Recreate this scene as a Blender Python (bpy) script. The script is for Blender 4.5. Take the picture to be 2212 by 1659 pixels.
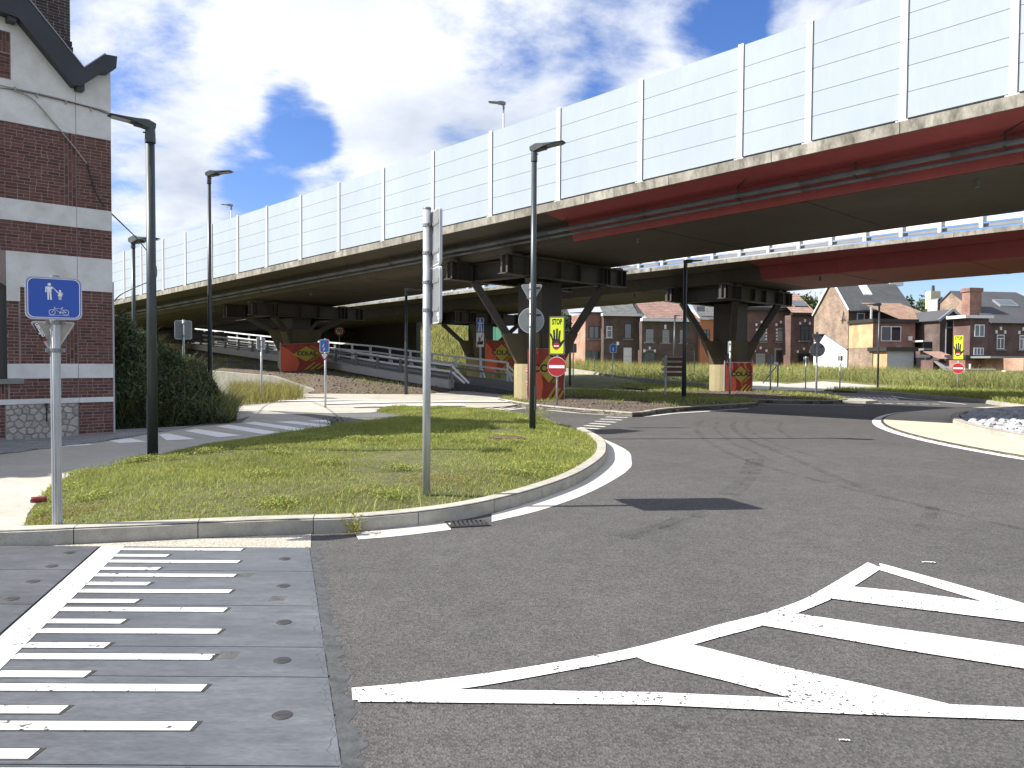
import bpy, bmesh, math, random
import numpy as np
from mathutils import Matrix, Vector
for _o in list(bpy.data.objects): bpy.data.objects.remove(_o)
SC = bpy.context.scene
COL = SC.collection
RNG = np.random.default_rng(7)
random.seed(11)
# ------------------------------------------------------------------ camera
CAM_H = 1.6
PITCH, ROLL = math.radians(1.71), math.radians(0.35)
cam_d = bpy.data.cameras.new('camera'); cam = bpy.data.objects.new('camera', cam_d); COL.objects.link(cam)
CAM_R = Matrix.Rotation(math.pi/2 - PITCH, 3, 'X') @ Matrix.Rotation(ROLL, 3, 'Z')
cam.matrix_world = Matrix.Translation((0, 0, CAM_H)) @ CAM_R.to_4x4()
cam_d.sensor_width = 36; cam_d.lens = 36*1661/2212; cam_d.clip_start = 0.05; cam_d.clip_end = 6000
SC.camera = cam
# ------------------------------------------------------------------ sky, sun, exposure
SUN_EL, SUN_AZ = math.radians(42.2), math.atan2(-0.09, -1.0)      # direction towards the sun
SUNV = Vector((math.cos(SUN_EL)*math.cos(SUN_AZ), math.cos(SUN_EL)*math.sin(SUN_AZ), math.sin(SUN_EL)))
SKY_STRENGTH, SUN_STRENGTH, EXPOSURE = 0.14, 5.0, 0.95
CLOUD_SEED = (3.7, 1.3, 0.0)
SC.view_settings.view_transform = 'Standard'; SC.view_settings.look = 'None'
SC.view_settings.exposure = EXPOSURE; SC.view_settings.gamma = 1.0; SC.view_settings.use_curve_mapping = False
W = bpy.data.worlds.new('World'); SC.world = W; W.use_nodes = True
wn, wl = W.node_tree.nodes, W.node_tree.links
wn.clear()
w_out = wn.new('ShaderNodeOutputWorld'); w_bg = wn.new('ShaderNodeBackground'); w_bg.inputs['Strength'].default_value = SKY_STRENGTH
sky = wn.new('ShaderNodeTexSky'); sky.sky_type = 'NISHITA'; sky.sun_disc = False
sky.sun_elevation = SUN_EL; sky.sun_rotation = math.pi/2 - SUN_AZ
sky.air_density = 1.0; sky.dust_density = 0.6; sky.ozone_density = 1.6
def wmath(op, a=None, b=None, c=None, clamp=False):
    n = wn.new('ShaderNodeMath'); n.operation = op; n.use_clamp = clamp
    for i, v in enumerate((a, b, c)):
        if v is None: continue
        if isinstance(v, (int, float)): n.inputs[i].default_value = v
        else: wl.new(v, n.inputs[i])
    return n.outputs[0]
w_tc = wn.new('ShaderNodeTexCoord'); w_sep = wn.new('ShaderNodeSeparateXYZ'); wl.new(w_tc.outputs['Generated'], w_sep.inputs[0])
zc = wmath('ADD', wmath('MAXIMUM', w_sep.outputs[2], 0.0), 0.22)
w_cmb = wn.new('ShaderNodeCombineXYZ')
wl.new(wmath('DIVIDE', w_sep.outputs[0], zc), w_cmb.inputs[0]); wl.new(wmath('DIVIDE', w_sep.outputs[1], zc), w_cmb.inputs[1])
w_map = wn.new('ShaderNodeMapping'); w_map.inputs['Location'].default_value = CLOUD_SEED; wl.new(w_cmb.outputs[0], w_map.inputs[0])
def wnoise(scale, detail, rough, dist=0.0):
    n = wn.new('ShaderNodeTexNoise'); n.inputs['Scale'].default_value = scale; n.inputs['Detail'].default_value = detail
    n.inputs['Roughness'].default_value = rough; n.inputs['Distortion'].default_value = dist
    wl.new(w_map.outputs[0], n.inputs['Vector']); return n.outputs['Fac']
n_cov = wnoise(2.3, 12, 0.62, 0.12)
n_big = wnoise(0.5, 2, 0.5)
n_tone = wnoise(2.0, 10, 0.55, 0.1)
def wdot(v):                                                        # closeness of a sky direction to v
    n = wn.new('ShaderNodeVectorMath'); n.operation = 'DOT_PRODUCT'; wl.new(w_tc.outputs['Generated'], n.inputs[0])
    n.inputs[1].default_value = Vector(v).normalized(); return n.outputs['Value']
def pdir(u, v): return CAM_R @ Vector(((u-1106)/1661, -(v-829.5)/1661, -1))
cov = wmath('ADD', wmath('MULTIPLY', wmath('SUBTRACT', n_cov, 0.5), 1.5), wmath('ADD', wmath('MULTIPLY', wmath('SUBTRACT', n_big, 0.5), 0.25), 0.56))
# clear patches and thick banks of this sky, at their compass directions
for (u, v, deg, amt) in ((600, 170, 2.6, -0.24), (655, 265, 3.2, -0.34), (560, 400, 3.8, -0.30), (490, 380, 2.5, -0.15), (1550, 50, 3.6, -0.30), (1630, 20, 3.0, -0.22), (350, 120, 3.4, -0.20), (440, 60, 3.0, -0.14),
                         (1285, 225, 2.6, -0.22), (700, 340, 3.0, -0.14), (1950, 600, 4, -0.18), (2100, 620, 7, -0.26), (700, 60, 8, 0.16), (1000, 140, 9, 0.18),
                         (420, 260, 5, 0.22), (1400, 150, 6, 0.10), (830, 310, 4, 0.18), (1750, 40, 3, 0.2), (380, 450, 4, 0.14), (830, 180, 6, 0.12)):
    c0 = math.cos(math.radians(deg))
    m = wmath('SMOOTH_MIN', wmath('MAXIMUM', wmath('DIVIDE', wmath('SUBTRACT', wdot(pdir(u, v)), c0), 1-c0), 0.0), 1.0, 0.2)
    cov = wmath('ADD', cov, wmath('MULTIPLY', m, amt))
w_mr = wn.new('ShaderNodeMapRange'); w_mr.interpolation_type = 'SMOOTHSTEP'
wl.new(cov, w_mr.inputs[0]); w_mr.inputs[1].default_value = 0.32; w_mr.inputs[2].default_value = 0.70
w_tr = wn.new('ShaderNodeValToRGB'); wl.new(n_tone, w_tr.inputs[0])
w_tr.color_ramp.elements[0].position = 0.36; w_tr.color_ramp.elements[0].color = (4.2, 4.3, 4.4, 1)
w_tr.color_ramp.elements[1].position = 0.70; w_tr.color_ramp.elements[1].color = (2.3, 2.55, 3.1, 1)
e = w_tr.color_ramp.elements.new(0.52); e.color = (3.4, 3.6, 3.95, 1)
w_sc = wn.new('ShaderNodeVectorMath'); w_sc.operation = 'SCALE'; w_sc.inputs[3].default_value = 1.0; wl.new(w_tr.outputs[0], w_sc.inputs[0])
w_hs = wn.new('ShaderNodeHueSaturation'); w_hs.inputs['Saturation'].default_value = 1.22; w_hs.inputs['Value'].default_value = 0.5; wl.new(sky.outputs[0], w_hs.inputs['Color'])
w_tint = wn.new('ShaderNodeVectorMath'); w_tint.operation = 'MULTIPLY'; w_tint.inputs[1].default_value = (0.98, 1.02, 1.38); wl.new(w_hs.outputs[0], w_tint.inputs[0])
w_mix = wn.new('ShaderNodeMix'); w_mix.data_type = 'RGBA'
wl.new(w_mr.outputs[0], w_mix.inputs[0]); wl.new(w_tint.outputs[0], w_mix.inputs[6]); wl.new(w_sc.outputs[0], w_mix.inputs[7])
wl.new(w_mix.outputs[2], w_bg.inputs[0]); wl.new(w_bg.outputs[0], w_out.inputs[0])
sun_d = bpy.data.lights.new('sun', 'SUN'); sun_d.energy = SUN_STRENGTH; sun_d.angle = math.radians(0.53); sun_d.color = (1.0, 0.955, 0.88)
sun = bpy.data.objects.new('sun', sun_d); COL.objects.link(sun); sun.rotation_euler = SUNV.to_track_quat('Z', 'Y').to_euler(); sun.location = (0, 0, 50)
# ------------------------------------------------------------------ measuring helpers (photo at 2212 px across -> metres in the place)
def ray(u, v): return CAM_R @ Vector(((u-1106)/1661, -(v-829.5)/1661, -1))
def G(u, v, z=0.0):
    d = ray(u, v); t = (z-CAM_H)/d.z; return Vector((d.x*t, d.y*t, z))
def AT(u, v, Y):
    d = ray(u, v); t = Y/d.y; return Vector((d.x*t, Y, CAM_H+d.z*t))
def hor(u): return 780 + (u-1106)*0.0061
CI_ = CAM_R.transposed()
def proj_u(P): q = CI_ @ (Vector(P)-Vector((0, 0, CAM_H))); return 1106+1661*q.x/-q.z if q.z < 0 else 1e9
# ------------------------------------------------------------------ materials
def new_mat(name):
    m = bpy.data.materials.new(name); m.use_nodes = True
    return m, m.node_tree.nodes, m.node_tree.links, m.node_tree.nodes['Principled BSDF']
def rgba(c): return (c[0], c[1], c[2], 1)
def mathn(n, l, op, a, b=None, clamp=False):
    x = n.new('ShaderNodeMath'); x.operation = op; x.use_clamp = clamp
    for i, v in enumerate((a, b)):
        if v is None: continue
        if isinstance(v, (int, float)): x.inputs[i].default_value = v
        else: l.new(v, x.inputs[i])
    return x.outputs[0]
def pm(name, col, rough=0.6, var=(), bump=None, metal=0.0, spec=0.5, rnd=0.0, island=False, hue=0.0, stretch=None, world=True, trans=None):
    """procedural surface: base colour, noise layers (scale, amount, [tint]), fine relief, per-piece variation"""
    m, n, l, p = new_mat(name)
    p.inputs['Roughness'].default_value = rough; p.inputs['Metallic'].default_value = metal
    if 'Specular IOR Level' in p.inputs: p.inputs['Specular IOR Level'].default_value = spec
    if world:
        g = n.new('ShaderNodeNewGeometry'); vec = g.outputs['Position']
    else:
        g = n.new('ShaderNodeTexCoord'); vec = g.outputs['Object']
    if stretch:
        mp = n.new('ShaderNodeMapping'); mp.inputs['Scale'].default_value = stretch; l.new(vec, mp.inputs[0]); vec2 = mp.outputs[0]
    else: vec2 = vec
    c = n.new('ShaderNodeRGB'); c.outputs[0].default_value = rgba(col); out = c.outputs[0]
    for lay in var:
        tx = n.new('ShaderNodeTexNoise'); tx.inputs['Scale'].default_value = lay[0]; tx.inputs['Detail'].default_value = 5; tx.inputs['Roughness'].default_value = 0.6
        l.new(vec2, tx.inputs['Vector'])
        mr = n.new('ShaderNodeMapRange'); mr.inputs[1].default_value = 0.32; mr.inputs[2].default_value = 0.68
        l.new(tx.outputs['Fac'], mr.inputs[0])
        if len(lay) > 2:
            mr.inputs[1].default_value = 0.42; mr.inputs[2].default_value = 0.72
            mr.inputs[3].default_value = 0; mr.inputs[4].default_value = lay[1]
            mx = n.new('ShaderNodeMix'); mx.data_type = 'RGBA'; l.new(mr.outputs[0], mx.inputs[0]); l.new(out, mx.inputs[6]); mx.inputs[7].default_value = rgba(lay[2]); out = mx.outputs[2]
        else:
            mr.inputs[3].default_value = 1-lay[1]; mr.inputs[4].default_value = 1+lay[1]
            sc = n.new('ShaderNodeVectorMath'); sc.operation = 'SCALE'; l.new(out, sc.inputs[0]); l.new(mr.outputs[0], sc.inputs[3]); out = sc.outputs[0]
    if rnd or hue:
        oi = n.new('ShaderNodeObjectInfo'); r = oi.outputs['Random']
        if island: r = mathn(n, l, 'FRACT', mathn(n, l, 'ADD', r, n_geo(n).outputs['Random Per Island']))
        hs = n.new('ShaderNodeHueSaturation'); l.new(out, hs.inputs['Color'])
        mr = n.new('ShaderNodeMapRange'); l.new(r, mr.inputs[0]); mr.inputs[3].default_value = 1-rnd; mr.inputs[4].default_value = 1+rnd; l.new(mr.outputs[0], hs.inputs['Value'])
        if hue:
            r2 = mathn(n, l, 'FRACT', mathn(n, l, 'MULTIPLY', r, 7.31))
            mh = n.new('ShaderNodeMapRange'); l.new(r2, mh.inputs[0]); mh.inputs[3].default_value = 0.5-hue; mh.inputs[4].default_value = 0.5+hue; l.new(mh.outputs[0], hs.inputs['Hue'])
        out = hs.outputs['Color']
    l.new(out, p.inputs['Base Color'])
    if bump:
        tx = n.new('ShaderNodeTexNoise'); tx.inputs['Scale'].default_value = bump[0]; tx.inputs['Detail'].default_value = 4; l.new(vec2, tx.inputs['Vector'])
        b = n.new('ShaderNodeBump'); b.inputs['Strength'].default_value = bump[1]; b.inputs['Distance'].default_value = bump[2] if len(bump) > 2 else 0.01
        l.new(tx.outputs['Fac'], b.inputs['Height']); l.new(b.outputs[0], p.inputs['Normal'])
    if trans:                                                       # thin leaves let some light through
        t = n.new('ShaderNodeBsdfTranslucent'); l.new(out, t.inputs[0]); ms = n.new('ShaderNodeMixShader'); ms.inputs[0].default_value = trans
        o = n['Material Output']; l.new(p.outputs[0], ms.inputs[1]); l.new(t.outputs[0], ms.inputs[2]); l.new(ms.outputs[0], o.inputs[0])
    return m
def n_geo(n): return n.new('ShaderNodeNewGeometry')
def brick_mat(name, c1, c2, mortar, rough=0.85, bw=0.22, bh=0.075):
    m, n, l, p = new_mat(name); p.inputs['Roughness'].default_value = rough
    tc = n.new('ShaderNodeTexCoord'); sp = n.new('ShaderNodeSeparateXYZ'); l.new(tc.outputs['Object'], sp.inputs[0])
    cb = n.new('ShaderNodeCombineXYZ'); l.new(mathn(n, l, 'ADD', sp.outputs[0], sp.outputs[1]), cb.inputs[0]); l.new(sp.outputs[2], cb.inputs[1])
    b = n.new('ShaderNodeTexBrick'); l.new(cb.outputs[0], b.inputs['Vector']); b.inputs['Scale'].default_value = 1
    b.inputs['Brick Width'].default_value = bw; b.inputs['Row Height'].default_value = bh; b.inputs['Mortar Size'].default_value = 0.010; b.inputs['Mortar Smooth'].default_value = 0.2
    b.inputs['Color1'].default_value = rgba(c1); b.inputs['Color2'].default_value = rgba(c2); b.inputs['Mortar'].default_value = rgba(mortar); b.inputs['Bias'].default_value = -0.1
    tx = n.new('ShaderNodeTexNoise'); tx.inputs['Scale'].default_value = 0.9; tx.inputs['Detail'].default_value = 6; l.new(tc.outputs['Object'], tx.inputs['Vector'])
    mr = n.new('ShaderNodeMapRange'); mr.inputs[1].default_value = 0.3; mr.inputs[2].default_value = 0.7; mr.inputs[3].default_value = 0.65; mr.inputs[4].default_value = 1.25; l.new(tx.outputs['Fac'], mr.inputs[0])
    sc = n.new('ShaderNodeVectorMath'); sc.operation = 'SCALE'; l.new(b.outputs['Color'], sc.inputs[0]); l.new(mr.outputs[0], sc.inputs[3]); l.new(sc.outputs[0], p.inputs['Base Color'])
    return m
def asphalt_mat(name, base, grain=1.0):
    m, n, l, p = new_mat(name); p.inputs['Roughness'].default_value = 0.85; p.inputs['Specular IOR Level'].default_value = 0.35
    g = n.new('ShaderNodeNewGeometry'); pos = g.outputs['Position']
    def nz(s, d=3):
        t = n.new('ShaderNodeTexNoise'); t.inputs['Scale'].default_value = s; t.inputs['Detail'].default_value = d; l.new(pos, t.inputs['Vector']); return t.outputs['Fac']
    vo = n.new('ShaderNodeTexVoronoi'); vo.inputs['Scale'].default_value = 80; l.new(pos, vo.inputs['Vector'])
    chip = n.new('ShaderNodeSeparateColor'); l.new(vo.outputs['Color'], chip.inputs[0])
    f = mathn(n, l, 'ADD', mathn(n, l, 'MULTIPLY', chip.outputs[0], 0.75*grain), mathn(n, l, 'MULTIPLY', nz(220, 2), 0.5*grain))
    big = n.new('ShaderNodeMapRange'); big.inputs[1].default_value = 0.3; big.inputs[2].default_value = 0.7; big.inputs[3].default_value = 0.90; big.inputs[4].default_value = 1.10; l.new(nz(0.55, 5), big.inputs[0])
    mid = n.new('ShaderNodeMapRange'); mid.inputs[1].default_value = 0.3; mid.inputs[2].default_value = 0.7; mid.inputs[3].default_value = 0.9; mid.inputs[4].default_value = 1.1; l.new(nz(4, 4), mid.inputs[0])
    k = mathn(n, l, 'MULTIPLY', mathn(n, l, 'ADD', f, 1.0-0.6*grain), mathn(n, l, 'MULTIPLY', big.outputs[0], mid.outputs[0]))
    sc = n.new('ShaderNodeVectorMath'); sc.operation = 'SCALE'; sc.inputs[0].default_value = base; l.new(k, sc.inputs[3])
    l.new(sc.outputs[0], p.inputs['Base Color'])
    b = n.new('ShaderNodeBump'); b.inputs['Strength'].default_value = 0.55*grain; b.inputs['Distance'].default_value = 0.008
    l.new(mathn(n, l, 'ADD', vo.outputs['Distance'], nz(150, 2)), b.inputs['Height']); l.new(b.outputs[0], p.inputs['Normal'])
    return m
def paint_mat(name, col, wear=0.62, scale=70, under=(0.06, 0.058, 0.056)):
    """road paint chipped through to the asphalt in places"""
    m, n, l, p = new_mat(name); p.inputs['Roughness'].default_value = 0.7
    g = n.new('ShaderNodeNewGeometry'); pos = g.outputs['Position']
    t = n.new('ShaderNodeTexNoise'); t.inputs['Scale'].default_value = scale; t.inputs['Detail'].default_value = 2; l.new(pos, t.inputs['Vector'])
    t2 = n.new('ShaderNodeTexNoise'); t2.inputs['Scale'].default_value = 1.5; t2.inputs['Detail'].default_value = 3; l.new(pos, t2.inputs['Vector'])
    s = mathn(n, l, 'ADD', t.outputs['Fac'], mathn(n, l, 'MULTIPLY', mathn(n, l, 'SUBTRACT', t2.outputs['Fac'], 0.5), 0.42))
    mr = n.new('ShaderNodeMapRange'); mr.inputs[1].default_value = wear; mr.inputs[2].default_value = wear+0.04; l.new(s, mr.inputs[0])
    t3 = n.new('ShaderNodeTexNoise'); t3.inputs['Scale'].default_value = 9; t3.inputs['Detail'].default_value = 4; l.new(pos, t3.inputs['Vector'])
    m3 = n.new('ShaderNodeMapRange'); m3.inputs[1].default_value = 0.3; m3.inputs[2].default_value = 0.7; m3.inputs[3].default_value = 0.86; m3.inputs[4].default_value = 1.06; l.new(t3.outputs['Fac'], m3.inputs[0])
    sc = n.new('ShaderNodeVectorMath'); sc.operation = 'SCALE'; sc.inputs[0].default_value = col; l.new(m3.outputs[0], sc.inputs[3])
    mx = n.new('ShaderNodeMix'); mx.data_type = 'RGBA'; l.new(mr.outputs[0], mx.inputs[0]); l.new(sc.outputs[0], mx.inputs[6]); mx.inputs[7].default_value = rgba(under)
    l.new(mx.outputs[2], p.inputs['Base Color'])
    b = n.new('ShaderNodeBump'); b.inputs['Strength'].default_value = 0.3; b.inputs['Distance'].default_value = 0.004; l.new(t.outputs['Fac'], b.inputs['Height']); l.new(b.outputs[0], p.inputs['Normal'])
    return m
def glass_mat(name, col=(0.02, 0.025, 0.03)):
    m, n, l, p = new_mat(name); p.inputs['Base Color'].default_value = rgba(col); p.inputs['Roughness'].default_value = 0.06; p.inputs['Specular IOR Level'].default_value = 0.8
    return m
def stained_concrete(name, col, dark, k=0.55, sc=1.0, streak=1.0):
    return pm(name, col, 0.85, var=((0.8*sc, 0.12), (5*sc, k, dark), (30, 0.10)), bump=(40, 0.25, 0.01), stretch=(1, 1, streak))
M = {}
M['asphalt'] = asphalt_mat('asphalt', (0.078, 0.0745, 0.072), 1.0)
M['asphalt_old'] = asphalt_mat('asphalt_cycle_path', (0.13, 0.128, 0.125), 0.6)
M['concrete_path'] = pm('concrete_path', (0.39, 0.365, 0.315), 0.9, var=((0.7, 0.10), (6, 0.08), (60, 0.10)), bump=(80, 0.2, 0.006))
M['kerb'] = pm('kerb_concrete', (0.39, 0.37, 0.315), 0.9, var=((1.2, 0.12), (6, 0.55, (0.20, 0.188, 0.155)), (24, 0.10), (70, 0.12)), bump=(60, 0.3, 0.006), rnd=0.06)
M['gutter'] = pm('gutter_concrete', (0.50, 0.48, 0.43), 0.9, var=((1.5, 0.08), (14, 0.3, (0.36, 0.33, 0.28)), (90, 0.1)), bump=(70, 0.25, 0.005))
M['aggregate'] = pm('exposed_aggregate', (0.38, 0.35, 0.29), 0.95, var=((2, 0.08), (48, 0.45), (120, 0.25)), bump=(60, 0.8, 0.012))
M['apron'] = pm('apron_pavers', (0.50, 0.455, 0.35), 0.9, var=((0.6, 0.06), (4, 0.25, (0.42, 0.36, 0.25)), (50, 0.08)), bump=(50, 0.2, 0.006))
M['soil'] = pm('soil', (0.098, 0.076, 0.056), 0.98, var=((0.9, 0.25), (6, 0.3), (25, 0.3)), bump=(14, 0.9, 0.05))
M['turf_soil'] = pm('turf_soil', (0.085, 0.085, 0.03), 0.98, var=((0.9, 0.2), (8, 0.3), (30, 0.3)), bump=(20, 0.8, 0.03))
M['field'] = pm('field_ground', (0.12, 0.12, 0.04), 0.98, var=((0.15, 0.2), (0.9, 0.25), (6, 0.3)), bump=(8, 0.8, 0.06))
M['slab'] = pm('prefab_slab', (0.094, 0.100, 0.110), 0.42, var=((0.9, 0.20), (4, 0.16), (13, 0.65, (0.058, 0.061, 0.068)), (45, 0.16)), bump=(90, 0.15, 0.003), rnd=0.10, stretch=(0.5, 1.6, 1))
M['joint'] = pm('joint_filler', (0.028, 0.027, 0.026), 0.9, var=((40, 0.4),))
M['slab_edge'] = pm('tar_edge', (0.07, 0.073, 0.075), 0.8, var=((15, 0.3),), bump=(50, 0.5, 0.008))
M['paint'] = paint_mat('road_paint', (0.80, 0.79, 0.765), 0.60, 66)
M['paint_worn'] = paint_mat('road_paint_worn', (0.78, 0.76, 0.71), 0.60, 55)
M['inlay'] = paint_mat('white_inlay', (0.80, 0.785, 0.74), 0.66, 26, (0.09, 0.09, 0.09))
M['path_paint'] = pm('path_paint', (0.78, 0.77, 0.75), 0.85, var=((1.5, 0.06), (20, 0.06)))
M['galv'] = pm('galvanised_steel', (0.46, 0.48, 0.49), 0.42, var=((6, 0.12), (40, 0.07)), metal=0.3, world=False, stretch=(1, 1, 0.25))
M['sign_back'] = pm('sign_back_aluminium', (0.23, 0.24, 0.25), 0.45, var=((3, 0.06),), metal=0.35, world=False)
M['sign_back_warm'] = pm('sign_back_dusty', (0.36, 0.34, 0.30), 0.6, var=((5, 0.08),), world=False)
M['sign_rim'] = pm('sign_rim', (0.50, 0.52, 0.54), 0.4, var=((5, 0.04),), world=False)
M['lamp_pole'] = pm('lamp_anthracite', (0.050, 0.060, 0.066), 0.38, var=((3, 0.15),), metal=0.2, world=False)
M['lamp_head'] = pm('lamp_head_paint', (0.055, 0.066, 0.066), 0.4, var=((6, 0.1),), world=False)
M['lamp_glass'] = glass_mat('lamp_lens', (0.30, 0.31, 0.31))
M['sign_blue'] = pm('sign_blue', (0.020, 0.085, 0.42), 0.35, world=False)
M['sign_blue_light'] = pm('sign_blue_bright', (0.02, 0.18, 0.62), 0.35, world=False)
M['sign_white'] = pm('sign_white', (0.80, 0.80, 0.80), 0.4, world=False)
M['sign_red'] = pm('sign_red', (0.36, 0.02, 0.028), 0.4, world=False)
M['sign_yellow'] = pm('sign_yellow', (0.62, 0.72, 0.02), 0.45, world=False)
M['sign_black'] = pm('sign_black', (0.016, 0.016, 0.017), 0.5, world=False)
M['sign_brown'] = pm('sign_brown', (0.10, 0.035, 0.028), 0.5, world=False)
M['black'] = pm('black_plastic', (0.02, 0.02, 0.02), 0.5, world=False)
M['white_panel'] = pm('noise_panel', (0.365, 0.415, 0.475), 0.8, spec=0.2, stretch=(1, 1, 0.3), var=((0.5, 0.035), (2.4, 0.22, (0.29, 0.33, 0.375)), (9, 0.02)), bump=(1.5, 0.04, 0.02), rnd=0.018)
M['white_post'] = pm('noise_post', (0.60, 0.60, 0.595), 0.45, var=((1.5, 0.05), (10, 0.05)))
M['fascia'] = pm('weathered_concrete', (0.32, 0.30, 0.255), 0.9, var=((0.7, 0.25), (1.3, 0.6, (0.15, 0.14, 0.11)), (4.2, 0.9, (0.075, 0.07, 0.055)), (30, 0.15)), bump=(25, 0.4, 0.01), stretch=(1, 1, 0.45))
M['deck_olive'] = pm('girder_olive', (0.054, 0.043, 0.031), 0.7, var=((0.25, 0.18), (2, 0.10), (12, 0.06)), stretch=(1, 1, 1))
M['deck_red'] = pm('girder_red', (0.265, 0.047, 0.050), 0.65, var=((0.4, 0.14), (3, 0.08), (14, 0.05)))
M['pier_steel'] = pm('pier_steel', (0.050, 0.044, 0.036), 0.6, var=((1, 0.15), (8, 0.12)))
M['pier_concrete'] = pm('pier_concrete', (0.28, 0.235, 0.135), 0.9, var=((1.2, 0.12), (7, 0.45, (0.22, 0.185, 0.10)), (40, 0.08)), bump=(30, 0.25, 0.01))
M['shoe_concrete_shaded'] = pm('shoe_concrete_shaded', (0.105, 0.088, 0.052), 0.9, var=((1.2, 0.15), (7, 0.3, (0.07, 0.06, 0.035))))  # pier concrete with the shade under the deck put into its colour
M['pipe'] = pm('service_pipe', (0.11, 0.115, 0.12), 0.5, var=((3, 0.2),))
M['rail'] = pm('guard_rail_steel', (0.72, 0.73, 0.735), 0.45, var=((2, 0.08),))
M['rail_dark'] = pm('guard_rail_dark', (0.22, 0.225, 0.23), 0.6, var=((2, 0.1),), metal=0.2)  # dark copy of the rail steel; on the near ramp posts it paints shade
M['banner_red'] = pm('banner_red', (0.30, 0.048, 0.032), 0.75, var=((2, 0.10),), bump=(6, 0.5, 0.05), world=False)
M['banner_sunlit'] = pm('banner_sunlit', (0.62, 0.12, 0.06), 0.75, var=((2, 0.08),), bump=(6, 0.5, 0.05), world=False)  # the red cloth with sunlight put into its colour
M['banner_yellow'] = pm('banner_yellow', (0.40, 0.31, 0.05), 0.75, var=((3, 0.06),), world=False)
M['brick'] = pm('brick', (0.128, 0.055, 0.045), 0.85, var=((14, 0.18), (90, 0.15)), bump=(90, 0.4, 0.004), rnd=0.30, island=True, hue=0.012)
M['brick_dark'] = pm('chimney_brick', (0.052, 0.038, 0.034), 0.85, var=((14, 0.15), (90, 0.15)), bump=(90, 0.4, 0.004), rnd=0.35, island=True, hue=0.015)
M['mortar'] = pm('mortar', (0.27, 0.215, 0.195), 0.95, var=((3, 0.15), (50, 0.12)))
M['mortar_grey'] = pm('mortar_grey', (0.30, 0.285, 0.26), 0.95, var=((3, 0.15), (50, 0.12)))
M['render_white'] = pm('white_render', (0.72, 0.72, 0.705), 0.85, var=((0.9, 0.07), (2.6, 0.5, (0.46, 0.44, 0.38)), (40, 0.04)), bump=(30, 0.12, 0.006))
M['stone'] = pm('rubble_stone', (0.40, 0.375, 0.345), 0.9, var=((6, 0.14), (40, 0.12)), bump=(22, 0.5, 0.012), rnd=0.18, hue=0.01)
M['bluestone'] = pm('sill_bluestone', (0.24, 0.245, 0.24), 0.8, var=((6, 0.12), (50, 0.08)))
M['barge'] = pm('barge_paint', (0.030, 0.033, 0.040), 0.5, var=((2, 0.2),))
M['slate'] = pm('slate', (0.075, 0.078, 0.080), 0.7, var=((1.1, 0.2), (8, 0.35, (0.16, 0.165, 0.16))), stretch=(0.5, 1, 1), rnd=0.12)
M['slate_dark'] = pm('slate_dark', (0.060, 0.060, 0.066), 0.75, var=((0.5, 0.12), (6, 0.12)), rnd=0.1)
M['tile_pink'] = pm('roof_tile_terracotta', (0.235, 0.145, 0.118), 0.8, var=((1, 0.15), (9, 0.15)), rnd=0.15, island=True)
M['tile_brown'] = pm('roof_tile_brown', (0.225, 0.145, 0.105), 0.8, var=((1, 0.15), (9, 0.15)), rnd=0.15, island=True)
M['tile_grey'] = pm('roof_tile_grey', (0.13, 0.135, 0.13), 0.8, var=((1, 0.15), (9, 0.15)), rnd=0.15, island=True)
M['hb_dark'] = brick_mat('house_brick_dark', (0.066, 0.044, 0.036), (0.110, 0.070, 0.054), (0.14, 0.115, 0.10))
M['hb_red'] = brick_mat('house_brick_red', (0.22, 0.085, 0.06), (0.31, 0.13, 0.09), (0.30, 0.25, 0.21))
M['hb_rust'] = brick_mat('house_brick_rust', (0.105, 0.050, 0.044), (0.150, 0.070, 0.058), (0.17, 0.135, 0.12))
M['hb_tan'] = brick_mat('house_brick_tan', (0.205, 0.135, 0.095), (0.34, 0.235, 0.165), (0.30, 0.25, 0.20))
M['hb_orange'] = brick_mat('house_brick_orange', (0.52, 0.275, 0.125), (0.58, 0.32, 0.15), (0.62, 0.48, 0.32))
M['hb_pink'] = brick_mat('house_brick_pink', (0.36, 0.18, 0.115), (0.45, 0.24, 0.155), (0.42, 0.33, 0.26))
M['orange_render'] = pm('orange_render', (0.42, 0.17, 0.085), 0.9, var=((0.6, 0.1),))
M['grey_render'] = pm('grey_render', (0.42, 0.45, 0.47), 0.85, var=((0.5, 0.08), (4, 0.06)))
M['white_wall'] = pm('white_wall', (0.78, 0.78, 0.77), 0.85, var=((0.5, 0.04),))
M['cream_wall'] = pm('cream_wall', (0.62, 0.55, 0.34), 0.85, var=((0.5, 0.05),))
M['pvc'] = pm('white_frame', (0.75, 0.76, 0.76), 0.4)
M['pane'] = glass_mat('window_glass'); M['pane_grey'] = glass_mat('window_glass_grey', (0.10, 0.12, 0.13))
M['shutter'] = pm('roller_shutter', (0.24, 0.25, 0.25), 0.6, stretch=(0.1, 0.1, 12), var=((1.3, 0.35),))
M['dark_wood'] = pm('dark_frame', (0.035, 0.032, 0.03), 0.5)
M['zinc'] = pm('zinc', (0.30, 0.31, 0.32), 0.5, metal=0.4, var=((2, 0.1),))
M['gutter_white'] = pm('white_gutter', (0.70, 0.70, 0.69), 0.5, var=((1, 0.05),))
M['green_fence'] = pm('green_fence', (0.03, 0.14, 0.085), 0.6, var=((1, 0.15),))
M['grass'] = pm('grass_blade', (0.320, 0.350, 0.082), 0.6, var=((0.45, 0.22), (1.6, 0.45, (0.15, 0.22, 0.055)), (2.4, 0.28, (0.40, 0.36, 0.14))), rnd=0.30, island=True, hue=0.035, trans=0.35, spec=0.3)
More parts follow.
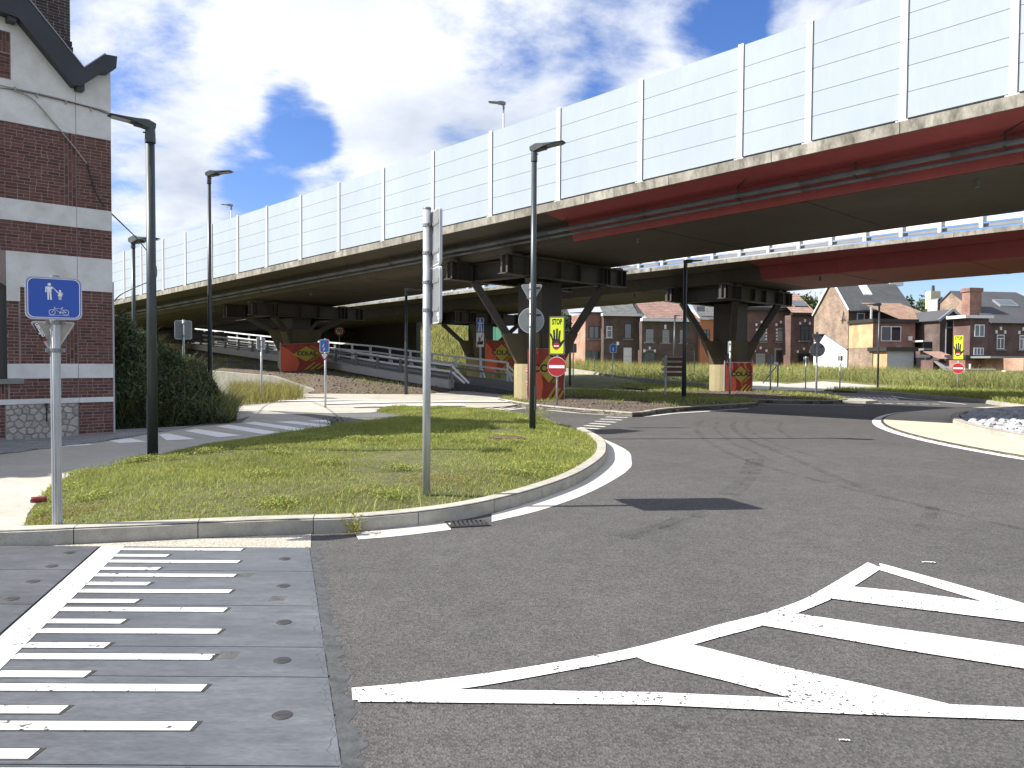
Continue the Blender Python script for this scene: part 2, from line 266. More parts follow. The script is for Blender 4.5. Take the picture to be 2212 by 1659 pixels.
M['grass_dry'] = pm('grass_dry', (0.36, 0.345, 0.105), 0.6, var=((0.12, 0.18), (0.5, 0.35, (0.20, 0.235, 0.07))), rnd=0.28, island=True, hue=0.03, trans=0.42, spec=0.25)
M['weed'] = pm('weed_stalk', (0.285, 0.300, 0.110), 0.65, var=((0.25, 0.25), (0.8, 0.55, (0.13, 0.18, 0.06)), (1.7, 0.35, (0.42, 0.38, 0.17))), rnd=0.28, island=True, hue=0.03, trans=0.45, spec=0.25)
M['hay'] = pm('golden_grass', (0.26, 0.24, 0.075), 0.7, var=((1.0, 0.2),), rnd=0.28, island=True, hue=0.02, trans=0.3, spec=0.2)
M['leaf'] = pm('shrub_leaf', (0.066, 0.092, 0.042), 0.5, var=((1.2, 0.25),), rnd=0.38, island=True, hue=0.03, trans=0.25, spec=0.35)
M['tree_leaf'] = pm('tree_leaf', (0.075, 0.105, 0.035), 0.55, var=((0.4, 0.25),), rnd=0.35, island=True, hue=0.03, trans=0.25, spec=0.3)
M['bark'] = pm('bark', (0.10, 0.075, 0.05), 0.9, var=((3, 0.3),))
M['rock'] = pm('white_rock', (0.37, 0.375, 0.39), 0.85, var=((2.5, 0.14), (14, 0.10)), bump=(10, 0.5, 0.02), rnd=0.14)
M['clod'] = pm('earth_clod', (0.135, 0.105, 0.078), 0.95, var=((9, 0.25),), bump=(20, 0.6, 0.02), rnd=0.25, island=True)
M['rust'] = pm('rusty_iron', (0.125, 0.080, 0.052), 0.85, var=((8, 0.3), (40, 0.2)), bump=(40, 0.4, 0.006))
M['iron'] = pm('cast_iron', (0.055, 0.053, 0.052), 0.6, var=((10, 0.2),), metal=0.4)
M['can_red'] = pm('can_red', (0.22, 0.02, 0.03), 0.35, world=False); M['can_top'] = pm('can_top', (0.7, 0.7, 0.7), 0.3, metal=0.7, world=False)
M['graffiti'] = pm('pink_graffiti', (0.62, 0.33, 0.32), 0.8, var=((20, 0.2),))
M['car_white'] = pm('car_paint_white', (0.75, 0.76, 0.77), 0.25, world=False)
M['tyre'] = pm('tyre', (0.02, 0.02, 0.02), 0.9, world=False)
M['cable'] = pm('cable_rubber', (0.045, 0.04, 0.038), 0.7); M['cable_grey'] = pm('cable_grey', (0.36, 0.35, 0.33), 0.7)
M['paver'] = pm('paving_block', (0.235, 0.24, 0.24), 0.9, var=((1.2, 0.12), (30, 0.1)), bump=(60, 0.3, 0.005), rnd=0.18, island=True)
M['kerb_sand'] = pm('joint_sand', (0.12, 0.115, 0.10), 0.95)
M['plastic_bag'] = pm('litter_plastic', (0.7, 0.72, 0.72), 0.4)
# ------------------------------------------------------------------ mesh builder
class MB:
    """collects shapes and links them as ONE mesh object; X is applied to every point as it is added"""
    def __init__(s, X=None): s.v = []; s.f = []; s.m = []; s.mi = 0; s.X = X
    def add(s, vs, fs, mi=None):
        b = len(s.v); X = s.X
        for p in vs: s.v.append(tuple(X @ Vector(p)) if X is not None else tuple(p))
        for f in fs: s.f.append(tuple(b+i for i in f)); s.m.append(s.mi if mi is None else mi)
        return s
    def box(s, x0, x1, y0, y1, z0, z1, mi=None):
        return s.add([(x0,y0,z0),(x1,y0,z0),(x1,y1,z0),(x0,y1,z0),(x0,y0,z1),(x1,y0,z1),(x1,y1,z1),(x0,y1,z1)],
                     [(0,3,2,1),(4,5,6,7),(0,1,5,4),(1,2,6,5),(2,3,7,6),(3,0,4,7)], mi)
    def hexa(s, q, mi=None):                                        # 4 bottom + 4 top points, counter-clockwise seen from above
        return s.add(q, [(0,3,2,1),(4,5,6,7),(0,1,5,4),(1,2,6,5),(2,3,7,6),(3,0,4,7)], mi)
    def poly(s, pts, mi=None): return s.add(pts, [tuple(range(len(pts)))], mi)
    def prism(s, pts, z0, z1, mi=None):                             # 2-D outline in xy, raised
        a = sum(pts[i][0]*pts[(i+1)%len(pts)][1]-pts[(i+1)%len(pts)][0]*pts[i][1] for i in range(len(pts)))
        if a < 0: pts = pts[::-1]
        n = len(pts)
        return s.add([(p[0],p[1],z0) for p in pts]+[(p[0],p[1],z1) for p in pts],
                     [tuple(range(n-1,-1,-1)), tuple(range(n,2*n))]+[(i,(i+1)%n,n+(i+1)%n,n+i) for i in range(n)], mi)
    def prism_xz(s, pts, y0, y1, mi=None):                          # outline in xz, thickness along y
        a = sum(pts[i][0]*pts[(i+1)%len(pts)][1]-pts[(i+1)%len(pts)][0]*pts[i][1] for i in range(len(pts)))
        if a < 0: pts = pts[::-1]
        n = len(pts)
        return s.add([(p[0],y0,p[1]) for p in pts]+[(p[0],y1,p[1]) for p in pts],
                     [tuple(range(n)), tuple(range(2*n-1,n-1,-1))]+[((i+1)%n,i,n+i,n+(i+1)%n) for i in range(n)], mi)
    def beam(s, p, q, w, h, up=(0,0,1), mi=None):
        p, q = Vector(p), Vector(q); d = (q-p).normalized(); u = Vector(up)
        if abs(d.dot(u)) > 0.98: u = Vector((0,1,0))
        r = d.cross(u).normalized()*w/2; u = r.cross(d).normalized()*h/2
        return s.add([p-r-u,p+r-u,p+r+u,p-r+u,q-r-u,q+r-u,q+r+u,q-r+u],[(0,1,2,3),(7,6,5,4),(4,5,1,0),(5,6,2,1),(6,7,3,2),(7,4,0,3)], mi)
    def cone(s, p, q, r0, r1, n=12, caps=True, mi=None):
        p, q = Vector(p), Vector(q); d = (q-p).normalized(); a = Vector((1,0,0)) if abs(d.x) < 0.9 else Vector((0,1,0))
        x = d.cross(a).normalized(); y = d.cross(x)
        c = [(math.cos(2*math.pi*i/n), math.sin(2*math.pi*i/n)) for i in range(n)]
        vs = [p+(x*a_+y*b_)*r0 for a_, b_ in c]+[q+(x*a_+y*b_)*r1 for a_, b_ in c]
        fs = [(i,(i+1)%n,n+(i+1)%n,n+i) for i in range(n)]
        if caps: fs += [tuple(range(n-1,-1,-1)), tuple(range(n,2*n))]
        return s.add(vs, fs, mi)
    def tube(s, pts, r, n=8, mi=None):
        pts = [Vector(p) for p in pts]
        for a, b in zip(pts, pts[1:]): s.cone(a, b, r, r, n, True, mi)
        return s
    def disc_xz(s, cx, cz, r, y0, y1, n=24, mi=None, sx=1.0):
        return s.prism_xz([(cx+sx*r*math.cos(2*math.pi*i/n), cz+r*math.sin(2*math.pi*i/n)) for i in range(n)], y0, y1, mi)
    def build(s, name, mats, parent=None, smooth=False):
        me = bpy.data.meshes.new(name); me.from_pydata(s.v, [], s.f)
        for m in (mats if isinstance(mats, (list, tuple)) else [mats]): me.materials.append(m)
        if s.f: me.polygons.foreach_set('material_index', s.m)
        if smooth: me.polygons.foreach_set('use_smooth', [True]*len(s.f))
        me.update()
        return link(name, me, parent)
def link(name, me, parent=None):
    o = bpy.data.objects.new(name, me); COL.objects.link(o)
    if parent: o.parent = parent
    return o
def tag(o, label=None, cat=None, group=None, kind=None):
    if label: o['label'] = label
    if cat: o['category'] = cat
    if group: o['group'] = group
    if kind: o['kind'] = kind
    return o
def thing(name, label, cat, loc=(0,0,0), rz=0.0, group=None):
    o = bpy.data.objects.new(name, None); COL.objects.link(o); o.location = loc; o.rotation_euler = (0,0,rz); o.empty_display_size = 0.2
    return tag(o, label, cat, group)
def struct(name, mb, mats, smooth=False): return tag(mb.build(name, mats, None, smooth), kind='structure')
def copy_tree(o, parent=None):
    c = o.copy(); COL.objects.link(c)
    if parent: c.parent = parent
    for ch in list(o.children): copy_tree(ch, c)
    return c
def text_mesh(name, s, size, mat, parent, x, y, z, flip=False, rot=0.0, bold=0.0, sx=1.0):
    """flat lettering standing in the xz plane, facing -y"""
    cu = bpy.data.curves.new(name, 'FONT'); cu.body = s; cu.size = size; cu.align_x = 'CENTER'; cu.align_y = 'CENTER'; cu.offset = bold; cu.resolution_u = 3
    to = bpy.data.objects.new(name, cu); COL.objects.link(to)
    dg = bpy.context.evaluated_depsgraph_get(); dg.update()
    me = bpy.data.meshes.new_from_object(to.evaluated_get(dg)); bpy.data.objects.remove(to); bpy.data.curves.remove(cu)
    R = Matrix.Translation((x, y, z)) @ Matrix.Rotation(math.pi/2, 4, 'X') @ Matrix.Rotation(rot, 4, 'Z') @ Matrix.Diagonal((sx, 1, 1, 1))
    me.transform(R); me.materials.clear(); me.materials.append(mat)
    return link(name, me, parent)
def rrect(x0, x1, z0, z1, r, n=5):
    out = []
    for cx, cz, a0 in ((x1-r,z1-r,0),(x0+r,z1-r,90),(x0+r,z0+r,180),(x1-r,z0+r,270)):
        for i in range(n+1):
            a = math.radians(a0+90*i/n); out.append((cx+r*math.cos(a), cz+r*math.sin(a)))
    return out
def rpoly(pts, r, n=4):
    """round the corners of a polygon"""
    out = []; N = len(pts)
    for i in range(N):
        p = Vector(pts[i]); a = (Vector(pts[i-1])-p).normalized(); b = (Vector(pts[(i+1)%N])-p).normalized()
        half = a.angle(b)/2; t = r/math.tan(half); p0 = p+a*t; p1 = p+b*t
        for k in range(n+1):
            s = k/n; out.append(tuple(p0*(1-s)*(1-s)+p*2*s*(1-s)+p1*s*s))
    return out
def resample(pts, step):
    """Catmull-Rom through pts, evenly spaced"""
    P = [Vector(p[:2]) for p in pts]; P = [P[0]*2-P[1]]+P+[P[-1]*2-P[-2]]; fine = []
    for i in range(1, len(P)-2):
        for k in range(16):
            t = k/16; a, b, c, d = P[i-1], P[i], P[i+1], P[i+2]
            fine.append(0.5*((2*b)+(c-a)*t+(2*a-5*b+4*c-d)*t*t+(3*b-a-3*c+d)*t**3))
    fine.append(P[-2]); out = [fine[0]]; acc = 0
    for a, b in zip(fine, fine[1:]):
        seg = (b-a).length
        while acc+seg >= step and seg > 1e-9:
            f = (step-acc)/seg; a = a+(b-a)*f; out.append(a.copy()); seg = (b-a).length; acc = 0
        acc += seg
    out.append(fine[-1]); return out
def offset_line(P, d):
    """shift an open 2-D polyline to its left by d"""
    out = []
    for i, p in enumerate(P):
        t = (P[min(i+1, len(P)-1)]-P[max(i-1, 0)]).normalized(); out.append(Vector((p.x-t.y*d, p.y+t.x*d)))
    return out
def Gp(pts, z=0.0): return [G(u, v, z) for u, v in pts]
def sheet(name, pts, z, mat):
    return struct(name, MB().poly([(p[0], p[1], z) for p in pts]), mat)
def inside(P, x, y):
    """vectorised point in polygon"""
    r = np.zeros(len(x), bool); n = len(P); j = n-1
    for i in range(n):
        xi, yi, xj, yj = P[i][0], P[i][1], P[j][0], P[j][1]
        c = ((yi > y) != (yj > y)) & (x < (xj-xi)*(y-yi)/(yj-yi+1e-12)+xi); r ^= c; j = i
    return r
def scatter(P, n, rng=RNG):
    xs = [p[0] for p in P]; ys = [p[1] for p in P]
    x = rng.uniform(min(xs), max(xs), n); y = rng.uniform(min(ys), max(ys), n); k = inside(P, x, y); return x[k], y[k]
def np_mesh(name, V, F4, F3, mat, parent=None):
    """V (n,3); quads then triangles"""
    me = bpy.data.meshes.new(name); me.vertices.add(len(V)); me.vertices.foreach_set('co', np.ascontiguousarray(V, np.float32).ravel())
    li = np.concatenate([F4.ravel(), F3.ravel()]).astype(np.int32); nl = len(li)
    me.loops.add(nl); me.loops.foreach_set('vertex_index', li)
    st = np.concatenate([np.arange(len(F4))*4, len(F4)*4+np.arange(len(F3))*3]).astype(np.int32)
    me.polygons.add(len(st)); me.polygons.foreach_set('loop_start', st)
    me.update(calc_edges=True); me.validate(); me.materials.append(mat)
    return link(name, me, parent)
def blades(name, x, y, z, h, w, lean, mat, parent=None, rng=RNG, curl=1.0):
    """grass: every blade a bent, pointed strip of three faces"""
    n = len(x); a = rng.uniform(0, 2*np.pi, n); b = rng.uniform(0, 2*np.pi, n)
    h = h*np.ones(n); w = w*np.ones(n); lx, ly = np.cos(b)*lean*h, np.sin(b)*lean*h; dx, dy = np.cos(a)*w/2, np.sin(a)*w/2
    base = np.stack([x, y, z], 1); L = np.stack([lx, ly, 0*lx], 1); D = np.stack([dx, dy, 0*dx], 1); U = np.stack([0*h, 0*h, h], 1)
    mid = base+U*0.55+L*0.35; tip = base+U*(1-0.25*curl*lean)[:, None]+L*1.0 if not np.isscalar(lean) else base+U*(1-0.25*curl*lean)+L
    V = np.stack([base-D, base+D, mid+D*0.75, mid-D*0.75, tip], 1).reshape(-1, 3); i = np.arange(n)[:, None]*5
    return np_mesh(name, V, i+np.array([[0, 1, 2, 3]]), i+np.array([[3, 2, 4]]), mat, parent)
def leaves(name, C, size, mat, parent=None, rng=RNG, flat=0.5):
    """leaf-sized diamonds at points C, turned every way"""
    n = len(C); u = rng.normal(size=(n, 3)); u /= np.linalg.norm(u, axis=1)[:, None]; q = rng.normal(size=(n, 3)); q[:, 2] += flat
    v = np.cross(u, q); v /= np.linalg.norm(v, axis=1)[:, None]+1e-9; s = (size*rng.uniform(0.6, 1.4, n))[:, None]
    V = np.stack([C-u*s, C+v*s*0.45, C+u*s, C-v*s*0.45], 1).reshape(-1, 3); i = np.arange(n)[:, None]*4
    return np_mesh(name, V, i+np.array([[0, 1, 2, 3]]), np.zeros((0, 3), int), mat, parent)
def fbm(x, y, s, seed=0):
    r = np.random.default_rng(seed); o = 0*x; a = 1.0
    for k in range(5):
        t = r.uniform(0, 6.28, 6); c = r.normal(size=(3, 2))
        for j in range(3): o = o+a*np.sin((x*c[j, 0]+y*c[j, 1])*s+t[j]+1.7*np.sin((x*c[j, 1]-y*c[j, 0])*s*0.6+t[j+3]))/3
        s *= 2.1; a *= 0.55
    return o
# ------------------------------------------------------------------ ground, roads, paths
def Q(ox, oy, sc, pts): return [((ox+x/sc)*0.8848, (oy+y/sc)*0.8848) for x, y in pts]
def sstep(a, b, x): t = np.clip((x-a)/(b-a), 0, 1); return t*t*(3-2*t)
def TZ(x, y):
    x = np.asarray(x, float); y = np.asarray(y, float)
    right = sstep(2, 7, x)*(sstep(41, 47, y)*0.14+np.clip(y-46, 0, 60)*0.016)
    bank = sstep(14, 20, x)*sstep(31, 38, y)*0.03
    hill = sstep(3, -3, x)*sstep(-70, -20, x)*(sstep(52, 92, y)*6.6+np.clip(y-92, 0, 60)*0.05)+sstep(-20, -70, x)*sstep(75, 150, y)*4
    far = sstep(140, 420, y)*6
    right = right+sstep(13, 4, x)*sstep(1, 3, x)*sstep(44, 52, y)*0.45
    z = -0.05+right+bank*(1-sstep(41, 47, y))+hill+far+sstep(45, 60, y)*0.12*fbm(x, y, 0.25, 3)
    return z
gx = np.concatenate([-np.geomspace(900, 62, 14), np.arange(-60, 61, 2.0), np.geomspace(62, 900, 14)])
gy = np.concatenate([[-300, -100, -40], np.arange(-20, 131, 2.0), np.geomspace(134, 2500, 24)])
GX, GY = np.meshgrid(gx, gy); GZ = TZ(GX, GY); nx, ny = len(gx), len(gy)
V = np.stack([GX.ravel(), GY.ravel(), GZ.ravel()], 1); ii = (np.arange(ny-1)[:, None]*nx+np.arange(nx-1)[None, :]).ravel()[:, None]
tag(np_mesh('ground', V, ii+np.array([[0, 1, nx+1, nx]]), np.zeros((0, 3), int), M['field']), kind='structure')
sheet('road', [(-14,-8),(42,-8),(48,20),(42,36),(24,36),(18,41.5),(9,43.5),(0,41.5),(-3.5,33),(-9,27),(-16,22),(-18,10)], 0.0, M['asphalt'])
RC, R_APRON, R_KERB = Vector((23.5, 14.6)), 14.9, 13.15               # the roundabout: centre, apron edge, inner kerb
def arc_pts(c, r, a0, a1, n): return [Vector((c.x+r*math.cos(a0+(a1-a0)*i/n), c.y+r*math.sin(a0+(a1-a0)*i/n))) for i in range(n+1)]
def band(name, inner, outer, z, mat, z2=None):
    mb = MB(); n = len(inner)
    mb.add([(p.x, p.y, z) for p in inner]+[(p.x, p.y, z if z2 is None else z2) for p in outer], [(i, i+1, n+i+1, n+i) for i in range(n-1)])
    return struct(name, mb, mat)
def solid_band(A, B, z0, z1, mb, i0=0, i1=None):
    """a low wall or kerb between two polylines"""
    i1 = len(A)-1 if i1 is None else i1
    for i in range(i0, i1):
        mb.hexa([(A[i].x,A[i].y,z0),(A[i+1].x,A[i+1].y,z0),(B[i+1].x,B[i+1].y,z0),(B[i].x,B[i].y,z0),
                 (A[i].x,A[i].y,z1),(A[i+1].x,A[i+1].y,z1),(B[i+1].x,B[i+1].y,z1),(B[i].x,B[i].y,z1)])
def kerb_run(name, foot, w, h, stone, mat, left=True, seg=0.25, z0=-0.03, bevel=True):
    """a kerb: stones laid end to end along the foot line, each a piece of its own with a chamfered edge"""
    F = resample(foot, seg); s = 1 if left else -1
    I = offset_line(F, s*w); C = offset_line(F, s*0.022)
    base = MB(); solid_band(offset_line(F, s*0.008), offset_line(F, s*(w-0.008)), z0-0.02, h-0.006, base)
    root = struct(name, base, M['joint'])
    per = max(1, round(stone/seg)); i = 0
    while i < len(F)-1:
        j = min(i+per, len(F)-1); mb = MB()
        if len(F)-1-j < per*0.4: j = len(F)-1
        gap = 0.004
        def sh(P, a, b, k):
            p = P[k].copy()
            if k == a: p += (P[a+1]-P[a]).normalized()*gap
            if k == b: p -= (P[b]-P[b-1]).normalized()*gap
            return p
        sec = []
        for k in range(i, j+1):
            f, c, n_ = sh(F, i, j, k), sh(C, i, j, k), sh(I, i, j, k)
            sec.append([(f.x, f.y, z0), (f.x, f.y, h-0.02), (c.x, c.y, h), (n_.x, n_.y, h), (n_.x, n_.y, z0)])
        vs = [p for r in sec for p in r]; fs = []
        for k in range(len(sec)-1):
            for q in range(4):
                a, b = k*5+q, k*5+q+1; fs.append((a, a+5, b+5, b) if not left else (a, b, b+5, a+5))
        e = (len(sec)-1)*5; fs += [(0, 1, 2, 3, 4), (e+4, e+3, e+2, e+1, e)]
        mb.add(vs, fs); mb.build('kerb_stone', mat, root); i = j
    return root, I
# --- the grass island in front: kerb, gutter, turf
kf = [G(*p) for p in [(-120,1185),(40,1181.5),(151,1176),(324,1168),(540,1157),(670,1153),(756,1150),(850,1142),(943,1131),(1044,1113),(1159,1081),(1249,1045),(1300,1009),(1311,987),(1303,962),(1262,938)]]
kerb_root, KI = kerb_run('kerb', kf, 0.17, 0.145, 1.0, M['kerb'])
g_out = resample([G(*p) for p in [(774,1166),(860,1159),(972,1145)]], 0.2); g_in = [G(*p) for p in [(774,1149.5),(860,1142),(972,1127)]]
def gutter(outer, inner_px):
    O = resample([G(*p) for p in outer], 0.25); I = resample([G(*p) for p in inner_px], 0.25); n = min(len(O), len(I))
    O = [O[round(i*(len(O)-1)/(n-1))] for i in range(n)]; I = [I[round(i*(len(I)-1)/(n-1))] for i in range(n)]
    band('gutter', I, O, 0.006, M['gutter'], 0.004)
gutter([(774,1166),(860,1159),(974,1145)], [(766,1152),(860,1141.5),(974,1126)])
gutter([(1062,1128),(1177,1100),(1285,1059),(1357,1016),(1364,994),(1354,973),(1303,948),(1257,928)], [(1062,1111),(1159,1081.5),(1249,1045.5),(1299,1009.5),(1310,988),(1302,963),(1284,950),(1250,932)])
back = [G(u, v, 0.02) for u, v in [(1264,938),(1190,912),(1100,897),(1000,890),(950,886),(830,884),(812,889),(880,898),(935,907),(820,916),(720,926),(600,942),(500,955),(400,972),(330,987),(230,1010),(130,1038),(95,1065),(60,1112),(46,1150),(40,1176)]]
ISL = [Vector((p.x, p.y)) for p in KI if p.x > G(44, 1176).x]+[Vector((p.x, p.y)) for p in back]
ISL = [p for i, p in enumerate(ISL) if (p-ISL[i-1]).length > 0.03]
def edge_dist(P, x, y):
    d = np.full(len(x), 1e9); n = len(P)
    for i in range(n):
        a, b = P[i], P[(i+1) % n]; ex, ey = b[0]-a[0], b[1]-a[1]; L = ex*ex+ey*ey+1e-12
        t = np.clip(((x-a[0])*ex+(y-a[1])*ey)/L, 0, 1); d = np.minimum(d, np.hypot(x-a[0]-t*ex, y-a[1]-t*ey))
    return d
def turf_z(P, base, bump, width, amp, seed):
    def f(x, y): d = edge_dist(P, x, y); return base+bump*np.clip(d/width, 0, 1)**0.7+amp*fbm(x, y, 1.3, seed)*np.clip(d/0.4, 0, 1)
    return f
def mound(name, P, zf, step, mat, kind='structure', skirt=-0.04):
    """an outline filled with a gently uneven surface"""
    from mathutils.geometry import delaunay_2d_cdt
    n0 = len(P); xs = [p[0] for p in P]; ys = [p[1] for p in P]
    X, Y = np.meshgrid(np.arange(min(xs), max(xs), step), np.arange(min(ys), max(ys), step)); X = X.ravel()+RNG.uniform(-.3, .3, X.size)*step; Y = Y.ravel()+RNG.uniform(-.3, .3, Y.size)*step
    k = inside(P, X, Y); X, Y = X[k], Y[k]; k = edge_dist(P, X, Y) > step*0.4; X, Y = X[k], Y[k]
    co = [Vector((p[0], p[1])) for p in P]+[Vector((a, b)) for a, b in zip(X, Y)]
    r = delaunay_2d_cdt(co, [], [list(range(n0))], 1, 1e-5); vx = np.array([v.x for v in r[0]]); vy = np.array([v.y for v in r[0]]); z = zf(vx, vy)
    mb = MB(); mb.add(list(zip(vx, vy, z)), [tuple(f) for f in r[2]])
    zb = zf(np.array([p[0] for p in P]), np.array([p[1] for p in P]))
    for i in range(n0):
        j = (i+1) % n0; mb.add([(P[i][0], P[i][1], skirt), (P[j][0], P[j][1], skirt), (P[j][0], P[j][1], float(zb[j])), (P[i][0], P[i][1], float(zb[i]))], [(0, 1, 2, 3)])
    return tag(mb.build(name, mat, None, True), kind=kind)
isl_z0 = turf_z(ISL, 0.095, 0.11, 1.6, 0.022, 5)
BACK = [Vector((p.x, p.y)) for p in back]
def isl_z(x, y):
    d = np.full(len(x), 1e9)
    for a, b in zip(BACK, BACK[1:]):
        e = b-a; t = np.clip(((x-a.x)*e.x+(y-a.y)*e.y)/(e.length_squared+1e-9), 0, 1); d = np.minimum(d, np.hypot(x-a.x-t*e.x, y-a.y-t*e.y))
    return isl_z0(x, y)-0.078*(1-np.clip(d/0.9, 0, 1))**1.5
mound('turf', ISL, isl_z, 0.35, M['turf_soil'])
# --- concrete path on the left and the shaded cycle path
CP = Gp([(-300,1190),(-60,1185),(40,1180),(60,1112),(95,1065),(130,1038),(230,1010),(330,987),(400,972),(500,955),(560,948)]+Q(0,900,2.458,[(1700,408),(1900,380),(2000,345),(1990,318),(1850,290),(1420,228)])+[(440,900),(430,920),(324,938),(223,955),(130,966),(0,983),(-200,1010)])
sheet('concrete_path', CP, 0.010, M['concrete_path'])
sheet('cycle_path', Gp([(500,871),(640,874),(800,886),(880,897),(935,907),(820,917),(724,928),(700,931),(724,916),(666,903),(511,879)]), 0.005, M['asphalt_old'])
lane = [[(352,471),(530,455),(562,462),(380,474)],[(650,437),(780,422),(880,443),(720,452)],[(950,400),(1010,392),(1175,427),(1000,434)],[(1105,377),(1180,365),(1450,405),(1310,416)],
        [(1290,350),(1370,340),(1710,390),(1580,397)],[(1460,330),(1530,322),(1890,372),(1800,382)],[(1650,322),(1760,318),(2000,345),(1960,358)],[(1840,316),(1960,311),(1990,329)]]
cw = MB()
for L in lane: cw.poly([(p.x, p.y, 0.015) for p in Gp(Q(0, 900, 2.458, L))])
struct('crossing_markings', cw, M['path_paint'])
# --- the pale concrete crossing beyond the island
PC = [G(u, v, z) for u, v, z in [(440,873,0),(511,879,0),(640,874,0),(800,886,0),(815,889,0),(830,884,0),(950,886,0),(1090,879,0.02),(1160,868,0.06),(1112,850,0.12),(1040,842,0.2),(972,845,0.2),(926,852,0.16),(820,852,0.14),(707,851,0.12),(588,852,0.1),(480,862,0.05)]]
pf = [(440,879,0),(511,885,0),(640,891,0),(720,894,0),(800,892,0),(830,888,0),(950,886,0),(1090,879,0.01),(1165,868,0.04)]; pb = [(430,864,.05),(480,862,.05),(588,852,.1),(650,851,.12),(707,851,.12),(820,852,.14),(926,852,.16),(972,845,.2),(1112,849,.14)]
pc = MB(); k = len(pf); pc.add([(p.x, p.y, p.z+0.014) for p in [G(*q) for q in pf]]+[(p.x, p.y, p.z+0.014) for p in [G(*q) for q in pb]], [(i, i+1, k+i+1, k+i) for i in range(k-1)]); struct('crossing', pc, M['concrete_path'])
st = MB()
for k, (u0, v0, u1, v1) in enumerate([(600,866,900,861),(700,871,1010,866),(840,857.5,1040,855.5),(880,862,1085,860.5),(930,868,1110,866.5),(760,876.5,1000,873.5)]):
    a, b = G(u0, v0, 0.10), G(u1, v1, 0.10); d = (b-a).normalized(); n_ = Vector((-d.y, d.x, 0))*0.22
    st.poly([(q.x, q.y, q.z) for q in (a-n_, b-n_, b+n_, a+n_)])
struct('cycle_crossing_markings', st, M['path_paint'])
# --- ramp that climbs to the left behind the bridge piers, and its earth bank
def rp(t): return Vector((-2.7-0.705*t, 36+0.709*t, float(np.interp(t, [-8,-4,0,5,11.2,18.4,26.2,36,60], [0.05,0.28,0.58,0.95,1.48,1.9,2.42,3.1,4.8]))))
RN = [rp(t) for t in (-8,-4,0,5,11.2,18.4,26.2,36,60)]
rd = Vector((0.705, -0.709, 0)); rn = Vector((0.709, 0.705, 0)); RAMP_W = 3.4
mb = MB()
for a, b in zip(RN, RN[1:]):
    mb.add([a+Vector((0,0,0.01)), a+rn*RAMP_W+Vector((0,0,0.01)), b+rn*RAMP_W+Vector((0,0,0.01)), b+Vector((0,0,0.01))], [(0,1,2,3)])
    mb.add([a+Vector((0,0,0.0)), b, b-Vector((0,0,3)), a-Vector((0,0,3))], [(0,1,2,3)]); mb.add([a+rn*RAMP_W, b+rn*RAMP_W, b+rn*(RAMP_W+4)-Vector((0,0,2.5)), a+rn*(RAMP_W+4)-Vector((0,0,2.5))], [(0,1,2,3)])
struct('ramp', mb, M['asphalt'])
mb = MB()
for a, b in zip(RN[2:], RN[3:]):
    e = rn*0.34
    mb.add([a-e-Vector((0,0,.28)), b-e-Vector((0,0,.28)), b+e*0-Vector((0,0,.28)), a-Vector((0,0,.28)), a-e+Vector((0,0,.10)), b-e+Vector((0,0,.10)), b+Vector((0,0,.10)), a+Vector((0,0,.10))], [(0,3,2,1),(4,5,6,7),(0,1,5,4),(1,2,6,5),(2,3,7,6),(3,0,4,7)])
struct('ramp_edge_beam', mb, M['gutter'])
EF = [G(1118,860,0.05), G(1055,853,0.12), G(985,848,0.15), G(926,852,0.16), G(820,852,0.14), G(707,851,0.12), G(640,846,0.12), G(560,838,0.2), G(470,825,0.4), G(380,800,0.8)]
eb = [rp(t)-rn*.3 for t in (-4,-1,.5,2,5,9,12,16,22,30)]
def emb_pt(i, t):
    a, b = EF[i], eb[i]; p = a.lerp(b, t); d = (b-a).length
    p.z = a.z+(b.z-0.32-a.z)*(t**0.8)+0.45*math.sin(math.pi*min(1, t*1.3))*(0.15 if i < 3 else 0.6)*min(1, d/10)
    return p
mb = MB(); S = 28; K = 10
rows = []
for i in range(len(EF)-1):
    for q in range(4): rows.append([emb_pt(i, k/K).lerp(emb_pt(i+1, k/K), q/4) for k in range(K+1)])
rows.append([emb_pt(len(EF)-1, k/K) for k in range(K+1)])
for r in rows:
    for k, p in enumerate(r): p.z += 0.05*math.sin(p.x*3.1+p.y*1.7)*math.sin(p.y*2.3)*(1 if 0 < k < K else 0)
vs = [p for r in rows for p in r]; fs = [(i*(K+1)+k, (i+1)*(K+1)+k, (i+1)*(K+1)+k+1, i*(K+1)+k+1) for i in range(len(rows)-1) for k in range(K)]
mb.add(vs, fs); struct('embankment', mb, M['soil'], True)
from mathutils.bvhtree import BVHTree
EMB = BVHTree.FromPolygons(vs, fs)
def emb_z(x, y, d=0.5):
    h = EMB.ray_cast(Vector((x, y, 20)), Vector((0, 0, -1)))[0]; return h.z if h else d
# sloping concrete wing wall at the foot of the bank
w0, w1 = G(540, 850, 0.02), G(703, 852, 0.05)
tz0 = AT(545, 806, w0.y).z; d = (w1-w0).normalized(); n_ = Vector((-d.y, d.x, 0))*0.35
mb = MB(); L = (w1-w0).length
for q in (0,):
    p0, p1 = w0-d*2.5, w1; pm_ = w0+d*L*0.30; zt = tz0
    mb.add([p0-Vector((0,0,.1)), p1-Vector((0,0,.1)), Vector((p1.x,p1.y,0.06)), Vector((pm_.x,pm_.y,zt-0.12)), Vector((p0.x,p0.y,zt+.1)),
            p0+n_-Vector((0,0,.1)), p1+n_-Vector((0,0,.1)), Vector((p1.x,p1.y,0.06))+n_, Vector((pm_.x,pm_.y,zt-0.12))+n_, Vector((p0.x,p0.y,zt+.1))+n_],
           [(0,1,2,3,4),(9,8,7,6,5),(0,5,6,1),(1,6,7,2),(2,7,8,3),(3,8,9,4),(4,9,5,0)])
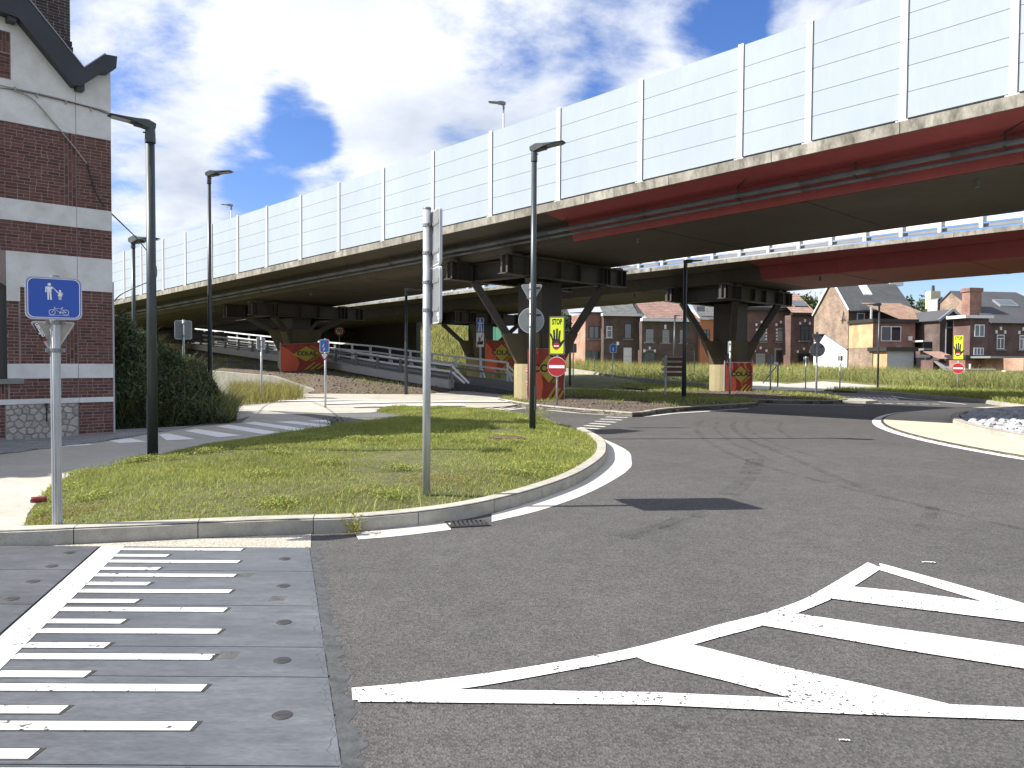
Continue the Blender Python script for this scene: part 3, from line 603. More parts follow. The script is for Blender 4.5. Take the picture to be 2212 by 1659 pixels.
wing = mb.build('wing_wall', M['kerb']); tag(wing, 'sloping pale concrete wing wall at the foot of the earth bank', 'wall')
# --- traffic islands under the bridge
def island(foot, backp, h, mat, name, bump, seed, stone=1.0, zb=0.0):
    root, inner = kerb_run('kerb', [G(u, v) for u, v in foot], 0.17, h, stone, M['kerb'], left=False)
    P = [Vector((p.x, p.y)) for p in inner]+[Vector((G(u, v, zb).x, G(u, v, zb).y)) for u, v in backp]
    zf = turf_z(P, h-0.03, bump, 1.5, 0.03, seed); mound(name, P, zf, 0.45, mat); return P, zf
P1, p1z = island([(1085,868),(1158,881),(1254,891),(1330,897),(1369,900),(1400,895),(1437,890),(1530,883),(1624,877)], [(1640,872),(1560,864),(1500,859),(1350,851),(1240,847),(1130,849),(1098,858)], 0.14, M['soil'], 'soil_bed', 0.10, 21, zb=0.0)
P2, p2z = island([(1440,857),(1480,862),(1600,868.5),(1729,871),(1790,871.5),(1822,868)], [(1810,862.5),(1700,853),(1600,848),(1500,850),(1440,853)], 0.14, M['soil'], 'soil_bed', 0.10, 22, zb=0.0)
sp = MB()
for pts in ([(1232,829),(1330,838),(1470,849.5),(1560,857),(1500,862),(1350,852.5),(1165,846)],): sp.poly([(p.x, p.y, 0.012) for p in Gp(pts)])
struct('concrete_path', sp, M['concrete_path'])
# --- lawn and raised kerb wall left of pier two, sunlit path behind it
LW = [Vector((p.x, p.y)) for p in Gp([(1190,838),(1232,829),(1330,837.5),(1470,848.5),(1540,852),(1538,839)], 0.05)]+[Vector((p.x, p.y)) for p in (AT(1500,830,44.5), AT(1462,826,45.8), AT(1340,820,51.8), AT(1240,810,57.6), AT(1180,806,60))]
lw_z = turf_z(LW, 0.10, 0.15, 2.0, 0.04, 9); mound('lawn', LW, lw_z, 0.9, M['turf_soil'])
wt = [AT(1180,792,60), AT(1240,797,58), AT(1340,812,52), AT(1462,823,46), AT(1525,829,43.8)]; mb = MB()
for a, b in zip(wt, wt[1:]):
    e = Vector((0.15, 0.25, 0)); mb.hexa([(a.x,a.y,-.3),(b.x,b.y,-.3),(b.x+e.x,b.y+e.y,-.3),(a.x+e.x,a.y+e.y,-.3),(a.x,a.y,a.z),(b.x,b.y,b.z),(b.x+e.x,b.y+e.y,b.z),(a.x+e.x,a.y+e.y,a.z)])
tag(mb.build('retaining_wall', M['kerb']), 'low dark kerb wall behind the shaded lawn, weeds above it', 'wall')
CPF = [Vector((p.x, p.y)) for p in Gp([(1535,831),(1640,829),(1700,833),(1778,828.5),(1943,838),(1915,845.5),(1778,841.5),(1640,839.5),(1560,841)], 0.12)]
mound('concrete_path', CPF, lambda x, y: TZ(x, y)+0.05, 1.5, M['concrete_path'], 'structure', -0.2)
# --- verge on the right
VG = [Vector((p.x, p.y)) for p in Gp([(1780,846),(1908,851.5),(2000,859),(2108,868),(2160,876),(2240,885),(2400,880),(2500,850),(2300,842),(2000,838),(1930,841)])]
vg_z0 = turf_z(VG, 0.125, 0.0, 3.0, 0.03, 12)
def vg_z(x, y): return vg_z0(x, y)-0.08*sstep(34, 41, y)*sstep(16, 20, x)
kerb_run('kerb', [G(u, v) for u, v in [(1850,849),(1908,852.5),(2000,860),(2108,869),(2160,877),(2250,888)]], 0.17, 0.15, 1.0, M['kerb'], left=True)
mound('verge', VG, vg_z, 1.1, M['turf_soil'])
nose = [G(u, v) for u, v in [(1800,866.5),(1850,865),(1880,867.5),(1896,870.5),(1870,872),(1820,870.5)]]
mb = MB(); mb.prism([(p.x, p.y) for p in nose], 0.0, 0.10); struct('traffic_island', mb, M['kerb'])
# --- roundabout centre: white edge line, sand coloured apron, kerb
A0, A1 = math.radians(60), math.radians(300)
band('edge_line', arc_pts(RC, R_APRON-0.05, A0, A1, 120), arc_pts(RC, R_APRON+0.17, A0, A1, 120), 0.005, M['paint'])
mb = MB(); O, I = arc_pts(RC, R_APRON-0.05, A0, A1, 120), arc_pts(RC, R_KERB, A0, A1, 120); solid_band(I, O, -0.02, 0.035, mb); struct('apron', mb, M['apron'])
mb = MB(); O = arc_pts(RC, R_APRON-0.05, A0, A1, 120); I = arc_pts(RC, R_APRON-0.11, A0, A1, 120); solid_band(I, O, 0.0, 0.038, mb); struct('apron_joint', mb, M['joint'])
kerb_run('kerb', arc_pts(RC, R_KERB, A0, A1, 60), 0.18, 0.17, 1.0, M['kerb'], left=True)
CI = arc_pts(RC, R_KERB-0.17, 0, 2*math.pi, 90)[:-1]
def rc_z(x, y): d = edge_dist(CI, x, y); return 0.08+0.05*np.clip(d/1.0, 0, 1)+0.004*np.clip(d-1, 0, 20)
mound('rock_bed', CI, rc_z, 0.8, M['soil'])
# --- exposed aggregate strip and prefabricated dark slabs with the white comb inlay
SA, sa, sb = Vector((-1.698, 6.428)), Vector((0.2870, -0.9579)), Vector((-0.9579, -0.2870))
def ST(a, b): return SA+sa*a+sb*b
ag = Gp([(-260,1189),(0,1184),(200,1178),(400,1169),(560,1160),(672,1155),(676,1189),(-260,1189)])
ag = Gp([(-300,1192),(40,1183),(151,1178),(324,1170),(540,1159),(672,1154.5),(671,1190),(300,1189),(-300,1191)])
sheet('aggregate_strip', ag, 0.004, M['aggregate'])
sheet('slab_bed', [ST(-0.05, -0.035), ST(4.6, -0.035), ST(3.0, 9), ST(-2.8, 9)], 0.005, M['joint'])
def edge_noise(a): return 0.020*math.sin(a*3.1)+0.014*math.sin(a*7.3+1)+0.010*math.sin(a*17+2)+0.006*math.sin(a*41)
te = MB(); NA = 240
te.add([tuple(ST(-0.04+4.6*i/NA, 0.020+edge_noise(i*.08)*0.7))+(0.0185,) for i in range(NA+1)]+[tuple(ST(-0.04+4.6*i/NA, -0.085-0.012*i/NA-edge_noise(i*.11+5)*0.8))+(0.0012,) for i in range(NA+1)], [(i, i+1, NA+2+i, NA+1+i) for i in range(NA)])
struct('tar_seam', te, M['slab_edge'])
# slab joints run along x; rows of slabs, each slab a piece
slab_root = tag(thing('slab_strip', None, None), kind='structure')
ys = [6.44, 5.71, 4.90, 4.19, 3.79, 2.95, 2.0]
def edge_x(y): return (SA+sa*((SA.y-y)/0.9579)).x                     # right edge at this y
def bl(y): return 1.672+0.036*(6.428-y)/0.9579
def br(y): return 1.492+0.037*(6.428-y)/0.9579
def wide_x(y, b): a = (SA.y+sb.y*b-y)/0.9579; return (SA+sa*a+sb*b).x
for r in range(len(ys)-1):
    y1, y0 = ys[r]-0.004, ys[r+1]+0.004
    def cell(xa0, xa1, xb0, xb1): MB().prism([(xa0, y0), (xb0, y0), (xb1, y1), (xa1, y1)], 0.0, 0.018).build('slab', M['slab'], slab_root)
    cell(wide_x(y0, bl(y0)+.012), wide_x(y1, bl(y1)+.012), edge_x(y0), edge_x(y1))
    cell(wide_x(y0, 3.6), wide_x(y1, 3.6), wide_x(y0, bl(y0)+.026), wide_x(y1, bl(y1)+.026))
def inlay(q): MB().prism(q, 0.018, 0.0225).build('white_inlay', M['inlay'], slab_root)
def inlay_bed(q): MB().prism(q, 0.0181, 0.0195).build('inlay_groove', M['joint'], slab_root)
for r in range(len(ys)-1):
    y1, y0 = ys[r]-0.004, ys[r+1]+0.004
    inlay([(wide_x(y0, bl(y0)), y0), (wide_x(y0, br(y0)), y0), (wide_x(y1, br(y1)), y1), (wide_x(y1, bl(y1)), y1)])
for k in range(12):
    for short in (0, 1):
        pr = ST(-0.068+0.400*k, 0.54+0.006*k) if not short else ST(-0.02+0.403*k, 1.10+0.009*k)
        y = pr.y; t = 0.034+0.0006*k; xl = wide_x(y, br(y)-.004); xr = pr.x; dy = 0.006*(xr-xl)
        if y < 2.1: continue
        inlay_bed([(xl, y-t-0.010), (xr+0.014, y-t-0.006+dy), (xr+0.02, y+t+0.012+dy), (xl, y+t+0.016)])
        inlay([(xl, y-t), (xr, y-t+dy), (xr, y+t+dy), (xl, y+t)])
for a, b in [(0.32,.20),(1.08,.21),(1.86,.21),(2.47,.22),(3.12,.22),(-0.34,1.88),(0.08,1.9),(0.5,1.91),(0.91,1.92),(1.3,1.93)]:
    p = ST(a, b); c = MB(); c.cone((p.x,p.y,0.017), (p.x,p.y,0.0205), 0.047, 0.045, 20); c.cone((p.x,p.y,0.0205), (p.x,p.y,0.0215), 0.036, 0.034, 18); c.box(p.x-.022,p.x+.022,p.y-.004,p.y+.004,0.0214,0.0226)
    c.build('lifting_plug', M['iron'], slab_root)
for u, v in [(420,1252),(530,1248),(600,1298),(492,1422)]:
    p = G(u, v); c = MB(); c.box(p.x-.05,p.x+.05,p.y-.05,p.y+.05,0.0181,0.0187); c.build('patch', M['slab_edge'], slab_root)
struct('road_marking', MB().poly([(p.x, p.y, 0.006) for p in Gp([(-200,1195),(0,1191),(22,1193),(0,1211),(-200,1300)])]), M['paint_worn'])
# --- painted hatching on the right
mk = MB()
def strip_px(L, z=0.006): mk.poly([(p.x, p.y, z) for p in Gp(L)])
up_ = [(762,1490),(860,1480),(1000,1462),(1200,1428),(1380,1390),(1520,1350),(1640,1302),(1760,1252),(1870,1221),(1876,1217)]
oc = Q(700,1300,2.458,[(390,940),(700,912),(1060,870),(1500,805),(2000,715)])+Q(1600,1300,2.458,[(160,622),(400,553),(650,490),(880,410),(1010,340),(1130,270),(1275,183)])
ic = Q(700,1300,2.458,[(395,1012),(700,985),(1000,950),(1240,915),(1700,832),(2050,765)])+Q(1600,1300,2.458,[(180,690),(400,630),(640,565),(850,490),(1060,402),(1180,335),(1360,218)])
A_ = resample(Gp(oc), 0.08); B_ = resample(Gp(ic), 0.08); n = 60
A_ = [A_[round(i*(len(A_)-1)/n)] for i in range(n+1)]; B_ = [B_[round(i*(len(B_)-1)/n)] for i in range(n+1)]
mk.add([(p.x, p.y, 0.0065) for p in A_]+[(p.x, p.y, 0.0065) for p in B_], [(i, i+1, n+2+i, n+1+i) for i in range(n)])
strip_px(Q(1600,1300,2.458,[(1345,190),(1400,204),(2000,370),(2600,545),(3000,660),(3000,735),(2212,540),(1990,428),(1350,232)]), 0.0080)
strip_px(Q(1600,1300,2.458,[(1165,330),(1500,362),(2000,427),(2400,470),(2800,520),(2800,655),(2212,545),(1600,470),(1040,402)]), 0.0095)
strip_px(Q(1600,1300,2.458,[(830,492),(1400,578),(2212,692),(2800,775),(2800,930),(2212,826),(1500,715),(620,562)]), 0.0095)
strip_px(Q(1600,1300,2.458,[(180,670),(700,800),(1300,932),(1760,1040),(1700,1100),(840,1010),(400,895),(-40,790),(-110,758),(40,705)]), 0.0095)
strip_px(Q(700,1300,2.458,[(420,1005),(980,950),(1500,957),(2212,968)])+Q(1600,1300,2.458,[(840,1004),(1750,1040),(2212,1060),(3000,1085),(3000,1170),(2212,1134),(1200,1100),(0,1043)])+Q(700,1300,2.458,[(1500,1035),(430,1024)]), 0.0080)
struct('road_marking', mk, M['paint'])
# --- give-way teeth and lines at the entry beyond the island
mk = MB()
def dash(u0, v0, u1, v1, w, z=0.006):
    a, b = G(u0, v0), G(u1, v1); d = (b-a).normalized(); n_ = Vector((-d.y, d.x, 0))*w/2; mk.poly([(q.x, q.y, z) for q in (a-n_, b-n_, b+n_, a+n_)])
for k in range(8):
    t = k/7; a = Q(1300,880,3.403,[(610+t*-310, 470+t*125)])[0]; b = Q(1300,880,3.403,[(790-t*330, 478+t*130)])[0]; dash(a[0], a[1], b[0], b[1], 0.16)
q = Q(1300,880,3.403,[(130,415),(400,440),(800,465)]); dash(*q[0], *q[1], 0.12); dash(*q[1], *q[2], 0.12)
q = Q(1300,880,3.403,[(930,468),(1160,442),(1790,400)]); dash(*q[0], *q[1], 0.14); dash(*q[1], *q[2], 0.14)
for k in range(9):
    a = Q(560,930,4.096,[(1900+k*110, 302+0*k)])[0]; dash(a[0]-4, a[1]-1.5, a[0]+40, a[1]-7, 0.14)
for k in range(7):
    a = Q(1950,880,4.022,[(620+k*115, 420+k*1.6)])[0]; dash(a[0], a[1], a[0]+17, a[1]+.6, 0.16)
for k in range(12):
    a = Q(1950,880,4.022,[(380+k*50, 352+k*1.5)])[0]; dash(a[0], a[1], a[0]+10, a[1]+4.5, 0.14)
q = Q(1950,880,4.022,[(360,352),(900,350),(1050,372),(1640,432)])
for a, b in zip(q, q[1:]): dash(*a, *b, 0.13)
q = Q(1300,880,3.403,[(1450,322),(1900,350),(2300,358),(2750,362)])
for a, b in zip(q, q[1:]): dash(a[0], a[1]+3, b[0], b[1]+3, 0.14)
struct('road_marking', mk, M['paint_worn'])
# --- tyre marks: faint rubber on the asphalt
tm, tn_, tl, tp = new_mat('tyre_rubber'); tp.inputs['Base Color'].default_value = (0.022, 0.021, 0.021, 1); tp.inputs['Roughness'].default_value = 0.8
gg = n_geo(tn_); tx = tn_.new('ShaderNodeTexNoise'); tx.inputs['Scale'].default_value = 3; tx.inputs['Detail'].default_value = 6; tl.new(gg.outputs['Position'], tx.inputs['Vector'])
mr = tn_.new('ShaderNodeMapRange'); mr.inputs[1].default_value = 0.35; mr.inputs[2].default_value = 0.75; mr.inputs[3].default_value = 0.0; mr.inputs[4].default_value = 0.26; tl.new(tx.outputs['Fac'], mr.inputs[0]); tl.new(mr.outputs[0], tp.inputs['Alpha'])
mk = MB(); zz = 0.0024
for L, w in [([(480,280),(440,320),(500,390),(700,490),(1080,600),(1700,750),(2212,870),(2600,960)],.12),([(650,285),(640,320),(720,380),(860,440),(1100,545),(1400,670)],.14),([(560,285),(545,325),(640,400),(760,455),(860,500)],.10),
             ([(720,285),(715,320),(800,375),(900,420),(1100,480)],.10),([(740,480),(690,590),(590,680)],.14),([(800,470),(740,590),(650,685)],.14),([(450,760),(250,850),(0,905)],.16),([(520,770),(330,850),(60,920)],.14),([(900,290),(890,330),(960,380)],.1),([(1720,750),(1690,820),(1650,870)],.14)]:
    P = resample(Gp(Q(1500,900,2.212,L)), 0.4); a, b = offset_line(P, w/2), offset_line(P, -w/2); n = len(P); zz += 0.0001
    mk.add([(p.x, p.y, zz) for p in a]+[(p.x, p.y, zz) for p in b], [(i, i+1, n+i+1, n+i) for i in range(n-1)])
struct('tyre_marks', mk, tm)
# --- pavement of small blocks along the brick house
PV = [Vector((p.x, p.y)) for p in Gp([(-260,955),(0,941),(243,929),(330,926),(420,921),(520,906),(540,900),(522,914),(430,921),(324,938),(223,955),(130,966),(0,983),(-260,1020)])]
sheet('pavement', PV, 0.016, M['kerb_sand'])
pu, pv_ = Vector((-0.717, -0.697)), Vector((0.697, -0.717)); o0 = Vector((-8.36, 16.11)); mb = MB()
for i in range(-30, 60):
    for j in range(-8, 60):
        c = o0+pu*(i*0.205+(j % 2)*0.1025)+pv_*(j*0.105)
        if not inside(PV, np.array([c.x]), np.array([c.y]))[0]: continue
        h = 0.026+random.uniform(-.0015, .0015); e, f = 0.0985, 0.0485
        mb.prism([tuple(c-pu*e-pv_*f), tuple(c+pu*e-pv_*f), tuple(c+pu*e+pv_*f), tuple(c-pu*e+pv_*f)], 0.017, h)
tag(mb.build('paving_blocks', M['paver']), kind='stuff')
# ------------------------------------------------------------------ the viaduct: two decks on V-strutted piers
U = 1.10                                                             # metres in one unit of the deck's own ruler
BQ = (1.5956, 22.767, 6.3823, 0.78318, 0.02894, -0.000338, 0.001525)   # near edge of the front deck: start, heading, fall, curvature
BD, BN = Vector((-math.sin(BQ[3]), math.cos(BQ[3]))), Vector((math.cos(BQ[3]), math.sin(BQ[3])))   # along (to the far left), across (away)
def deck(s, w, dz, low=0.0, ds=0.0):
    """point on a deck: s along, w across from the near edge, dz above the wall foot (in deck units)"""
    s, w, dz, low = s*U, w*U, dz*U, low*U
    c = 2*BQ[6]*s; t = (BD-BN*c).normalized(); n = Vector((-t.y, t.x)); n = n if n.dot(BN) > 0 else -n
    p = Vector((BQ[0], BQ[1]))+BD*s-BN*(BQ[6]*s*s)+n*w
    return Vector((p.x, p.y, BQ[2]-BQ[4]*s+BQ[5]*s*s+dz+low+ds*s))
DW = 7.85
def sweep(mb, prof, s0, s1, step, low=0.0, ds=0.0, off=0.0, mi=None, closed=True):
    n = max(1, round((s1-s0)/step)); ss = [s0+(s1-s0)*i/n for i in range(n+1)]; k = len(prof)
    vs = [deck(s, w+off, dz, low, ds) for s in ss for w, dz in prof]; fs = []
    for i in range(n):
        for j in range(k if closed else k-1):
            a, b = i*k+j, i*k+(j+1) % k; fs.append((a, b, b+k, a+k))
    if closed: fs += [tuple(range(k-1, -1, -1)), tuple(range(n*k, n*k+k))]
    mb.add(vs, fs, mi)
def sweep_obj(name, mat, prof, s0, s1, step, parent, **kw):
    mb = MB(); sweep(mb, prof, s0, s1, step, **kw); return mb.build(name, mat, parent)
S0, S1 = -24.0, 75.0
def make_deck(name, label, off, low, ds, red_from, red_soffit, s0=S0, s1=S1, seam=2.6, fh=0.225):
    t = thing(name, label, 'bridge')
    kw = dict(low=low, ds=ds, off=off)
    sweep_obj('deck_slab', M['asphalt'], [(0.30,-0.16),(DW-0.30,-0.16),(DW-0.30,-0.03),(0.30,-0.03)], s0, s1, 1.5, t, **kw)
    s = s0; k = 0
    while s < s1-0.1:                                               # edge beams cast in lengths, a joint between each
        L = seam*(3 if s > 30 else 1); e = min(s+L, s1)
        sweep_obj('edge_beam', M['fascia'], [(0.0,-0.225),(0.32,-0.225),(0.32,fh-0.225),(0.0,fh-0.225)], s+0.008, e-0.008, 0.9, t, **kw)
        s = e
    sweep_obj('edge_beam', M['fascia'], [(DW-0.32,-0.225),(DW,-0.225),(DW,0.0),(DW-0.32,0.0)], s0, s1, 2, t, **kw)
    for a, b, mc, ms in ((s0, red_from, M['deck_red'], M['deck_red'] if red_soffit else M['deck_olive']), (red_from, s1, M['deck_olive'], M['deck_olive'])):
        sweep_obj('cantilever', mc, [(0.05,-0.229),(1.08,-0.36),(1.08,-0.20),(0.33,-0.165)], a, b, 1.2, t, **kw)
        sweep_obj('girder_web', mc, [(1.085,-0.17),(1.085,-0.40),(1.33,-0.86),(1.42,-0.86),(1.42,-0.17)], a, b, 1.2, t, **kw)
        sweep_obj('soffit', ms, [(1.425,-0.17),(1.425,-0.868),(6.425,-0.868),(6.425,-0.17)], a, b, 1.2, t, **kw)
        sweep_obj('girder_web', mc, [(6.43,-0.17),(6.43,-0.86),(6.52,-0.86),(6.765,-0.40),(6.765,-0.17)], a, b, 1.2, t, **kw)
        sweep_obj('cantilever', mc, [(6.77,-0.36),(DW-0.05,-0.229),(DW-0.33,-0.165),(6.77,-0.20)], a, b, 1.2, t, **kw)
    s = s0+1.3; k = 0
    while s < 34:                                                   # welded splices across the girder, a drain stub here and there
        m = M['deck_red'] if (red_soffit and s < red_from) else M['deck_olive']
        sweep_obj('splice_plate', m, [(1.45,-0.882),(6.40,-0.882),(6.40,-0.8685),(1.45,-0.8685)], s, s+0.16, 0.2, t, **kw)
        sweep_obj('splice_plate', M['deck_red'] if s < red_from else M['deck_olive'], [(1.075,-0.42),(1.32,-0.862),(1.335,-0.862),(1.09,-0.42)], s, s+0.16, 0.2, t, **kw)
        if k % 2: p = deck(s+1.0, off+2.2, -0.868, low, ds); MB().cone(p+Vector((0,0,.0)), p-Vector((0,0,.16)), .05, .05, 10).build('drain_stub', M['pipe'], t)
        s += 4.2; k += 1
    return t
front = make_deck('road_bridge', 'front deck of the flyover, red painted underside, carrying the white noise wall', 0, 0, 0, 0.9, False)
OFF2, LOW2, DS2 = 12.0, -0.14, 0.012
rear = make_deck('road_bridge', 'rear deck of the flyover with open steel railing, dark red girder', OFF2, LOW2, DS2, 1.2, True, fh=0.15)
# service pipe with hangers under the front deck
for wz, r, m in (((0.93, -0.56), 0.075, M['pipe']), ((1.02, -0.70), 0.045, M['pipe'])):
    mb = MB(); mb.tube([deck(S0+i*1.5, *wz) for i in range(int((S1-S0)/1.5)+1)], r, 8); mb.build('service_pipe', m, front, True)
for i in range(22):
    s = -18+i*2.7; mb = MB()
    a = deck(s, 0.93, -0.655); b = deck(s, 0.93, -0.30); mb.beam(a, b, 0.05, 0.012); mb.beam(deck(s, 0.80, -0.655), deck(s, 1.16, -0.655), 0.05, 0.012)
    if i % 2: mb.beam(deck(s, 0.93, -0.38), deck(s-0.45, 0.55, -0.29), 0.02, 0.02)
    mb.build('pipe_hanger', M['pier_steel'], front)
# ---- noise wall on the front edge
nw = thing('noise_barrier', 'tall white panelled noise wall on the flyover edge', 'noise wall', deck(0, 0.15, 0))
post_s = [29.73,27.78,25.43,23.18,20.69,18.41,16.05,13.54,10.99,8.33,5.72,3.06,0.39,-2.31,-5.01,-6.57,-8.42,-10.22]
s = 29.73
while s < 66: s += 2.3; post_s.insert(0, s)
s = -10.22
while s > -22: s -= 2.6; post_s.append(s)
O = nw.location; HW = 2.5
def nw_box(mb, s0, s1, w0, w1, z0, z1):
    q = [deck(s0,w0,z0)-O, deck(s0,w1,z0)-O, deck(s1,w1,z0)-O, deck(s1,w0,z0)-O, deck(s0,w0,z1)-O, deck(s0,w1,z1)-O, deck(s1,w1,z1)-O, deck(s1,w0,z1)-O]
    mb.hexa(q)
for i, s in enumerate(post_s):
    mb = MB(); hw = 0.065
    nw_box(mb, s-hw, s+hw, 0.055, 0.067, 0.01, HW+0.03); nw_box(mb, s-hw, s+hw, 0.205, 0.217, 0.01, HW+0.03); nw_box(mb, s-0.006, s+0.006, 0.067, 0.205, 0.01, HW+0.025)
    nw_box(mb, s-0.11, s+0.11, 0.02, 0.26, 0.001, 0.03)
    mb.build('barrier_post', M['white_post'], nw)
for a, b in zip(post_s, post_s[1:]):
    for k in range(5):
        z0, z1 = 0.06+k*(HW-0.06)/5, 0.06+(k+1)*(HW-0.06)/5; mb = MB()
        nw_box(mb, b+0.012, a-0.012, 0.085, 0.185, z0+0.005, z1-0.005)
        mb.build('barrier_panel', M['white_panel'], nw)
    mb = MB(); nw_box(mb, b+0.012, a-0.012, 0.12, 0.16, 0.004, 0.06); mb.build('base_strip', M['joint'], nw)
    mb = MB(); nw_box(mb, b+0.012, a-0.012, 0.105, 0.165, 0.05, HW-0.01); mb.build('panel_core', M['sign_back'], nw)
# ---- guard rails on the rear deck (both edges) and the far edge of the front deck
def deck_rail(label, off, low, ds, w, s0, s1, h=0.78, face=1):
    t = thing('guard_rail', label, 'guard rail', deck(s0, w, 0, low, ds)); O = t.location.copy()
    P = lambda s, ww, z: deck(s, ww, z, low, ds)-O
    s = s0; mbs = []
    while s < s1:
        mb = MB(); q = [P(s-0.05,w,0.0),P(s-0.05,w+.10,0.0),P(s+.05,w+.10,0.0),P(s+.05,w,0.0),P(s-.05,w,h),P(s-.05,w+.10,h),P(s+.05,w+.10,h),P(s+.05,w,h)]
        mb.hexa(q); mb.build('rail_post', M['rail'], t); s += 1.15
    for z, hh, ww, m in ((h-0.10, 0.10, w+0.10, M['rail']), (0.44, 0.24, w+0.11, M['rail']), (0.19, 0.16, w+0.11, M['rail']), (0.03, 0.11, w+0.16, M['rail_dark'])):
        mb = MB(); n = int((s1-s0)/2)
        for i in range(n):
            a, b = s0+i*2, s0+(i+1)*2; q = [P(a,ww,z),P(a,ww+.05,z),P(b,ww+.05,z),P(b,ww,z),P(a,ww,z+hh),P(a,ww+.05,z+hh),P(b,ww+.05,z+hh),P(b,ww,z+hh)]; mb.hexa(q)
        mb.build('rail_beam', m, t)
    return t
deck_rail('silver guard rail along the near edge of the rear flyover deck', OFF2, LOW2, DS2, OFF2+0.12, -18, 62, 0.95)
deck_rail('silver guard rail along the far edge of the rear flyover deck', OFF2, LOW2, DS2, OFF2+DW-0.35, -18, 62, 1.1)
# ---- piers
def pier(label, ax, ay, zg, off, low, ds, hbase=1.25, banner=None, foot=0.86):
    s = (Vector((ax, ay))-Vector((BQ[0], BQ[1]))).dot(BD)/U; zs = deck(s, 0, -0.868, low, ds).z
    t = thing('bridge_pier', label, 'bridge pier', (ax, ay, zg)); X = Matrix(((BD.x, BN.x, 0, 0), (BD.y, BN.y, 0, 0), (0, 0, 1, 0), (0, 0, 0, 1))) @ Matrix.Diagonal((U, U, U, 1))   # local x along, y across
    top = (zs-zg)/U; hb = top-0.66; H0 = hb                             # underside of the cross beams
    mb = MB(X); n = 20
    mb.prism([(foot*math.cos(2*math.pi*i/n)*1.05, foot*math.sin(2*math.pi*i/n)) for i in range(n)], -0.25, hbase); mb.build('pier_foot', M['pier_concrete'], t, False)
    cor = [(1.3, 1.9), (1.3, -1.9), (-1.3, 1.9), (-1.3, -1.9)]
    for cx, cy in cor:                                              # splayed concrete shoe under each strut, then the steel strut itself
        d = Vector((cx, cy, 0)).normalized(); r = Vector((-d.y, d.x, 0))*0.17; k = 0.36
        tip = Vector((cx, cy, 0))*0.72
        mb = MB(X); lo = hbase-0.05; hi = hbase+1.05
        mb.add([d*0.10-r+Vector((0,0,lo)), d*0.10+r+Vector((0,0,lo)), d*0.80+r+Vector((0,0,lo)), d*0.80-r+Vector((0,0,lo)), d*0.10-r+Vector((0,0,hi)), d*0.10+r+Vector((0,0,hi)), d*1.34+r+Vector((0,0,hi)), d*1.34-r+Vector((0,0,hi))],
               [(0,1,2,3)[::-1], (4,5,6,7), (0,1,5,4), (1,2,6,5), (2,3,7,6), (3,0,4,7)]); mb.build('strut_shoe', M['shoe_concrete_shaded'], t)
        mb = MB(X); mb.beam(d*1.12+Vector((0,0,hi-0.08)), Vector((cx, cy, H0+0.02)), 0.24, 0.24); mb.build('strut', M['pier_steel'], t)
    mb = MB(X); mb.box(-0.56, 0.56, -0.50, 0.50, hbase, H0); mb.build('column', M['pier_steel'], t)
    mb = MB(X); mb.box(-0.60, -0.40, -0.54, 0.54, hbase+0.02, hbase+1.06); mb.box(0.40, 0.60, -0.54, 0.54, hbase+0.02, hbase+1.06); mb.build('column_shoe', M['shoe_concrete_shaded'], t)
    hbm = 0.60
    for cx in (1.3, -1.3):
        mb = MB(X); L = 3.1
        mb.box(cx-.16, cx+.16, -L, L, H0, H0+0.03); mb.box(cx-.16, cx+.16, -L, L, H0+hbm-0.03, H0+hbm); mb.box(cx-.012, cx+.012, -L, L, H0+.03, H0+hbm-.03)
        mb.build('cross_beam', M['pier_steel'], t)
        for y in (-3.0, -2.75, -2.1, -1.9, -1.7, -0.5, 0.5, 1.7, 1.9, 2.1, 2.75, 3.0):
            for sx in (-1, 1):
                m2 = MB(X); x0, x1 = sorted((cx+sx*.0125, cx+sx*.155)); m2.box(x0, x1, y-.012, y+.012, H0+.031, H0+hbm-.031); m2.build('stiffener', M['pier_steel'], t)
        for y in (-2.6, 2.6, -1.9, 1.9):
            m2 = MB(X); m2.box(cx-.15, cx+.15, y-.2, y+.2, H0+hbm+.001, top+0.0); m2.build('bearing', M['pier_steel'], t)
    for cy in (1.9, -1.9):
        mb = MB(X); mb.box(-1.13, 1.13, cy-.15, cy+.15, H0+.001, H0+.029); mb.box(-1.13, 1.13, cy-.15, cy+.15, H0+hbm-.029, H0+hbm-.001); mb.box(-1.13, 1.13, cy-.012, cy+.012, H0+.03, H0+hbm-.03); mb.build('tie_beam', M['pier_steel'], t)
    return t
PA = dict(off=0, low=0, ds=0); PB = dict(off=OFF2, low=LOW2, ds=DS2)
PIER1, PIER2, PIER3, PIER4 = (1.04, 29.4, 0.12), (10.78, 38.1, 0.11), (-11.9, 42.3, 0.70), (-2.1, 51.1, 0.40)
pr1 = pier('bridge pier behind the tall lamp post, pink graffiti on its yellowish foot', *PIER1, **PA)
pr2 = pier('bridge pier right of centre standing on the far traffic island', *PIER2, **PB)
pr3 = pier('bridge pier on the earth bank at the left, wrapped in a red banner', *PIER3, **PA)
pr4 = pier('bridge pier behind the ramp railing, half hidden in shade', *PIER4, **PB)
pier('farthest bridge pier at the left end of the front deck', -24.5, 55.6, 1.6, **PA, hbase=1.0)
pier('farthest bridge pier under the rear deck beyond the ramp', -14.85, 64.1, 1.0, **PB, hbase=1.0)
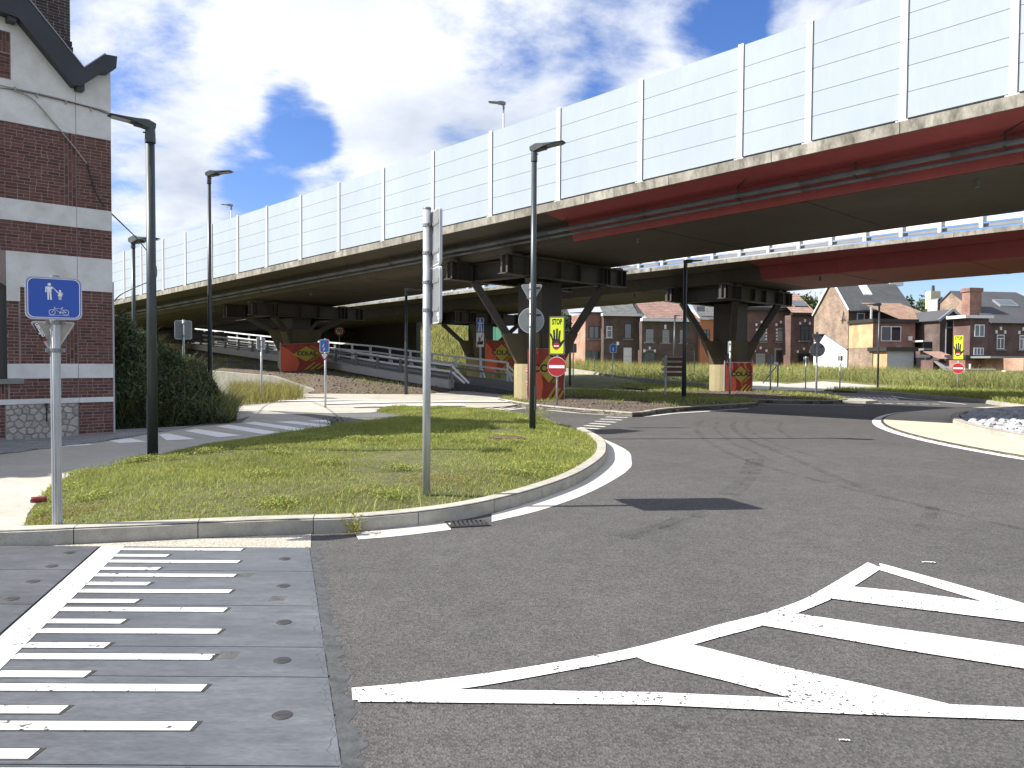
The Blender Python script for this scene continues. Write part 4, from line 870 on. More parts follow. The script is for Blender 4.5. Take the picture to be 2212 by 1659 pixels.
# pink spray strokes on the foot of the first pier, a pale tag on the second
def graffiti(t, ang0, zz, mat, seed, foot=0.86):
    r = random.Random(seed); mb = MB()
    for k in range(len(zz)):
        z, h = zz[k]; a = math.radians(ang0+r.uniform(-9, 9)); pts = []
        for q in range(9):
            aa = a+math.radians(math.sin(q*1.9+k)*9); rr = foot*1.052+0.006; pts.append(Vector((BD.x*math.cos(aa)*rr+BN.x*math.sin(aa)*foot*1.012, BD.y*math.cos(aa)*rr+BN.y*math.sin(aa)*foot*1.012, z+h*q/8))*U)
        mb.tube(pts, 0.012+0.006*(k % 3), 4)
    return mb.build('graffiti', mat, t)
graffiti(pr1, 249, [(0.35,0.2),(0.40,0.28),(0.52,0.22),(0.85,0.25),(0.95,0.22),(1.0,0.18),(0.9,0.3)], M['graffiti'], 3)
graffiti(pr2, 215, [(0.70,0.16),(0.66,0.10),(0.74,0.08)], M['path_paint'], 5)
# ---- guard rails of the ramp: near one seen from its back, far one from its front; shade is painted into the near posts
def ramp_rail(label, side, i0, i1, flip, h=0.80):
    P0 = [p+rn*side for p in RN[i0:i1+1]]; t = thing('guard_rail', label, 'guard rail', P0[0]); O = P0[0]
    L = [0]
    for a, b in zip(P0, P0[1:]): L.append(L[-1]+(b-a).length)
    def at_(s):
        for k in range(len(L)-1):
            if s <= L[k+1] or k == len(L)-2: return P0[k].lerp(P0[k+1], (s-L[k])/(L[k+1]-L[k]))-O
    s = 0.0; f = -1 if flip else 1
    while s < min(L[-1], 70):
        b = at_(s); mb = MB(); k = rd*0.0
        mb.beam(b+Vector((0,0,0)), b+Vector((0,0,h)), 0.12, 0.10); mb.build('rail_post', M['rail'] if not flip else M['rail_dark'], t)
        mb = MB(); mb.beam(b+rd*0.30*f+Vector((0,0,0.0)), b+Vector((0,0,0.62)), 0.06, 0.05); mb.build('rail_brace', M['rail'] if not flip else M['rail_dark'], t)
        s += 2.0
    for z, hh_, w, m in ((h, 0.09, 0.12, M['rail']), (h*.62, 0.09, 0.06, M['rail']), (h*.36, 0.09, 0.06, M['rail_dark'])):
        mb = MB()
        for k in range(len(L)-1): mb.beam(P0[k]-O+rn*f*-0.09+Vector((0,0,z)), P0[k+1]-O+rn*f*-0.09+Vector((0,0,z)), w, hh_)
        mb.build('rail_beam', m, t)
    e = at_(0); mb = MB(); mb.beam(e+Vector((0,0,0.78)), e+rd*1.2+Vector((0,0,0.0)), 0.07, 0.07); mb.beam(e+Vector((0,0,0.5)), e+rd*0.9+Vector((0,0,0.0)), 0.07, 0.07); mb.build('rail_end', M['rail'], t)
    return t
ramp_rail('near guard rail of the ramp, posts coloured as in shade, seen from behind', -0.15, 2, 8, True)
ramp_rail('far guard rail of the ramp with a bright sunlit top rail', RAMP_W+0.1, 2, 8, False, 0.95)
# retaining wall of the abutment under the far side of the rear deck
sw = min((abs(proj_u(deck(k_*0.25, OFF2+7.4, 0, LOW2, DS2))-905), k_*0.25) for k_ in range(20, 240))[1]
ab = thing('abutment_wall', 'long dark concrete abutment wall under the far side of the rear deck', 'wall', deck(sw, OFF2+7.4, -6, LOW2, DS2)); mb = MB(); O = ab.location
for k_ in range(24):
    a, b = sw+k_*2.5, sw+(k_+1)*2.5
    mb.hexa([deck(s_, w_, z_, LOW2, DS2)-O for z_ in (-8.0, -0.24) for s_, w_ in ((a, OFF2+7.2), (a, OFF2+7.6), (b, OFF2+7.6), (b, OFF2+7.2))])
mb.build('wall', M['pier_steel'], ab)
# ---- banners on site fencing round the piers
def banner(label, p0, p1, h, zg0, zg1, text='COLAS', lean=0.0, curve=0.0):
    p0, p1 = Vector((p0[0], p0[1], zg0)), Vector((p1[0], p1[1], zg1)); d = p1-p0; L = d.xy.length; rz = math.atan2(d.y, d.x)
    t = thing('construction_banner', label, 'banner', p0, rz); sh = (zg1-zg0)/L
    Z = lambda x, z: z+sh*x
    def cloth(pts, y0, mat, nm):
        mb = MB(); mb.prism_xz([(x, Z(x, z)) for x, z in pts], y0, y0+0.006); return mb.build(nm, mat, t)
    wav = MB(); nx_, nz_ = 24, 8; vs = [(L*i/nx_, 0.02*math.sin(i*1.1)*math.sin(k*.7)+0.012*math.sin(i*.5+k), Z(L*i/nx_, 0.05+(h-0.05)*k/nz_)) for i in range(nx_+1) for k in range(nz_+1)]
    wav.add(vs, [(i*(nz_+1)+k, (i+1)*(nz_+1)+k, (i+1)*(nz_+1)+k+1, i*(nz_+1)+k+1) for i in range(nx_) for k in range(nz_)]); wav.build('cloth', M['banner_red'], t, True)
    cloth([(0.01, 0.05), (L*0.36, 0.05), (L*0.42, h*0.30), (L*0.36, h*0.55), (L*0.18, h*0.80), (0.01, h*0.96)], -0.045, M['banner_sunlit'], 'sunlit_patch')  # sunlit part of the red cloth, painted on as an orange patch
    cx, cz, w, hh = L*0.62, h*0.62, L*0.36, h*0.27
    cloth([(cx-w, cz), (cx-w*.15, cz+hh), (cx+w*.7, cz), (cx-w*.15, cz-hh)], -0.055, M['banner_yellow'], 'emblem')
    for q in (0.16, 0.30):
        cloth([(cx+w*(q-.10), cz+hh*1.0), (cx+w*(q-.04), cz+hh*1.0), (cx+w*(.72+q), cz), (cx+w*(q-.04), cz-hh), (cx+w*(q-.10), cz-hh), (cx+w*(.66+q), cz)], -0.056, M['banner_yellow'], 'emblem_stripe')
    for q in (0, 1, 2):
        cloth([(L*(.50+.14*q), 0.06), (L*(.58+.14*q), 0.06), (L*min(.99, .80+.10*q), h*(.30-.05*q)), (L*min(.99, .74+.10*q), h*(.30-.05*q))], -0.057-0.002*q, M['banner_yellow'], 'diagonal_stripe')
    text_mesh('lettering', text, h*0.20, M['sign_black'], t, cx-w*.12, -0.066, Z(cx, cz), bold=0.012, sx=1.05)
    for x, tl_ in ((0, lean), (L, 0)):
        mb = MB(); mb.cone((x, 0.04, Z(x, -0.1)), (x+tl_, 0.04, Z(x, h+0.08)), 0.024, 0.024, 8); mb.build('fence_post', M['galv'], t)
    mb = MB(); mb.cone((0+lean, 0.04, Z(0, h)), (L, 0.04, Z(L, h)), 0.012, 0.012, 6); mb.cone((0, 0.04, Z(0, .08)), (L, 0.04, Z(L, .08)), 0.012, 0.012, 6); mb.build('fence_rail', M['galv'], t)
    return t
banner('red banner with a black-lettered yellow diamond at the pier behind the lamp post', AT(1139,864,27.9), AT(1219,853,28.15), 1.92, 0.13, 0.15, lean=0.17)
b0 = AT(1565,853,36.6); b1 = AT(1625,852,36.7); banner('sunlit red banner with a yellow diamond wrapped round the far island pier', b0, b1, 1.47, 0.13, 0.13)
b0 = AT(606,805,40.4); b1 = AT(702,799,41.4); banner('shaded red banner with a yellow diamond on the earth bank', b0, b1, (803-742)/1661*40.4, b0.z, b1.z)
b0 = AT(1048,800,49.7); b1 = AT(1112,806,49.1); banner('dark red banner partly hidden behind the ramp railing', b0, b1, 2.05, b0.z-0.1, b1.z)
# ------------------------------------------------------------------ street lamps
def street_lamp(label, base, h, head_az, r=0.066, head=0.85, group='street lamps', tilt=0.06, mat='lamp_pole', hmat='lamp_head', rtop=None):
    t = thing('street_lamp', label, 'street lamp', base, head_az, group); rt = rtop or r*0.72
    mb = MB(); mb.cone((0,0,-0.15), (0,0,h-0.25), r, rt, 16); mb.build('pole', M[mat], t, True)
    mb = MB(); mb.box(r*0.80, r*1.02, -0.045, 0.045, 0.45, 0.95); mb.build('access_door', M[mat], t)
    mb = MB(); mb.cone((0,0,h-0.25), (0,0,h-0.02), rt*1.25, rt*1.1, 14); mb.cone((0.0,0,h-0.11),(rt*1.6,0,h-0.11),0.012,0.012,6); mb.build('spigot', M[hmat], t)
    # flat LED head pointing along +x
    k = head; X = Matrix.Translation((0,0,h-0.04)) @ Matrix.Rotation(-tilt, 4, 'Y') @ Matrix.Diagonal((k, k, k, 1))
    mb = MB(X)
    prof = [(-0.10,0.075,0.02,0.13),(0.0,0.09,-0.03,0.16),(0.12,0.13,-0.02,0.165),(0.30,0.165,0.02,0.125),(0.55,0.165,0.045,0.10),(0.80,0.155,0.05,0.085),(0.84,0.13,0.055,0.078)]
    vs = []; 
    for x, w, z0, z1 in prof: vs += [(x,-w,z0+.012),(x,-w*.8,z0),(x,w*.8,z0),(x,w,z0+.012),(x,w,z1-.02),(x,w*.7,z1),(x,-w*.7,z1),(x,-w,z1-.02)]
    fs = [(i*8+j, (i+1)*8+j, (i+1)*8+(j+1)%8, i*8+(j+1)%8) for i in range(len(prof)-1) for j in range(8)]+[tuple(range(8)), tuple(range(len(prof)*8-1, len(prof)*8-9, -1))]
    mb.add(vs, fs); hd = mb.build('lamp_head', M[hmat], t)
    mb = MB(X); mb.box(0.34,0.78,-0.125,0.125,0.030,0.0375); mb.build('lens', M['lamp_glass'], hd)
    mb = MB(X); mb.box(0.10,0.32,-0.10,0.10,-0.012,0.004); mb.box(0.02,0.08,-.03,.03,.158,.185); mb.build('gear_cover', M[mat], hd)
    return t
gl = lambda u, v, z=0.0: G(u, v, z)
LA = G(330, 990, 0.10); LB = G(1150, 933, 0.15)
street_lamp('tall black street lamp nearest the brick house, head pointing left', LA, AT(325,272,LA.y).z-LA.z, math.radians(216), r=0.078, head=0.68, tilt=0.10, rtop=0.062)
street_lamp('tall grey street lamp on the grass island before the bridge pier, head pointing right', LB, AT(1156,322,LB.y).z-LB.z, math.radians(-24), r=0.066, head=0.78, tilt=0.10, rtop=0.054)
LC = AT(454, 800, 21.0); LC.z = 0.1; street_lamp('tall dark street lamp rising from behind the bush, head pointing right', LC, AT(453,377,21.0).z-0.1, math.radians(-10), head=0.8, tilt=0.08)
LD = AT(290, 800, 30.0); LD.z = 0.1; street_lamp('black street lamp between the brick house and the nearest lamp, behind the bush', LD, AT(289,522,30.0).z-0.1, math.radians(-25), r=0.075, head=1.5, tilt=0.0, rtop=0.07)
LE = G(877, 850, 0.2); street_lamp('thin black street lamp in the deep shade left of the double sign post', LE, AT(877,626,LE.y).z-0.2, math.radians(-8), r=0.075, head=0.85, tilt=0.0)
LF = G(1477, 865, 0.15); street_lamp('black street lamp beside the brown direction sign under the rear deck', LF, AT(1482,566,LF.y).z-0.15, math.radians(-10), r=0.085, head=0.75, tilt=0.08)
LG = AT(1896, 834, 44.0); street_lamp('slim dark street lamp before the orange brick extension', LG, AT(1898,659,44.0).z-LG.z, math.radians(170), r=0.06, head=1.0, tilt=0.04)
LH = AT(1231, 828, 46.0); street_lamp('slim dark street lamp beside the yellow stop board, pale wall behind', LH, AT(1233,683,46.0).z-LH.z, math.radians(200), r=0.07, head=0.6, tilt=0.04)
LI = AT(1456, 815, 60.0); street_lamp('black post lamp in the weeds behind the brown direction sign', LI, 4.8, math.radians(0), r=0.09, head=0.6, tilt=0.04)
p = deck(-2.0, 7.2, 0); 
def deck_lamp(label, u, vtop, w, s_guess, off, low, ds, az, r=0.05, head=1.0):
    best = min((abs(proj_u(deck(s*0.25, w+off, 2, low, ds))-u), s*0.25) for s in range(-60, 260)); b = deck(best[1], w+off, 0, low, ds)
    return street_lamp(label, b, AT(u, vtop, b.y).z-b.z, az, r=r, head=head, mat='galv', hmat='sign_back', tilt=0.12)
deck_lamp('grey lamp on the flyover rising above the white noise wall near mid picture', 1087, 224, 7.2, 0, 0, 0, 0, math.radians(175), r=0.055, head=0.85)
deck_lamp('small distant grey lamp above the white noise wall at the left', 498, 444, 7.2, 20, 0, 0, 0, math.radians(170), r=0.06, head=0.9)
# ------------------------------------------------------------------ sign helpers (local: x right, z up, printed side faces -y)
def pole(t, h, r=0.038, z0=-0.15, mat='galv', ribs=True, y=0.0, x=0.0):
    mb = MB(); mb.cone((x,y,z0), (x,y,h), r, r, 16); 
    ob = mb.build('pole', M[mat], t, True)
    mb = MB(); mb.cone((x,y,h), (x,y,h+0.018), r*1.12, r*1.05, 14); mb.build('pole_cap', M['sign_back'], t)
    return ob
def clamp(t, z, r=0.038, w=0.075):
    mb = MB(); mb.cone((0,0,z-.018), (0,0,z+.018), r+.006, r+.006, 16); mb.box(-w, w, -.006, .006, z-.017, z+.017); mb.box(-w,-w+.02,-.02,.02,z-.013,z+.013); mb.box(w-.02,w,-.02,.02,z-.013,z+.013); mb.build('clamp', M['sign_back'], t)
def plate(t, name, outline, y, mat, rim=None, back='sign_back', th=0.022, inset=0.012):
    """a sign plate with a folded rim; printed skin on -y, bare metal on +y"""
    mb = MB(); mb.prism_xz(outline, y, y+th); p = mb.build(name, M[rim or 'sign_rim'], t)
    c = (sum(a for a, b in outline)/len(outline), sum(b for a, b in outline)/len(outline))
    xs = [a for a, b in outline]; zs = [b for a, b in outline]; kx = 1-2*inset/(max(xs)-min(xs)); kz = 1-2*inset/(max(zs)-min(zs))
    ins = [(c[0]+(a-c[0])*kx, c[1]+(b-c[1])*kz) for a, b in outline]
    mb = MB(); mb.prism_xz(ins, y-0.0015, y-0.0002); mb.build('face', M[mat], p)
    mb = MB(); mb.prism_xz(ins, y+th+0.0002, y+th+0.0015); mb.build('back_skin', M[back], p)
    return p
def skin(p, name, outline, y, mat): mb = MB(); mb.prism_xz(outline, y-0.0012, y); return mb.build(name, M[mat], p)
def scale2(o, k, c): return [(c[0]+(a-c[0])*k, c[1]+(b-c[1])*k) for a, b in o]
def circ(cx, cz, r, n=36): return [(cx+r*math.cos(2*math.pi*i/n), cz+r*math.sin(2*math.pi*i/n)) for i in range(n)]
def tri_down(cx, ztop, w, r=0.04): h = w*0.866; return rpoly([(cx-w/2, ztop), (cx, ztop-h), (cx+w/2, ztop)], r)
def walker(p, x, z, s, y, mat='sign_white', child=True):
    """adult holding a child's hand"""
    mb = MB(); q = lambda pts: mb.prism_xz([(x+a*s, z+b*s) for a, b in pts], y-0.001, y)
    q(circ(0, 0.86, 0.085, 14)); q([(-.15,.74),(.15,.74),(.17,.62),(.11,.62),(.10,.40),(-.10,.40),(-.11,.62),(-.17,.62)]); q([(-.19,.72),(-.12,.74),(-.13,.42),(-.20,.42)]); q([(-.10,.39),(-.01,.39),(-.01,0),(-.09,0)]); q([(.01,.39),(.10,.39),(.12,0),(.04,0)])
    if child:
        q([(.13,.74),(.19,.70),(.42,.46),(.38,.42)]); q(circ(.52, .52, .06, 12)); q([(.47,.45),(.57,.45),(.64,.22),(.40,.22)]); q([(.45,.21),(.50,.21),(.50,.02),(.46,.02)]); q([(.53,.21),(.58,.21),(.58,.02),(.54,.02)]); q([(.40,.44),(.47,.45),(.44,.39),(.38,.40)]); q([(.57,.45),(.62,.42),(.68,.34),(.64,.32)])
    return mb.build('pictogram', M[mat], p)
def bicycle(p, x, z, s, y, mat='sign_white'):
    mb = MB(); 
    def ring(cx, cz, r, w, n=26):
        for i in range(n):
            a, b = 2*math.pi*i/n, 2*math.pi*(i+1)/n; mb.prism_xz([(x+s*(cx+(r-w)*math.cos(a)), z+s*(cz+(r-w)*math.sin(a))), (x+s*(cx+r*math.cos(a)), z+s*(cz+r*math.sin(a))), (x+s*(cx+r*math.cos(b)), z+s*(cz+r*math.sin(b))), (x+s*(cx+(r-w)*math.cos(b)), z+s*(cz+(r-w)*math.sin(b)))], y-0.001, y)
    def bar(a, b, w=0.030):
        a, b = Vector(a), Vector(b); d = (b-a).normalized(); n = Vector((-d.y, d.x))*w/2; mb.prism_xz([(x+s*v.x, z+s*v.y) for v in (a-n, b-n, b+n, a+n)], y-0.001, y)
    ring(-.62, .30, .30, .045); ring(.62, .30, .30, .045); ring(.12, .26, .09, .09, 14); ring(-.62, .30, .045, .045, 10); ring(.62, .30, .06, .06, 10)
    bar((-.62,.30),(-.40,.72)); bar((-.40,.72),(-.44,.84)); bar((-.44,.84),(-.30,.84)); bar((-.42,.70),(.28,.70)); bar((-.40,.66),(.12,.28)); bar((.12,.26),(.32,.80)); bar((.24,.80),(.40,.80), .05); bar((.28,.70),(.62,.30)); bar((.12,.28),(.62,.30)); bar((-1.0,-.03),(1.0,-.03), .025)
    return mb.build('pictogram', M[mat], p)
def face_cam(x, y, extra=0.0): return math.atan2(x, -y)*0-math.atan2(x, y)+math.radians(extra)
# --- foreground left: blue pedestrian and cycle plate over the back of a give-way triangle
B = G(124, 1135, 0.13); s_ = B.y/1661; zz = lambda v: AT(119, v, B.y).z-B.z
t = thing('pedestrian_cycle_sign', 'blue pedestrian and bicycle sign on a galvanised post at the grass edge, stickered triangle below', 'road sign', B, face_cam(B.x, B.y, 4))
pole(t, zz(600), r=0.036)
mb = MB()
for a in range(0, 360, 30): mb.cone((.0365*math.cos(math.radians(a)), .0365*math.sin(math.radians(a)), 0), (.0365*math.cos(math.radians(a)), .0365*math.sin(math.radians(a)), zz(601)), .004, .004, 5)
mb.build('pole_ribs', M['galv'], t)
zt, zb_ = zz(600), zz(691); w = (169-64)*s_/2; o = rrect(-w, w, zb_, zt, 0.052); xo = (116.5-119)*s_
o = [(a+xo, b) for a, b in o]
p = plate(t, 'sign_plate', o, -0.068, 'sign_blue', th=0.026, inset=0.010); c = (xo, (zt+zb_)/2)
ring_o, ring_i = scale2(o, 0.925, c), scale2(o, 0.895, c); n = len(ring_o); mb = MB()
for i in range(n): j = (i+1) % n; mb.prism_xz([ring_o[i], ring_o[j], ring_i[j], ring_i[i]], -0.0715, -0.0698)
mb.build('border', M['sign_white'], p)
hh = zt-zb_; walker(p, xo-0.035*1.0, zb_+hh*0.46, hh*0.42, -0.070); bicycle(p, xo+0.035, zb_+hh*0.105, hh*0.225, -0.070)
tw = (163-76)*s_; p2 = plate(t, 'triangle_plate', [(a+xo, b) for a, b in tri_down(0, zz(694), tw, 0.022)], 0.045, 'sign_back_warm', rim='sign_rim', th=0.02, inset=0.02)
st = skin(p2, 'sticker', [(xo-.155,zz(700)),(xo-.118,zz(697)),(xo-.048,zz(736)),(xo-.085,zz(739))], 0.0418, 'sign_black')
text_mesh('lettering', 'ofman', 0.052, M['sign_white'], p2, xo-.104, 0.0395, zz(713.5), rot=math.radians(-62+180), bold=0.002)
text_mesh('lettering', 'k', 0.058, M['sign_red'], p2, xo-.069, 0.0395, zz(734), rot=math.radians(-62+180), bold=0.002)
clamp(t, zz(697), 0.036); clamp(t, zz(757), 0.036); clamp(t, zz(640), 0.036)
# --- centre: post with two plates seen from behind, nearly edge on
B = G(921, 1067, 0.15); zz = lambda v: AT(919, v, B.y).z-B.z
t = thing('road_sign', 'tall galvanised post on the grass with two rectangular plates seen from behind', 'road sign', B, math.radians(-70+180))
pole(t, zz(452), r=0.043)
for vt, vb in ((457, 577), (580, 700)):
    o = rrect(-0.34, 0.40, zz(vb), zz(vt), 0.05); p = plate(t, 'sign_plate', o, -0.080, 'sign_white', th=0.03, inset=0.014)
    for zc_ in (0.25, 0.75):
        mb = MB(); z = zz(vb)+(zz(vt)-zz(vb))*zc_; mb.box(-0.315, 0.375, -0.0483, -0.0435, z-.02, z+.02); mb.build('stiffening_rib', M['sign_back'], p)
        clamp(t, z, 0.043)
    mb = MB(); mb.box(-.31,-.25,-.0482,-.0470, zz(vb)+.07, zz(vb)+.11); mb.box(-.315,-.285,-.0482,-.0470, zz(vb)+.035, zz(vb)+.06); mb.build('maker_sticker', M['sign_white'], p)
# --- triangle and disc seen from behind, beside the tall lamp post
def backs(label, u, vb, z, tri, dsc, polw, ztop, yaw=0.0, warm=False, mark=True):
    B = G(u, vb, z) if not isinstance(z, tuple) else AT(u, vb, z[0]); Y = B.y; zz = lambda v: AT(u, v, Y).z-B.z; s = Y/1661
    t = thing('road_sign', label, 'road sign', B, face_cam(B.x, B.y, 180+yaw)); pole(t, zz(ztop), r=polw)
    xo = -(tri[0]-u)*s; p = plate(t, 'triangle_plate', [(a+xo, b) for a, b in tri_down(0, zz(tri[1]), tri[2]*s, 0.05)], -0.075, 'sign_white', th=0.022)
    xo = -(dsc[0]-u)*s; q = plate(t, 'disc_plate', circ(xo, zz(dsc[1]), dsc[2]*s/2), -0.075, 'sign_red', th=0.022)
    for z_ in (zz(tri[1])-.12, zz(tri[1])-tri[2]*s*.6, zz(dsc[1])+dsc[2]*s*.25, zz(dsc[1])-dsc[2]*s*.25): clamp(t, z_, polw, 0.1)
    if mark:
        mb = MB(); mb.box(-tri[2]*s*.40, -tri[2]*s*.2, -.0515, -.0508, zz(tri[1])-.11, zz(tri[1])-.06); mb.build('maker_mark', M['sign_black'], p)
        mb = MB(); mb.box(-dsc[2]*s*.38, -dsc[2]*s*.2, -.0515, -.0508, zz(dsc[1])+.10, zz(dsc[1])+.15); mb.build('maker_mark', M['sign_black'], q)
    return t
backs('triangle and disc signs seen from behind, half hidden by the tall lamp post', 1145, 914, 0.12, (1146, 614, 50), (1145.5, 692, 56), 0.032, 612, -6)
backs('far pole with triangle and disc signs seen from behind, white wall beyond', 1763, 855, 0.12, (1765, 721, 29), (1764, 755.5, 31), 0.045, 718, 0)
# --- STOP hand boards with a no-entry disc
def hand(p, cx, cz, s, y):
    """open palm with five separate fingers, printed flat"""
    mb = MB(); q = lambda pts: mb.prism_xz([(cx+a*s, cz+b*s) for a, b in pts], y-0.001, y)
    q([(-.30,-.02),(-.28,.10),(-.26,.20),(.20,.20),(.24,.06),(.22,-.16),(.12,-.34),(.0,-.42),(-.10,-.42),(-.20,-.34),(-.27,-.20)])
    def finger(x0, z0, x1, z1, w):
        a, b = Vector((x0, z0)), Vector((x1, z1)); d = (b-a).normalized(); n = Vector((-d.y, d.x))*w/2
        q([tuple(a-n), tuple(b-n), tuple(b-n*.5+d*w*.42), tuple(b+d*w*.5), tuple(b+n*.5+d*w*.42), tuple(b+n), tuple(a+n)])
    finger(-.22,.12,-.37,.50,.105); finger(-.14,.15,-.17,.72,.12); finger(.0,.15,.02,.80,.12); finger(.13,.15,.19,.68,.115); finger(.16,-.16,.44,.12,.13)
    q([(.05,-.36),(.22,-.16),(.26,-.04),(.36,.02),(.40,-.02),(.24,-.26),(.12,-.36)])
    return mb.build('hand_symbol', M['sign_black'], p)
def no_entry(p, cx, cz, r, y, bar='sign_white'):
    skin(p, 'no_entry_symbol', circ(cx, cz, r), y, 'sign_red'); return skin(p, 'no_entry_bar', [(cx-r*.72, cz-r*.17), (cx+r*.72, cz-r*.17), (cx+r*.72, cz+r*.17), (cx-r*.72, cz+r*.17)], y-0.0013, bar)
def stop_board(label, base, Y, u, top, bot, wpx, dc, dr, yaw, polr):
    s = Y/1661; zz = lambda v: AT(u, v, Y).z-base.z
    t = thing('stop_board', label, 'road sign', base, face_cam(base.x, base.y, yaw)); pole(t, zz(top+3), r=polr)
    w = wpx*s/2; o = rrect(-w, w, zz(bot), zz(top), 0.03); p = plate(t, 'yellow_plate', o, -0.075, 'sign_black', rim='sign_rim', th=0.025, inset=0.006)
    H = zz(top)-zz(bot); cz = (zz(top)+zz(bot))/2; skin(p, 'yellow_field', rrect(-w+.035, w-.035, zz(bot)+.035, zz(top)-.035, 0.02), -0.0768, 'sign_yellow')
    text_mesh('lettering', 'STOP', H*0.20, M['sign_black'], p, 0, -0.0795, zz(top)-H*0.145, bold=0.010, sx=0.56)
    hand(p, -w*0.02, zz(bot)+H*0.315, H*0.44, -0.0782); no_entry(p, -w*.06, zz(bot)+H*0.225, H*0.092, -0.0796)
    q = plate(t, 'no_entry_disc', [(a*0.97, b) for a, b in circ(0, zz(dc), dr*s)], -0.07, 'sign_white', th=0.025, inset=0.004)
    skin(q, 'red_field', circ(0, zz(dc), dr*s*.955, 40), -0.0717, 'sign_red'); r = dr*s; skin(q, 'white_bar', [(-r*.80, zz(dc)-r*.15), (r*.80, zz(dc)-r*.15), (r*.80, zz(dc)+r*.15), (-r*.80, zz(dc)+r*.15)], -0.073, 'sign_white')
    for v in (top+15, bot-12, dc): clamp(t, zz(v), polr, 0.1)
    return t
B = G(1203, 873, 0.17); stop_board('yellow STOP hand board over a red no-entry disc at the near bridge pier', B, B.y, 1205, 684, 766, 34, 792, 21.5, -14, 0.036)
B = AT(2069, 846, 43.6); stop_board('distant yellow STOP hand board with no-entry disc in front of the dark gabled house', B, B.y, 2076, 723.5, 777, 20.5, 795.5, 11.5, -14, 0.042)
# --- smaller signs
def small_sign(label, u, vb, top, bot, wpx, back=True, z=0.1, kind=None, yaw=0.0, Y=None, polr=0.035, rim='sign_rim', name='road_sign', vtop=None, tri=None, ux=None):
    B = G(u, vb, z) if Y is None else AT(u, vb, Y); s = B.y/1661; zz = lambda v: AT(u, v, B.y).z-B.z
    t = thing(name, label, 'road sign', B, face_cam(B.x, B.y, (180 if back else 0)+yaw)); pole(t, zz(vtop or top-1), r=polr)
    w = wpx*s/2; xo = ((ux or u)-u)*s*(-1 if back else 1); o = rrect(xo-w, xo+w, zz(bot), zz(top), min(.06, w*.3)); p = plate(t, 'sign_plate', o, -0.065, kind or 'sign_white', rim=rim, th=0.022, inset=0.03 if kind else 0.02)
    clamp(t, zz(top)-.1, polr); clamp(t, zz(bot)+.1, polr)
    return t, p, zz, w, xo, s
small_sign('grey rectangular sign back above the bush', 397, 800, 692, 733, 35, z=0.0, Y=23.0, yaw=6)
small_sign('small pale sign back in the golden grass beside the wing wall', 565, 869, 729, 755, 19, z=0.05, yaw=20)
t, p, zz, w, xo, s = small_sign('blue end-of-path sign with red slash above a give-way triangle', 703, 879, 733, 762, 21, back=False, z=0.06, kind='sign_blue_light', ux=701)
walker(p, xo-.02, zz(757), .22, -.0668, child=False); mb = MB(); mb.prism_xz([(xo-w*.8, zz(759)), (xo-w*.55, zz(759)), (xo+w*.8, zz(736)), (xo+w*.55, zz(736))], -.0695, -.068); mb.build('red_slash', M['sign_red'], p)
q = plate(t, 'triangle_plate', [(a+xo, b) for a, b in tri_down(0, zz(763), 20*s, 0.03)], -0.065, 'sign_red', th=0.02, inset=0.004); o = tri_down(xo, zz(763), 20*s, 0.03); c = (xo, zz(763)-20*s*.866/3); skin(q, 'white_field', scale2(o, 0.66, c), -0.0667, 'sign_white')
# speed limit behind the ramp
B = AT(733, 765, 62.0); s = 62.0/1661; zz = lambda v: AT(733, v, 62.0).z-B.z
t = thing('speed_limit_sign', 'round red-rimmed 70 speed limit sign behind the ramp railing', 'road sign', B, face_cam(B.x, B.y, 0)); pole(t, zz(704), r=0.05, z0=-2.0)
p = plate(t, 'disc_plate', circ(0, zz(715), 11*s), -0.08, 'sign_red', th=0.03, inset=0.006); skin(p, 'white_field', circ(0, zz(715), 7.8*s), -0.0818, 'sign_white'); text_mesh('lettering', '70', 11*s, M['sign_black'], p, 0, -0.084, zz(715.2), bold=0.014)
# motorway board and end-of-town board
B = AT(1037.5, 800, 40.0); s = 40.0/1661; zz = lambda v: AT(1037.5, v, 40.0).z-B.z
t = thing('motorway_sign', 'blue motorway sign over a white end-of-town board behind the ramp railing', 'road sign', B, face_cam(B.x, B.y, -14)); pole(t, zz(687), r=0.05, z0=-0.6)
p = plate(t, 'motorway_plate', rrect(-8*s, 8*s, zz(717), zz(687), .03), -0.08, 'sign_blue', th=0.025, inset=0.02); H = 30*s
for a in ([(-.30,.05),(-.10,.05),(-.05,.58),(-.14,.58)], [(.10,.05),(.30,.05),(.14,.58),(.05,.58)], [(-.36,.60),(.36,.60),(.36,.66),(-.36,.66)], [(-.12,.70),(-.03,.70),(-.02,.92),(-.07,.92)], [(.03,.70),(.12,.70),(.07,.92),(.02,.92)]): skin(p, 'motorway_symbol', [(x*16*s, zz(717)+z*H) for x, z in a], -0.0818, 'sign_white')
p = plate(t, 'end_of_town_plate', rrect(-8.6*s, 8.6*s, zz(750), zz(718.5), .03), -0.08, 'sign_white', th=0.025, inset=0.02); H = 31*s
skin(p, 'town_silhouette', [(x*17*s, zz(750)+z*H) for x, z in [(-.36,.18),(.38,.18),(.38,.42),(.28,.50),(.20,.36),(.10,.50),(.02,.36),(-.04,.36),(-.04,.62),(-.12,.80),(-.20,.62),(-.20,.40),(-.36,.36)]], -0.0818, 'sign_black')
skin(p, 'red_slash', [(x*17*s, zz(750)+z*H) for x, z in [(-.40,.06),(-.30,.06),(.40,.94),(.30,.94)]], -0.0832, 'sign_red')
t, p, zz, w, xo, s = small_sign('small blue pedestrian path sign before the dark brick houses', 1322.5, 838, 743, 762, 15, back=False, z=0.06, kind='sign_blue_light', ux=1324)
walker(p, xo, zz(758), .2, -.0668, child=False)
